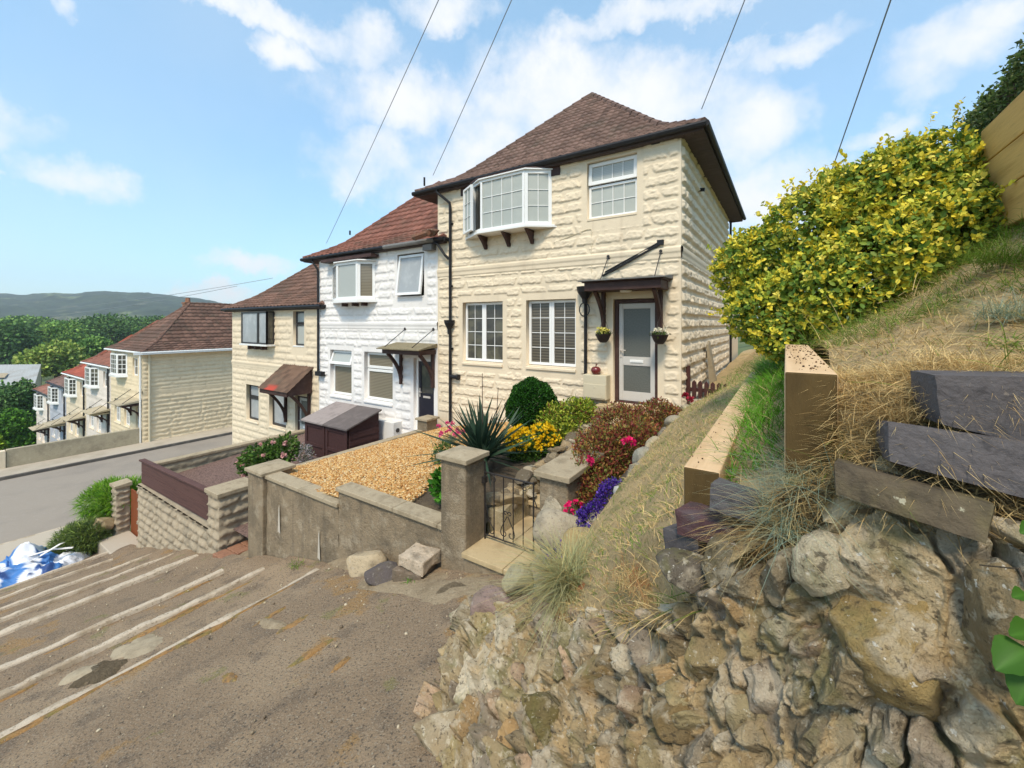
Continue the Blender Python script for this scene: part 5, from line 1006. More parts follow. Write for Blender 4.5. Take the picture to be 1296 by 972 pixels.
# edging stones up the grass slope
ed=[(.20,-5.05,-.30),(.05,-4.75,-.40),(.33,-4.75,-.02),(.38,-4.4,.13),(.42,-4.05,.22),(.42,-3.75,.26),(.42,-3.35,.31),(.42,-2.95,.34),(.42,-2.5,.36),(.42,-2.0,.36),(.40,-1.5,.34),(.38,-1.0,.30),(.36,-.5,.26),(.34,-.1,.2),(-.02,-4.5,-.42),(.0,-5.0,-.55),(-.2,-4.75,-.60)]
el=['flat grey edging stone along the foot of the grass slope']
for k,(x,y,z) in enumerate(ed):
    r=np.random.default_rng(300+k); s=r.uniform(.9,1.25)*(1.0 if k<14 else 1.25)
    stone_thing('edging_stone','pale edging stone bordering the azalea along the foot of the grass slope','stone',(x+r.normal(0,.02),y,z-.07),(.19*s,.30*s,.16*s),300+k,[lin(176,164,140),lin(170,164,146),lin(192,178,148),lin(150,140,125)][k%4]*.85,r.uniform(-.5,.5),planes=9,sub=3,group='edging stones along the grass slope')
# ================================================================== foreground rubble retaining wall
COLS=[((640,748,3.75),(640,772,3.8)),((604,752,3.35),(598,803,3.33)),((615,764,3.1),(548,938,2.38)),((652,762,2.85),(524,1045,1.98)),((704,764,2.45),(596,1070,1.75)),((765,772,1.95),(700,1070,1.42)),((832,766,1.42),(800,1070,1.12)),
      ((902,742,1.16),(900,1070,.96)),((982,706,1.0),(1000,1070,.84)),((1072,652,.89),(1100,1070,.74)),((1182,640,.80),(1200,1070,.68)),((1330,668,.72),(1350,1070,.62)),((1480,690,.68),(1500,1070,.6))]
top=np.array([pix(a[0],a[1],d=a[2]) for a,_ in COLS]); bot=np.array([pix(b[0],b[1],d=b[2]) for _,b in COLS])
def crom(P,t):
    P=np.asarray(P); n=len(P); i=np.clip(np.floor(t).astype(int),0,n-2); f=(t-i)[:,None]; g=lambda k:P[np.clip(k,0,n-1)]
    p0,p1,p2,p3=g(i-1),g(i),g(i+1),g(i+2); return .5*((2*p1)+(-p0+p2)*f+(2*p0-5*p1+4*p2-p3)*f**2+(-p0+3*p1-3*p2+p3)*f**3)
nC,nR=900,420
tt=np.linspace(0,len(COLS)-1.01,nC); T_=crom(top,tt); B_=crom(bot,tt)
b=np.linspace(0,1,nR)[:,None,None]; bulge=np.sin(np.pi*b)*.02
G=T_[None]*(1-b)+B_[None]*b
am=np.concatenate([[0],np.cumsum(np.linalg.norm(np.diff((T_*.5+B_*.5),axis=0),axis=1))]); hm=np.linalg.norm(T_-B_,axis=1)
A=np.repeat(am[None],nR,0); Bm=b[...,0]*hm[None]
du=np.gradient(G,axis=1); dv=np.gradient(G,axis=0); Nw=np.cross(dv,du); Nw/=np.linalg.norm(Nw,axis=2,keepdims=True)+1e-9
cdir=CAM-G; Nw*=np.sign((Nw*cdir).sum(2,keepdims=True)); 
Nw=Nw+0
q=np.stack([A,Bm],-1).reshape(-1,2); Lw=am[-1]; Hm=hm.max()
r=np.random.default_rng(17); seeds=[];rad=[]
for k in range(14000):
    s=np.array((r.uniform(-.05,Lw+.05),r.uniform(-.06,Hm+.06))); rd=r.choice([.045,.065,.09,.115],p=[.25,.35,.27,.13])*np.interp(s[0]/Lw,[0,.35,.6,1],[1.55,1.35,1.0,.72])
    if all(np.hypot(*(s-o))>(rd+ro)*.80 for o,ro in zip(seeds,rad)): seeds.append(s);rad.append(rd)
S_=np.array(seeds); RD=np.array(rad); nS=len(S_)
ang=r.normal(1.05,.55,nS); asp=r.uniform(1.1,2.4,nS); tilt=r.normal(0,.22,(nS,2)); base_h=r.uniform(.02,.085,nS)
warp=np.stack([fbm(q*9,3,5),fbm(q*9+50,3,6)],-1)*.014+np.stack([fbm(q*38,2,7),fbm(q*38+50,2,8)],-1)*.005
qw=q+warp; F1=np.full(len(q),9.);F2=np.full(len(q),9.);I1=np.zeros(len(q),int); US=np.zeros(len(q)); VS=np.zeros(len(q))
for i in range(nS):
    d=qw-S_[i]; m_=(np.abs(d)<.55).all(1); dd=d[m_]; ca,sa=math.cos(ang[i]),math.sin(ang[i]); u0=dd[:,0]*ca+dd[:,1]*sa; v0=-dd[:,0]*sa+dd[:,1]*ca; u=u0/asp[i]**.5; v=v0*asp[i]**.5
    D=np.maximum(np.hypot(u,v),.97*np.maximum(np.abs(u),np.abs(v))*1.12)/RD[i]
    ix=np.where(m_)[0]; f1=F1[ix]; c=D<f1; F2[ix]=np.where(c,f1,np.minimum(F2[ix],D)); F1[ix]=np.where(c,D,f1); I1[ix]=np.where(c,i,I1[ix]); US[ix]=np.where(c,u0,US[ix]); VS[ix]=np.where(c,v0,VS[ix])
e=(F2-F1)*RD[I1]; loc=(qw-S_[I1]); rn=(RD[I1]/.09)
pl=np.full(len(q),9.)
for k in range(5):
    g=r.normal(0,.75,(nS,2)); c0=r.uniform(.0,.022,nS); pl=np.minimum(pl,c0[I1]+(g[I1]*loc).sum(1))
hh=base_h[I1]*np.clip(rn,.6,1.5)+(tilt[I1]*loc).sum(1)+np.clip(pl,-.05,.05)*1.1
low=fbm(q*2.6,3,33); n1=fbm(q*16,4,21); n2=fbm(q*60,3,22)
fill=sst(-.12,.40,low+.2*n1+.40*sst(.40,1,q[:,0]/Lw))                       # how far the mortar fills the joints: deep open joints to flush pointing
jw=.006+.010*fill
fade=sst(jw*.4,jw*.4+.014,e); mort=1-sst(jw*.5,jw,e)
strata=1-np.abs(fbm(np.stack([US*5+I1*7.3,VS*42],-1),3,25))*1.8
chip=fbm(np.stack([US*22+I1*3.1,VS*30],-1),3,44)
jd=-.035+.045*fill+.007*n2+.006*n1
disp=jd*(1-fade)+np.clip(hh+.006*strata+.004*chip+.002*n2,-.01,.13)*fade+.02*fbm(q*1.8,3,29)
cover=sst(.36,.62,low+.25*n1+.24*sst(.45,1,q[:,0]/Lw)-.12)*.8
disp=disp*(1-cover*.4)+cover*(.018+.006*n2+.006*n1)
edge_top=sst(0,.03,Bm.ravel()); disp=disp*(.35+.65*edge_top)
pal=np.array([lin(186,164,122),lin(158,140,102),lin(196,156,100),lin(170,160,142),lin(124,114,92),lin(214,202,176),lin(190,158,132),lin(150,134,88),lin(168,150,116),lin(140,128,116)])*1.05; pal=pal.mean(0)+.62*(pal-pal.mean(0))
cst=pal[r.integers(0,len(pal),nS)]*r.uniform(.72,1.2,(nS,1)); mcol=lin(186,160,118)*.95
Kw=cst[I1]*(1+.14*chip[:,None]+.06*n1[:,None]); mm=np.clip(mort*(.35+.65*fill)+cover,0,1)[:,None]; Kw=Kw*(1-mm)+mcol*(1+.14*n2[:,None])*mm
sc=np.clip(np.linalg.norm(G-CAM,axis=2).ravel()/1.5,.55,1.3)
Vw=G.reshape(-1,3)+Nw.reshape(-1,3)*(disp*sc)[:,None]
rwall=thing('rubble_wall','rough mortared rubble retaining wall of mixed tan stones in the foreground','wall',(.6,-6.3,-.8))
mk('stonework',Vw,grid_faces(nR,nC),M['wallrock'],rwall,True,np.clip(Kw,.01,1))
nb=260; b0=np.stack([np.interp(np.linspace(0,nC-1,nb),np.arange(nC),B_[:,k]) for k in range(3)],1); n0=np.stack([np.interp(np.linspace(0,nC-1,nb),np.arange(nC),Nw[-1][:,k]) for k in range(3)],1)
def lower_face(name,t0,dirs,mir=80):
    g=[]; 
    for f in np.linspace(0,1,mir):
        zl=np.array([gz(x) for x in t0[:,0]])-.25; p=t0.copy(); p[:,2]=t0[:,2]*(1-f)+zl*f; p[:,:2]+=dirs[:,:2]*.12*f*np.clip(t0[:,2:3]-zl[:,None],0,1.5); g.append(p)
    G2=np.array(g); P3=G2*6; nn_=fbm(P3,4,91); cel=fbm(G2*3.2,2,95)
    G2=G2+dirs[None]*(.05*nn_+.03*np.sign(cel)*sst(0,.1,np.abs(cel))*1.)[...,None]*sst(0,.04,np.linspace(0,1,mir))[:,None,None]
    kc=(pal[(np.abs(cel*9).astype(int))%len(pal)]*(1+.2*nn_[...,None])).reshape(-1,3)
    return mk(name,G2.reshape(-1,3),grid_faces(*G2.shape[:2]),M['wallrock'],rwall,True,np.clip(kc,.02,1))
lower_face('wall_base',b0-n0*.01,n0)
ex=np.array([B_[-1]+(0,0,.9) if False else T_[-1],(2.70,-6.93,1.58),(2.74,-6.98,2.70),(5,-7.1,3.2),(8.4,-7.3,4.0)]); L_=np.concatenate([[0],np.cumsum(np.linalg.norm(np.diff(ex,axis=0),axis=1))]); tq=np.linspace(0,L_[-1],200); ext=np.stack([np.interp(tq,L_,ex[:,k]) for k in range(3)],1)
lower_face('wall_return',ext,np.tile(np.array((.05,-1.,.0)),(200,1)))
def wallstone(px,py,d,size,seed,colr,rot,label=None,planes=10,tilt=(0,0),name='boulder',amp=.07,sub=5):
    V,F=rock(seed,size,rot,sub,max(7,planes-2),amp*.4,tilt,(.40,.74)); V=V*(1+.05*fbm(V*34,3,seed)[:,None])+pix(px,py,d=d); o=mk(name,V,F,M['wallrock'],rwall,False,np.tile(np.array(colr)*1.4,(len(V),1))); 
    if label:o['label']=label
    return o
wallstone(1150,796,.80,(.20,.16,.235),131,lin(176,150,98)*.62,.6,'large lumpy boulder bulging from the wall',planes=13,amp=.12)
wallstone(1046,716,.89,(.115,.09,.115),132,lin(196,182,152)*.72,.4,'pale smooth stone set under the blue grass',planes=9)
wallstone(1262,800,.70,(.07,.10,.20),133,lin(160,140,104)*.6,.5)
wallstone(640,850,2.62,(.34,.3,.24),134,lin(152,124,80)*.6,.7)
wallstone(640,795,2.95,(.33,.26,.15),135,lin(120,116,112)*.6,.2,tilt=(.5,.5))
wallstone(612,862,2.75,(.26,.26,.2),136,lin(140,136,84)*.6,.9)
wallstone(560,930,2.3,(.3,.3,.22),137,lin(176,158,128)*.65,.3,tilt=(.7,.2))
wallstone(905,830,1.13,(.2,.12,.14),138,lin(168,146,104)*.62,.5)
wallstone(770,850,1.62,(.26,.14,.18),139,lin(158,136,96)*.62,.6); wallstone(720,820,1.95,(.16,.12,.24),140,lin(150,140,100)*.62,.6,tilt=(0,.5))
wallstone(960,905,.98,(.17,.1,.12),141,lin(176,158,118)*.62,.6); wallstone(860,905,1.12,(.12,.1,.14),142,lin(150,126,84)*.6,.5); wallstone(690,905,1.78,(.14,.14,.26),143,lin(138,124,80)*.6,.5,tilt=(0,-.5))
stone_thing('boulder','pinkish-grey capping stone on the left end of the rubble wall','stone',pix(624,768,d=3.02),(.27,.27,.25),1514,lin(166,142,132)*.8,.3,planes=22,amp=.06)
stone_thing('boulder','large flat pale stone between pier and violet lobelia','stone',pix(706,672,d=3.55),(.40,.30,.32),152,lin(186,172,148)*.85,.6,planes=6,tilt=(.5,0),amp=.015)
stone_thing('boulder','small orange-brown stone beside the pale fescue tuft','stone',pix(748,744,d=2.35),(.13,.10,.09),153,lin(182,120,78)*.8,.4)
stone_thing('boulder','tan stone wedged under the violet lobelia','stone',pix(738,690,d=3.15),(.28,.22,.2),154,lin(196,168,116)*.8,.2)
stone_thing('boulder','tall pale stone at the back corner of the wall beside the gate threshold','stone',pix(655,735,d=3.15),(.2,.16,.22),155,lin(186,176,140)*.8,.2,tilt=(0,.5))
stone_thing('boulder','grey speckled stone under the left dark brick','stone',pix(868,722,d=1.22),(.15,.12,.11),156,lin(120,110,96)*.8,.5,mat='wallrock')
stone_thing('boulder','mossy stone under the purple brick','stone',pix(925,715,d=1.13),(.14,.12,.13),157,lin(140,126,96)*.8,.9,mat='wallrock')
# ================================================================== earth banks and terraces
def loft(rows,nr,nc,seed,amp=.02,fr=4):
    rows=[np.array(rw,float) for rw in rows]; g=[]
    for rw in rows:
        L=np.concatenate([[0],np.cumsum(np.linalg.norm(np.diff(rw,axis=0),axis=1))]); t=np.linspace(0,L[-1],nc); g.append(np.stack([np.interp(t,L,rw[:,k]) for k in range(3)],1))
    g=np.array(g); t=np.linspace(0,len(rows)-1,nr); i=np.clip(t.astype(int),0,len(rows)-2); f=(t-i)[:,None,None]; G=g[i]*(1-f)+g[i+1]*f
    G[...,2]+=amp*fbm(G*fr,4,seed); return G
def surf(name,G,mat): return tag(mk(name,G.reshape(-1,3),grid_faces(*G.shape[:2]),mat,None,True),kind='structure')
def scatter(G,n,r,w=None):
    nr,nc=G.shape[:2]; u=r.random(n)*(nr-1.001); v=r.random(n)*(nc-1.001)
    if w is not None:
        a=np.linalg.norm(np.cross(G[1:,:-1]-G[:-1,:-1],G[:-1,1:]-G[:-1,:-1]),axis=2).ravel(); k=r.choice(len(a),n,p=a/a.sum()); u=k//(nc-1)+r.random(n); v=k%(nc-1)+r.random(n)
    i=np.clip(u.astype(int),0,nr-2);j=np.clip(v.astype(int),0,nc-2);f=(u-i)[:,None];g=(v-j)[:,None]
    return G[i,j]*(1-f)*(1-g)+G[i+1,j]*f*(1-g)+G[i,j+1]*(1-f)*g+G[i+1,j+1]*f*g
tp=top
GS=loft([[tp[3]+(0,-.02,-.10),tp[4]+(0.,-.02,-.09),tp[5]+(0,-.02,-.08),tp[6]+(0,-.01,-.07),tp[7]+(0,.0,-.05)],[tp[3]+(0.02,.06,-.02),tp[4]+(0.02,.06,.0),tp[5]+(.02,.05,.0),tp[6]+(.02,.05,.0),tp[7]+(0,.05,-.01)],
         [(.38,-5.36,.0),(.70,-5.75,.22),(1.02,-6.2,.58),(1.33,-6.55,.93)],[(.40,-4.42,.20),(.7,-4.5,.44),(1.0,-4.55,.70),(1.32,-4.6,.95)],
         [(.40,-2.6,.35),(.7,-2.6,.55),(1.0,-2.6,.78),(1.28,-2.6,.97)],[(.38,-1.4,.34),(.7,-1.4,.52),(1.0,-1.4,.72),(1.26,-1.4,.92)],[(.34,.25,.18),(.6,.3,.34),(.95,.3,.58),(1.3,.3,.86)],[(.1,3,.2),(.6,3,.4),(1.0,3,.7),(1.5,3,1.0)],[(.1,12,.4),(.6,12,.5),(1.0,12,.9),(2.5,12,2)]],160,60,3,.03,3)
surf('grass_slope',GS,M['bank'])
U,Vv=np.meshgrid(np.linspace(-.5,.42,30),np.linspace(-5.45,.3,90)); ez=np.interp(Vv,[-5.4,-4.4,-2.6,-1.4,.3],[-.12,.12,.30,.30,.12]); pz=np.interp(Vv,[-5.4,-4.6,-2,0],[-.85,-.80,-.45,-.1]); f=sst(-.35,.42,U); Z=pz*(1-f)+ez*f+.03*fbm(np.stack([U*4,Vv*4],-1),3,3)
tag(sheet('garden_bed',U,Vv,Z,M['bed']),kind='structure')
GT=loft([[tp[7]+(0,.04,.0),(1.48,-6.86,.97),tp[8]+(.0,.05,.03)],[(1.42,-6.64,1.02),(1.5,-6.68,1.06),(1.597,-6.72,1.12)],[(1.42,-6.2,1.10),(1.5,-6.2,1.15),(1.6,-6.2,1.2)],[(1.40,-5,1.10),(1.5,-5,1.17),(1.62,-5,1.24)],[(1.35,-3,1.08),(1.5,-3,1.2),(1.7,-3,1.28)],[(1.3,0,.9),(1.6,0,1.1),(2.2,0,1.4)],[(1.2,8,1.2),(2.2,8,1.4),(3,8,2)]],130,40,5,.015,6)
surf('terrace_soil',GT,M['bank'])
GM=loft([[tp[7]+(0,.03,-.02),tp[8]+(0,.03,-.02),tp[9]+(0,.02,-.02),tp[10]+(0,.02,-.03),tp[11]+(0,0,-.03),tp[12]],[(1.43,-6.70,.99),(1.60,-6.82,1.17),(1.72,-6.86,1.24),pix(1110,560,d=.90),pix(1190,540,d=.83),pix(1340,540,d=.78),pix(1500,540,d=.74)]],40,90,7,.012,9)
surf('wall_top_soil',GM,M['soil'])
GB=loft([[pix(1040,640,d=1.0),pix(1080,630,d=.96),pix(1120,615,d=.93),pix(1190,590,d=.88),pix(1350,590,d=.82),pix(1520,600,d=.78)],[pix(1056,488,d=1.03),pix(1078,500,d=.99),pix(1120,494,d=.94),pix(1185,482,d=.86),pix(1345,482,d=.78),pix(1520,482,d=.74)],
         [pix(1050,452,d=1.5),pix(1090,446,d=1.4),pix(1140,434,d=1.3),pix(1220,424,d=1.25),pix(1350,410,d=1.15),pix(1520,400,d=1.1)],
         [pix(1043,433,d=2.4),pix(1090,412,d=2.3),pix(1150,385,d=2.2),pix(1230,332,d=2.1),pix(1296,290,d=2.0),pix(1420,215,d=1.9)],[(1.6,-4.2,1.25),(1.9,-4.2,1.35),(2.2,-4.2,1.6),(2.5,-4.2,1.9),(2.8,-4.2,2.1),(3.2,-4.2,2.2)],[(1.6,-1,1.2),(2.4,-1,1.6),(3.4,-1,2.4),(4.5,-1,3),(5,-1,3.2),(6,-1,3.4)]],170,130,9,.02,7)
surf('bank',GB,M['bank'])
X,Y=np.meshgrid(np.linspace(2.72,30,20),np.linspace(-7.0,30,30)); tag(sheet('upper_ground',X,Y,2.62+.25*(X-2.72)-.9*sst(-4.2,-2.5,Y)*sst(4.5,2.7,X),M['grassland']),kind='structure')
mo=brick_panel=MB(); q_=[pix(1140,548,d=.885),pix(1420,505,d=.735),pix(1420,740,d=.715),pix(1042,660,d=.90)]; nb=np.array((.0,.06,.0)); mo.hexa([q_[3],q_[2],q_[2]+nb,q_[3]+nb,q_[0],q_[1],q_[1]+nb,q_[0]+nb]); mo.build('mortar_bed',M['mortar'],rwall)
U,Vv=np.meshgrid(np.linspace(-6.97,-4.2,60),np.linspace(.6,2.14,40)); tag(sheet('bank_face',2.665+.02*fbm(np.stack([U*4,Vv*4],-1),3,8),U,Vv,M['soil']),kind='structure')
# ---- timber sleepers
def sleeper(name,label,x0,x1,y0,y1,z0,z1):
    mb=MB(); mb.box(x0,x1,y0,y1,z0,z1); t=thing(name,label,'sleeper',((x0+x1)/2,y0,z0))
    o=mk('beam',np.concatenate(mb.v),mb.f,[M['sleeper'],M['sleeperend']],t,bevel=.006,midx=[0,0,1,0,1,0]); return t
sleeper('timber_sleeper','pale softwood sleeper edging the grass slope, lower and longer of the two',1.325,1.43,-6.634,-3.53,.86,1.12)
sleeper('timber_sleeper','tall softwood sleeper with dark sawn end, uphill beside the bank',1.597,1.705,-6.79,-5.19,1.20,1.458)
nn=260; cxy=np.concatenate([np.stack([rng.uniform(1.60,1.70,150),rng.uniform(-6.78,-5.25,150),np.full(150,1.460)],1),np.stack([rng.uniform(1.33,1.425,110),rng.uniform(-6.6,-3.6,110),np.full(110,1.122)],1)]); V0,F0=ico(1); Vp=V0[None]*((rng.uniform(.001,.0035,nn)*rng.choice([.5,1,1],nn))[:,None]*rng.uniform(.5,1.4,(nn,3)))[:,None]+cxy[:,None]
tag(mk('soil_crumbs',Vp.reshape(-1,3),(F0[None]+np.arange(nn)[:,None,None]*len(V0)).reshape(-1,3),M['pebble'],col=np.repeat(np.array([lin(96,66,40),lin(70,50,34),lin(120,84,50)])[rng.integers(0,3,nn)]*.6,len(V0),0)),'dark crumbs of soil lying on the sleeper tops','soil',kind='stuff')
# ---- dark engineering bricks on the wall head
def brick(label,fc,colr,seed,depth=.10,mat='bluebrick'):
    q=[pix(a,b_,d=d) for a,b_,d in fc]   # TL TR BR BL of the front face
    n=np.cross(q[1]-q[0],q[3]-q[0]); n/=np.linalg.norm(n); n*=np.sign(np.dot(n,q[0]-CAM)); 
    N_=14;u,v,w=[a.ravel() for a in np.meshgrid(np.linspace(0,1,22),np.linspace(0,1,11),np.linspace(0,1,9),indexing='ij')]
    P=(q[0]*((1-u)*(1-v))[:,None]+q[1]*(u*(1-v))[:,None]+q[2]*(u*v)[:,None]+q[3]*((1-u)*v)[:,None])+n*(w*depth)[:,None]
    idx=np.arange(len(u)).reshape(22,11,9); F=[]
    for sl,fl in ((idx[:,:,0],1),(idx[:,:,-1],0),(idx[0],0),(idx[-1],1),(idx[:,0,:],0),(idx[:,-1,:],1)):
        for i in range(sl.shape[0]-1):
            for j in range(sl.shape[1]-1): F.append((sl[i,j],sl[i+1,j],sl[i+1,j+1],sl[i,j+1]))
    c=P.mean(0); L=np.linalg.norm(q[1]-q[0]); b3=np.stack([np.minimum(u,1-u)*L,np.minimum(v,1-v)*.08,np.minimum(w,1-w)*depth],1); sb=np.sort(b3,1); rr=sst(.012,.0,sb[:,0])*sst(.014,.0,sb[:,1])
    P=P+(c-P)*(.028*rr*(1+.8*fbm(P*30,2,seed)))[:,None]+.0022*fbm(P*40,3,seed)[:,None]*n
    o=mk('engineering_brick',P,F,M[mat],None,False,np.tile(colr,(len(P),1))); return tag(o,label,'brick')
bl=lin(96,91,92)*.8
brick('dark blue-grey brick, topmost of the three at the right edge, under dry grass',[(1181,474,.80),(1370,477,.72),(1375,582,.715),(1190,538,.795)],bl,201,.11)
brick('dark blue-grey brick, middle of the right-hand stack of three',[(1121,533,.835),(1345,565,.71),(1345,645,.70),(1123,584,.825)],bl*1.05,202,.11)
brick('brown mossy brick with pale lichen, lowest of the right-hand stack',[(1054,584,.87),(1263,640,.715),(1250,690,.705),(1056,626,.86)],lin(112,98,74)*.7,203,.11,mat='dirtybrick')
brick('short dark grey brick perched above the purple brick by the sleeper',[(898,612,1.16),(962,634,1.08),(956,664,1.075),(897,646,1.155)],bl*.95,204,.10)
brick('purple-brown brick above the leftmost dark brick',[(853,644,1.27),(972,686,1.06),(972,712,1.055),(856,676,1.265)],lin(96,66,68)*.75,205,.10)
brick('dark grey brick at the bottom left, leftmost of the wall head bricks',[(838,668,1.33),(884,682,1.22),(884,722,1.215),(840,702,1.325)],bl*.9,206,.10)
# ================================================================== grasses
straw=lin(222,196,140)*.86; straw2=lin(200,168,112)*.82; grn=lin(112,150,48)*.72; grn2=lin(140,160,66)*.72; brt=lin(98,156,36)*.78
def turf(name,G,n,L,W,cols,probs,seed,bend=(.1,.6),up=1.0,where=None,label='',cat_='grass'):
    r=np.random.default_rng(seed); P=scatter(G,n,r,1)
    if where is not None: P=P[where(P)]
    n=len(P); cl=fbm(P*5,3,seed+1); i=r.choice(len(cols),n,p=probs); D=rdir(n,r,up); D[:,2]=np.abs(D[:,2])
    c=np.array(cols)[i]; Ls=r.uniform(*L,n)*(1+.35*cl)
    V,F,K=blades(P-np.array((0,0,.004)),D,Ls,W,r.uniform(*bend,n),c,seed); return tag(mk(name,V,F,M['grass'],col=K),label,cat_,kind='stuff')
near=lambda P:np.hypot(P[:,0]-CAM[0],P[:,1]-CAM[1])<7
turf('dry_grass',GS,52000,(.02,.075),.0042,[straw*1.1,straw2,grn2,grn],[.42,.26,.18,.14],1,(.1,.9),.7,near,'short straw-coloured turf covering the slope between edging stones and sleeper')
patchy=lambda P:near(P)&(fbm(P*2.6,2,77)>.02)
turf('green_grass',GS,12000,(.03,.08),.004,[grn,grn2,straw],[.5,.35,.15],2,(.1,.7),.9,patchy,'greener patches of short grass on the straw slope')
turf('green_grass',GT,60000,(.06,.17),.0042,[brt,grn,brt*1.15,straw],[.45,.25,.25,.05],3,(.3,1.0),1.1,lambda P:(P[:,1]>-6.55)&(P[:,1]<-2)&(P[:,0]<1.66-.06*(fbm(P*9,2,4)>.1)),'long bright green grass between the two sleepers')
turf('dry_grass',GT,9000,(.03,.09),.003,[straw,straw2,straw*.6],[.5,.35,.15],4,(.2,1),.6,lambda P:P[:,1]<-6.2,'straw litter at the near end between the sleepers')
turf('dry_grass',GB,55000,(.025,.085),.0028,[straw*1.08,straw2,grn2,straw*.6],[.48,.27,.13,.12],5,(.2,1.2),.45,lambda P:P[:,1]<-4.7,'matted straw-coloured grass covering the steep bank')
turf('green_grass',GB,60000,(.05,.14),.0028,[grn,grn2,lin(130,165,60)*.7],[.4,.3,.3],6,(.2,.9),.9,lambda P:(P[:,1]<-4.6)&(fbm(P*3.2,2,51)>-.05),'thin green grass growing through the straw on the bank')
turf('dry_grass',GM,9000,(.02,.07),.0022,[straw,straw2,straw*.55],[.45,.35,.2],7,(.2,1.2),.4,None,'fine straw litter along the head of the rubble wall')
turf('dry_grass',GS[:14],1500,(.04,.10),.0045,[straw,straw2,straw*1.15,grn2],[.4,.3,.2,.1],41,(.5,1.6),.5,None,'dry grass hanging over the head of the rubble wall')
turf('green_grass',GS,2600,(.10,.30),.007,[grn,brt,straw],[.5,.3,.2],8,(.2,.8),1.2,lambda P:(P[:,1]>-1.0)&(P[:,1]<4)&(P[:,0]>.5),'tall grass at the far end of the slope by the house')
turf('dry_grass',GB[:46],15000,(.03,.085),.0017,[straw*1.15,straw2*1.1,straw*1.3,straw*.6],[.42,.26,.2,.12],31,(.2,1.3),.28,None,'loose bright straw lying over the lip of the bank above the bricks')
def tuft(label,base,n,L,W,cols,seed,up=.9,spread=.03,bend=(.2,1.),group=None,name='fescue_tuft',cat_='grass tuft'):
    r=np.random.default_rng(seed); base=np.array(base); P=base+r.normal(0,spread,(n,3))*np.array((1,1,.25)); D=rdir(n,r,up); D[:,2]=np.abs(D[:,2])
    V,F,K=blades(P,D,r.uniform(*L,n),W,r.uniform(*bend,n),np.array(cols)[r.integers(0,len(cols),n)],seed,segs=4); o=mk(name,V,F,M['grass'],None,False,K); return tag(o,label,cat_,group)
pale=[lin(196,190,140)*.75,lin(160,168,120)*.75,lin(178,176,128)*.75,lin(204,180,120)*.72]; blue=[lin(150,170,150)*.95,lin(130,155,138)*.95,lin(172,180,150)*.95,lin(206,190,140)*.9]
tuft('large pale green fescue tuft arching over the left head of the rubble wall',pix(722,740,d=2.5),1500,(.22,.44),.0042,[c*1.15 for c in pale],11,.6,.055)
tuft('grey-green fescue tuft right of the violet lobelia',pix(785,715,d=2.5),350,(.10,.22),.0035,blue,12,.8,.04)
tuft('blue-green fescue tuft below the tall sleeper end, nearest the pale set stone',pix(1000,668,d=1.0),420,(.07,.19),.0014,blue,13,.45,.03)
tuft('blue-green fescue tuft directly below the sawn end of the tall sleeper',pix(1025,612,d=1.02),420,(.08,.20),.0014,blue,14,.5,.035)
tuft('wispy blue-green fescue beside the short dark brick',pix(992,640,d=1.06),170,(.06,.14),.0016,blue,15,.5,.03)
tuft('straw-coloured tuft spilling between the top two right-hand bricks',pix(1182,520,d=.865),420,(.05,.12),.0014,[straw,straw2,straw*1.1],16,.3,.02,name='straw_tuft')
tuft('straw tuft hanging over the middle right-hand brick',pix(1135,530,d=.90),300,(.04,.10),.0014,[straw,straw2],17,.3,.02,name='straw_tuft')
tuft('blue-green fescue tuft on the bank at the right edge',pix(1275,400,d=1.22),420,(.06,.14),.0018,blue,18,.5,.03)
tuft('green grass tuft on the bank below the timber wall',pix(1262,330,d=1.7),420,(.08,.2),.0025,[grn,grn2],19,.7,.05,name='grass_tuft')
tuft('straw grass draped over the purple brick',pix(948,672,d=1.12),120,(.04,.12),.0014,[straw,straw2,lin(200,150,110)*.7],20,.2,.03,(.5,1.6),name='straw_tuft')
tuft('reddish dry grass tuft at the head of the wall, right of the pale fescue',pix(812,742,d=1.62),420,(.05,.12),.002,[lin(190,130,84)*.7,straw,straw2],21,.6,.06,name='straw_tuft')
tuft('tiny green weed at the foot of the stone blocks',on(520,738)+np.array((0,0,.02)),60,(.03,.07),.008,[grn,brt],22,.6,.03,name='weed',cat_='weed')
tuft('green weed growing against the back of the step edging',on(375,715),60,(.04,.09),.009,[grn,grn2],23,.6,.05,name='weed',cat_='weed')
tuft('long grass stems reaching out in front of the yellow shrub',pix(1075,432,d=2.2),60,(.2,.42),.0035,[grn,grn2,straw],24,1.0,.12,name='grass_tuft')
tuft('long pale stems at the right foot of the yellow shrub',pix(1190,372,d=2.1),60,(.15,.36),.0035,[grn,grn2,straw],25,.9,.14,name='grass_tuft')
# ================================================================== yellow variegated shrub
eb=pix(1060,425,d=2.9); et=thing('yellow_shrub','big bushy shrub with bright yellow and green variegated leaves on the bank','shrub',eb)
el=[]
for px,py,d,rd in ((962,335,3.35,.32),(975,395,3.1,.30),(1035,302,3.15,.40),(1050,375,2.85,.36),(1105,264,3.0,.40),(1120,335,2.72,.36),(1165,240,2.9,.38),(1190,300,2.6,.30),(1220,226,2.8,.16),(1222,258,2.6,.20),(958,375,3.35,.18),(1000,425,2.9,.22),(1158,204,2.95,.13),(1075,250,3.1,.2),(945,345,3.4,.12)):
    c=pix(px,py,d=d); el.append((*c,rd,rd,rd*.92))
r=np.random.default_rng(61); P,D,rad=lobes_points(el,4300,r,.80); n=len(P)
k=9; Pr=np.repeat(P,k,0)+r.normal(0,.014,(n*k,3)); Dr=np.repeat(D,k,0)*.8+rdir(n*k,r,.15)*1.0; Ur=np.repeat(D,k,0)+rdir(n*k,r,.3)*.5
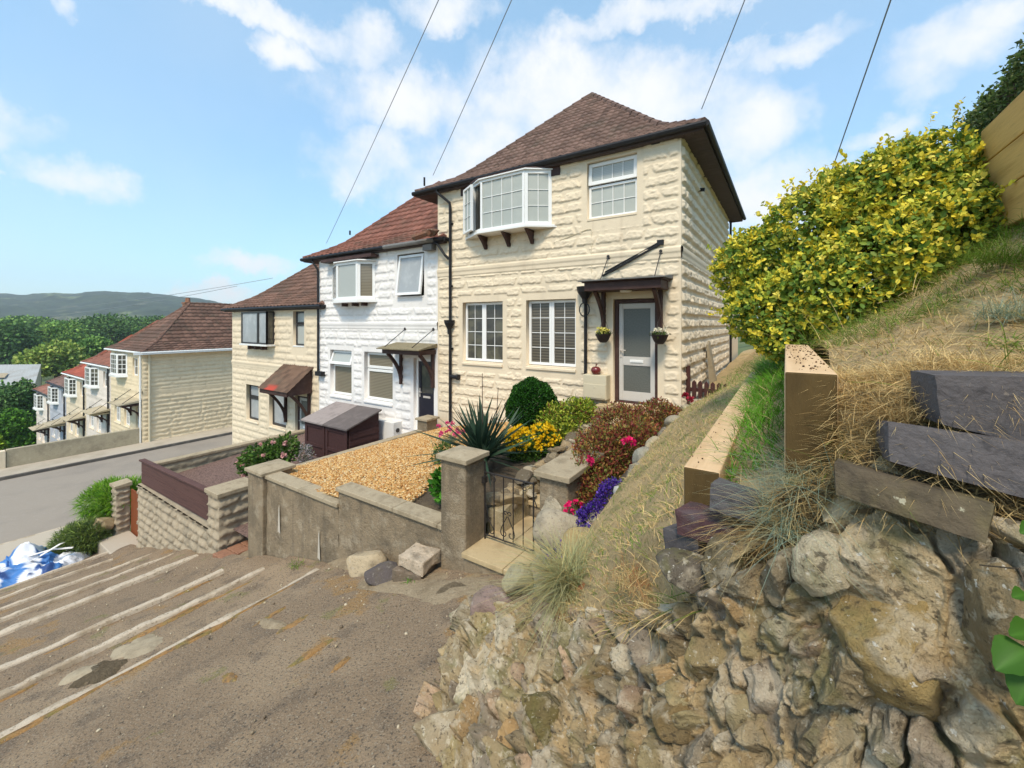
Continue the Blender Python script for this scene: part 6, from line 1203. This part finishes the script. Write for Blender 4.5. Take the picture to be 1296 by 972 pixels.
ye=np.array([lin(236,216,70),lin(222,210,72),lin(206,204,76),lin(244,228,104),lin(176,186,66)])*.95; pick=np.repeat(r.choice(5,n,p=[.30,.26,.22,.10,.12]),k)
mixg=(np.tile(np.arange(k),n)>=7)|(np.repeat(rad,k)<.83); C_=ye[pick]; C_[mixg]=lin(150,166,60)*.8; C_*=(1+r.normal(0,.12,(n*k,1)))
Q,QD,_=lobes_points(el,420,r,.97); ok=QD[:,2]>-.35; Q,QD=Q[ok],QD[ok]; ns=len(Q); QD=QD/np.linalg.norm(QD,axis=1,keepdims=True)*.6+rdir(ns,r,.9)*.5; tl=r.uniform(.05,.17,(ns,1,1)); kk=14
ts=np.linspace(.1,1,kk)[None,:,None]; SP=(Q[:,None]+QD[:,None]*tl*ts).reshape(-1,3); SD=np.repeat(QD,kk,0)*.5+rdir(ns*kk,r,.2)
SC=np.repeat(ye[r.choice(5,ns,p=[.34,.28,.2,.12,.06])],kk,0)*(1+r.normal(0,.1,(ns*kk,1))); p3=oval(SP,SD,np.repeat(QD,kk,0)+rdir(ns*kk,r,.2)*.6,r.uniform(.022,.042,ns*kk),.6,SC)
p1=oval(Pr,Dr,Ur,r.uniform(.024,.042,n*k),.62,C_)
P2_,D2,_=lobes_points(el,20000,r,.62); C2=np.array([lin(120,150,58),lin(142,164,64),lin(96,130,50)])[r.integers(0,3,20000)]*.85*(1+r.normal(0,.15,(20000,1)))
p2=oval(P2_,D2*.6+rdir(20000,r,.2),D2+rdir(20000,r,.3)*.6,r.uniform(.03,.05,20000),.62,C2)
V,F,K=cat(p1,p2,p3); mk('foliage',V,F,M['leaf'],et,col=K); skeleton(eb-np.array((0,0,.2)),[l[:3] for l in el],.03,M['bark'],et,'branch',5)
# hedge and timber retaining fence at the upper right
r=np.random.default_rng(71); ht=thing('clipped_hedge','tall dark green clipped hedge rising behind the timber retaining fence','hedge',(3.9,-4,2))
n=60000; f=r.random(n); ax=r.random(n); y=-7.6+6.6*r.random(n); x=np.where(f<.5,3.34,3.34+.95*ax); z=np.where(f<.5,2.2+1.75*ax,3.95); e2=(f>.85); y=np.where(e2,-1.0,y); x=np.where(e2,3.34+.95*ax,x); z=np.where(e2,2.2+1.75*r.random(n),z)
P=np.stack([x,y,z],1)+r.normal(0,.035,(n,3)); P+=.06*np.stack([fbm(P*2,3,1),fbm(P*2,3,2),fbm(P*2,3,3)],1); V,F,K=leaves(P,rdir(n,r,.3),r.uniform(.03,.06,n),.55,np.array([lin(82,104,52),lin(98,120,60),lin(66,84,44),lin(116,124,74)])[r.integers(0,4,n)]*1.1,seed=72); mk('foliage',V,F,M['leaf'],ht,col=K)
m=MB(); m.box(3.40,4.24,-7.6,-1.05,1.6,3.88); m.build('inner_branches',M['bark'],ht)
tf=thing('timber_fence','golden-brown timber retaining fence of stacked boards at the upper right','fence',(2.67,-5.5,2.1))
for kk in range(3):
    m=MB(); m.box(2.62,2.71,-6.95,-4.26,2.12+.222*kk,2.12+.222*kk+.216); m.build('board',M['fencewood'],tf,bevel=.006)
m=MB(); m.box(2.715,2.82,-4.45,-4.33,1.6,2.70); m.build('post',M['fencewood'],tf)
# bramble sprig at the right edge
bt=pix(1288,800,d=.60); bm_=thing('bramble_sprig','fresh green bramble leaves reaching in at the lower right edge','plant',pix(1330,900,d=.62))
lp=[];ld=[];lu=[];ls=[];lc=[]
for px,py,ex,ey,d,L in ((1302,822,1250,852,.60,.058),(1316,850,1284,892,.595,.058),(1312,800,1276,802,.61,.045),(1300,752,1266,757,.62,.026),(1312,668,1276,678,.66,.03)):
    a=pix(px,py,d=d); b_=pix(ex,ey,d=d-.01); lp.append(a);ld.append(b_-a+np.array((1e-4,0,0)));lu.append(CAM-a+np.array((0,0,.3)));ls.append(L);lc.append(lin(110,175,60)*.72)
for p0,dv_,uv_,L_,cc in zip(lp,ld,lu,ls,lc):
    dv_=dv_/np.linalg.norm(dv_); sv=np.cross(dv_,uv_); sv/=np.linalg.norm(sv); nv=np.cross(sv,dv_); V=[];K=[]
    for a_ in np.linspace(0,1,13):
        hw=.43*L_*max(0.,math.sin(math.pi*min(1,a_**.72)))**.8*(1+.05*(int(a_*12)%2))
        for b_ in np.linspace(-1,1,9): V.append(p0+dv_*L_*a_+sv*hw*b_+nv*(.16*L_*abs(b_)**1.5*math.sin(math.pi*a_)-.18*L_*a_*a_+.02*L_*math.cos(a_*38)*abs(b_))); K.append(cc*.42*(1.25 if abs(b_)<.1 else 1))
    mk('leaf',V,grid_faces(13,9),M['leaf'],bm_,True,np.array(K))

m=MB(); m.tube([pix(1330,900,d=.62),pix(1305,820,d=.61),pix(1306,760,d=.625),pix(1290,720,d=.65),pix(1240,715,d=.70)],[.003,.0025,.002,.0016,.0012],6); m.build('stem',M['bark'],bm_)
# ================================================================== overhead cables
pole=np.array((3.8,-5.76,9.28))
for k,(a,lab) in enumerate(((pix(413,308,y=.9),'overhead cable running down to the white house roof'),(pix(548,222,d=10.4),'overhead cable ending at the left eave of the nearest house'),(pix(888,138,d=6.95),'overhead cable ending at the right eave corner of the nearest house'),(pix(1006,350,d=15),'overhead cable dropping behind the yellow shrub'))):
    m=MB(); pts=[]
    for t in np.linspace(0,1,24): p=a*(1-t)+pole*t; pts.append(p-np.array((0,0,.10*4*t*(1-t)*(1 if k<3 else .4))))
    m.tube(pts,.0075 if k<3 else .0125,5); tag(m.build('overhead_cable',M['cable']),lab,'cable')
for k,(p,q,lab) in enumerate(((pix(60,400,d=60),pix(300,362,d=40),'thin distant wire slanting above the far roofs, lower of the pair'),(pix(60,392,d=60),pix(345,352,d=40),'thin distant wire slanting above the far roofs, upper of the pair'))):
    m=MB(); m.tube([p*(1-t)+q*t-np.array((0,0,1.2*t*(1-t))) for t in np.linspace(0,1,16)],.022,4); tag(m.build('distant_wire',M['cable']),lab,'cable')
# ================================================================== far trees, sheet-roofed shed, hills
def tree(label,px,pyt,pyb,d,wpx,cols,seed,n=5200,ls=.75,name='tree',lob=9,gap=1.):
    r=np.random.default_rng(seed); base=pix(px,pyb,d=d); top_=pix(px,pyt,d=d); H=top_[2]-base[2]; Rr=wpx/2*d/525; g=float(ground_z(np.array(base[0]),np.array(base[1]))); b0=np.array((base[0],base[1],min(g,base[2])-.5))
    t=thing(name,label,'tree',b0); L=[]
    for k in range(lob):
        a=r.uniform(0,6.28); rr=Rr*r.uniform(.15,.62); hz=base[2]+H*r.uniform(.25,.78); s=r.uniform(.34,.5)
        L.append((base[0]+rr*math.cos(a),base[1]+rr*math.sin(a),hz,Rr*s,Rr*s,min(H*.3,Rr*s*.85)))
    L.append((base[0],base[1],top_[2]-H*.22,Rr*.45,Rr*.45,H*.22))
    P,D,rad=lobes_points(L,n,r,.55); ci=np.array(cols)[r.choice(len(cols),n)]; V,F,K=leaves(P,D*.5+rdir(n,r,.3),ls*r.uniform(.6,1.3,n),.7,ci,seed=seed,cv=.2); mk('crown',V,F,M['farleaf'],t,col=K)
    m=MB(); c=np.array((base[0],base[1],base[2]+H*.45)); m.tube([b0,(b0+c)/2+r.normal(0,.1,3),c],[Rr*.10,Rr*.08,Rr*.05],7); m.build('trunk',M['bark'],t); skeleton(c,[l[:3] for l in L[:6]],Rr*.05,M['bark'],t,'limb',seed); return t
dg=[lin(84,116,60),lin(102,136,68),lin(68,98,54)]; mg=[lin(108,142,66),lin(88,124,58),lin(128,158,76)]; yg=[lin(146,164,74),lin(166,176,90),lin(120,146,66)]
tree('broad dark green tree at the left edge beyond the grey shed',8,410,470,95,95,dg,81)
tree('round mid green tree, highest crown between the left edge tree and the far end house',82,408,448,110,80,mg,82)
tree('yellowish feathery tree just left of the far terrace roofs',72,432,492,72,82,yg,83,4200,.6)
tree('dark rounded tree behind the chimneys of the far terrace',135,400,450,130,85,dg,84)
tree('deep green tree filling the gap right of the dark rounded tree',185,402,440,150,90,dg,85)
tree('olive tree low beside the grey shed roof',118,428,470,85,50,mg,86,3000)
tree('dense green tree below the grey shed at the left edge',6,486,560,52,80,dg,87,6000,.42)
tree('dark shadowy tree directly left of the lowest far house',30,482,552,48,50,dg,88,5200,.36)
tree('fresh green bushy tree low at the left edge, behind the roadside wall',14,520,590,40,80,[lin(86,140,40)*.72,lin(66,112,36)*.7,lin(108,160,50)*.72],89,7000,.3)
tree('bright lime bush at the very left edge, lowest of the greenery',-8,553,600,36,34,[lin(150,180,50)*.72,lin(120,160,44)*.72],90,2500,.25)
tree('pale distant tree right of the chimney by the far ridge',30,402,425,170,70,mg,91,2600,1.0)
tree('small dark tree just above the grey shed roof at left',52,448,478,78,34,dg,92,2200,.5)
r=np.random.default_rng(95); L=[]
for k in range(130):
    px=r.uniform(-160,420); d=r.uniform(190,330); s=r.uniform(6,11); p=pix(px,r.uniform(404,412),d=d); L.append((p[0],p[1],p[2]-s*.8,s,s,s*.8))
P,D,rad=lobes_points(L,42000,r,.7); V,F,K=leaves(P,D*.5+rdir(len(P),r,.3),1.5*r.uniform(.6,1.3,len(P)),.75,np.array(dg+mg)[r.integers(0,6,len(P))],seed=96,cv=.2); tag(mk('far_wood',V,F,M['farleaf'],col=K),'distant wooded valley side below the hills','wood',kind='stuff')
sh=thing('sheet_roofed_shed','long grey sheet-roofed shed among the trees at the left edge','shed',pix(20,480,d=62))
a=pix(-60,462,d=66);b_=pix(52,461,d=66); c=pix(44,487,d=58); d_=pix(-70,500,d=58); n=60
U,Vv=np.meshgrid(np.linspace(0,1,120),np.linspace(0,1,4)); G_=a*((1-U)*(1-Vv))[...,None]+b_*(U*(1-Vv))[...,None]+c*(U*Vv)[...,None]+d_*((1-U)*Vv)[...,None]; G_[...,2]+=  .03*np.sin(U*300)
mk('roof',G_.reshape(-1,3),grid_faces(4,120),M['corr'],sh); m=MB(); dn=np.array((0,0,3.5)); m.add([d_,c,c-dn,d_-dn,b_,b_-dn-(0,0,1)],[(0,1,2,3),(1,4,5,2)]); m.build('wall',M['oldwall'],sh)
m=MB(); e1=a*.45+b_*.55; e2=d_*.4+c*.6; e=(e1*.55+e2*.45); m.add([e+(0,0,.25),e+(b_-a)*.09+(0,0,.25),e+(b_-a)*.07+(c-b_)*.22+(0,0,.25),e-(b_-a)*.02+(c-b_)*.22+(0,0,.25)],[(0,1,2,3)]); m.build('roof_panel',M['coping'],sh)
# hills
pxs=np.linspace(-420,1750,330); ds=np.linspace(0,1,60); yr=np.interp(pxs,[-420,-150,0,30,60,95,130,160,190,215,250,300,360,450,800,1750],[384,379,374,376,373,374.5,371,372,373,376,379,388,397,402,405,405])
PX,DS=np.meshgrid(pxs,ds); YR=np.repeat(yr[None],60,0); XX=np.zeros((60,330,3))
for i,dsv in enumerate(ds):
    d=380+720*dsv; base=np.stack([pix(p,409,d=d) for p in pxs]); zr=np.array([(409-y)/525*1100+1.58 for y in yr]); z=-14+(zr+14)*sst(-.05,1.0,np.full(330,dsv)); XX[i]=base; XX[i,:,2]=z
nz=fbm(XX/90,4,3)*7+fbm(XX/16,3,5)*2.6; XX[...,2]+=nz*sst(0,.25,DS)*sst(1.12,.75,DS)
back=XX[-1:].copy(); back[...,:2]*=1.12; back[...,2]-=40; XX=np.concatenate([XX,back])
hm_=mottle('hill_land',(.045,.065,.03),[((.16,.19,.08),.009,.54,.60,.85),((.022,.036,.02),.02,.46,.60,.85),((.14,.14,.08),.013,.61,.66,.7),((.02,.032,.016),.12,.45,.62,.8)],1)
tag(mk('hills',XX.reshape(-1,3),grid_faces(61,330),hm_,None,True),kind='structure')
c=pix(155,384,d=900); V,F=rock(401,(60,30,16),.5,4,12,.15); tag(mk('quarry_face',V+c,F,mottle('quarry_rock',(.24,.18,.13),[((.08,.09,.05),.06,.45,.65,.9)],1),None,True),kind='structure')
# ================================================================== air
LO,HI=(-1500,-520,-40),(420,1500,120)
m=MB(); m.box(LO[0],HI[0],LO[1],HI[1],LO[2],HI[2])
hz_m=bpy.data.materials.new('haze'); hz_m.use_nodes=True; t_=hz_m.node_tree; t_.nodes.remove(t_.nodes['Principled BSDF']); pv=t_.nodes.new('ShaderNodeVolumePrincipled'); pv.inputs['Color'].default_value=(.80,.88,.95,1); pv.inputs['Density'].default_value=.00036; pv.inputs['Anisotropy'].default_value=.2
t_.links.new(pv.outputs[0],[n for n in t_.nodes if n.type=='OUTPUT_MATERIAL'][0].inputs['Volume'])
tag(m.build('haze',hz_m),kind='stuff')
# ================================================================== sky, sun, camera
SUN_AZ=math.atan2(.26,-.78); SUN_EL=R(54)        # azimuth of the sun measured as atan2(x,y)
sdir=np.array((math.sin(SUN_AZ)*math.cos(SUN_EL),math.cos(SUN_AZ)*math.cos(SUN_EL),math.sin(SUN_EL)))
W=bpy.data.worlds.new('World'); bpy.context.scene.world=W; W.use_nodes=True; nt=W.node_tree; L=nt.links.new; bg=nt.nodes['Background']
sky=N(nt,'ShaderNodeTexSky',sky_type='NISHITA',sun_disc=False); sky.sun_elevation=SUN_EL; sky.sun_rotation=SUN_AZ; sky.air_density=1.0; sky.dust_density=1.2; sky.ozone_density=1.0
tc=N(nt,'ShaderNodeTexCoord'); vec=tc.outputs['Generated']
nz=N(nt,'ShaderNodeTexNoise',i_Scale=9.,i_Detail=6.,i_Roughness=.62); L(vec,nz.inputs[0])
sub=N(nt,'ShaderNodeVectorMath',operation='SUBTRACT'); L(nz.outputs[1],sub.inputs[0]); sub.inputs[1].default_value=(.5,.5,.5)
scl=N(nt,'ShaderNodeVectorMath',operation='SCALE'); L(sub.outputs[0],scl.inputs[0]); scl.inputs['Scale'].default_value=.16
wv=N(nt,'ShaderNodeVectorMath',operation='ADD'); L(vec,wv.inputs[0]); L(scl.outputs[0],wv.inputs[1])
CL=[(108,228,62,30,1),(-12,222,30,12,.9),(82,8,24,26,.8),(300,6,120,22,.9),(365,72,52,26,.75),(470,60,70,34,.75),(575,18,70,26,.85),(540,135,140,46,1),(690,120,120,62,1.1),(820,140,130,66,1.1),(455,205,85,46,.85),(560,240,90,60,.9),(930,175,80,60,.95),(980,240,90,58,1.1),(640,200,120,70,1.1),(840,8,150,24,.9),(1000,60,90,26,.65),(1215,60,95,56,.85),(1275,15,60,40,.9),(1180,110,60,40,.5),(335,332,56,17,.9),(262,370,66,13,.95),(920,70,70,22,.7),(1120,170,60,26,.55),(700,60,60,26,.6),(-200,120,200,60,1),(1500,80,180,90,1),(400,-200,260,90,1),(1000,-260,300,100,1)]
cur=None
def MA(op,a,b=None,clamp=False):
    n=N(nt,'ShaderNodeMath',operation=op,use_clamp=clamp)
    for s,v in ((n.inputs[0],a),(n.inputs[1],b)):
        if v is None: continue
        if hasattr(v,'is_linked'): L(v,s)
        else: s.default_value=v
    return n.outputs[0]
def DOT(v):
    n=N(nt,'ShaderNodeVectorMath',operation='DOT_PRODUCT'); L(wv.outputs[0],n.inputs[0]); n.inputs[1].default_value=tuple(v); return n.outputs['Value']
for px,py,rx,ry_,st in CL:
    c=pix(px,py,d=1.)-CAM; ln=np.linalg.norm(c); c/=ln; lat=np.cross(c,(0,0,1.)); lat/=np.linalg.norm(lat); upv=np.cross(lat,c); sxx=rx/525/ln*1.1; syy=ry_/525/ln*1.15
    a=DOT(lat/sxx); b_=DOT(upv/syy); f=DOT(c)
    q=MA('SUBTRACT',1.0,MA('ADD',MA('MULTIPLY',a,a),MA('MULTIPLY',b_,b_))); q=MA('MAXIMUM',q,-3.0); q=MA('ADD',q,st-1.0); fr=MA('GREATER_THAN',f,.2); q=MA('SUBTRACT',MA('MULTIPLY',MA('ADD',q,3.0),fr),3.0)
    cur=q if cur is None else MA('MAXIMUM',cur,q)
n2=N(nt,'ShaderNodeTexNoise',i_Scale=7.,i_Detail=8.,i_Roughness=.6); L(vec,n2.inputs[0])
den=MA('ADD',cur,MA('MULTIPLY',MA('SUBTRACT',n2.outputs[0],.5),2.4))
mr=N(nt,'ShaderNodeMapRange',i_From_Min=-.15,i_From_Max=1.25); mr.interpolation_type='SMOOTHSTEP'; L(den,mr.inputs[0])
veil=N(nt,'ShaderNodeTexNoise',i_Scale=2.6,i_Detail=5.,i_Roughness=.55); L(vec,veil.inputs[0])
vm=N(nt,'ShaderNodeMapRange',i_From_Min=.40,i_From_Max=.85,i_To_Max=.16); L(veil.outputs[0],vm.inputs[0])
mask=MA('MAXIMUM',MA('MULTIPLY',mr.outputs[0],.92),vm.outputs[0])
CLOUD=(4.2,4.2,4.25); SKYGAIN=(.86,1.0,1.06)
sg=mixc(nt,1.0,sky.outputs[0],np.array(SKYGAIN),'MULTIPLY'); thin=mixc(nt,.40,sg,np.array((2.1,3.45,4.35)))
L(mixc(nt,mask,thin,np.array(CLOUD)),bg.inputs[0]); bg.inputs[1].default_value=.15
ld=bpy.data.lights.new('sun','SUN'); ld.energy=2.1; ld.angle=R(12); ld.color=(1,.87,.68); lo=bpy.data.objects.new('sun',ld); C.objects.link(lo); lo.rotation_euler=Vector(tuple(sdir)).to_track_quat('Z','Y').to_euler(); lo.location=(0,0,60)
cd=bpy.data.cameras.new('camera'); cd.sensor_width=36; cd.lens=525/1296*36; cd.shift_y=-77/1296; cd.clip_start=.03; cd.clip_end=6000
co=bpy.data.objects.new('camera',cd); C.objects.link(co); co.location=tuple(CAM); co.rotation_euler=(R(90),0,YAW); S=bpy.context.scene; S.camera=co
S.view_settings.view_transform='Standard'; S.view_settings.look='None'; S.view_settings.exposure=.78; S.view_settings.gamma=1; S.view_settings.use_curve_mapping=False
S.render.engine='CYCLES'; S.cycles.max_bounces=6; S.cycles.diffuse_bounces=3; S.cycles.use_denoising=True
for o in bpy.data.objects:
    if '_w' in o: del o['_w']
    if '_ze' in o: del o['_ze']
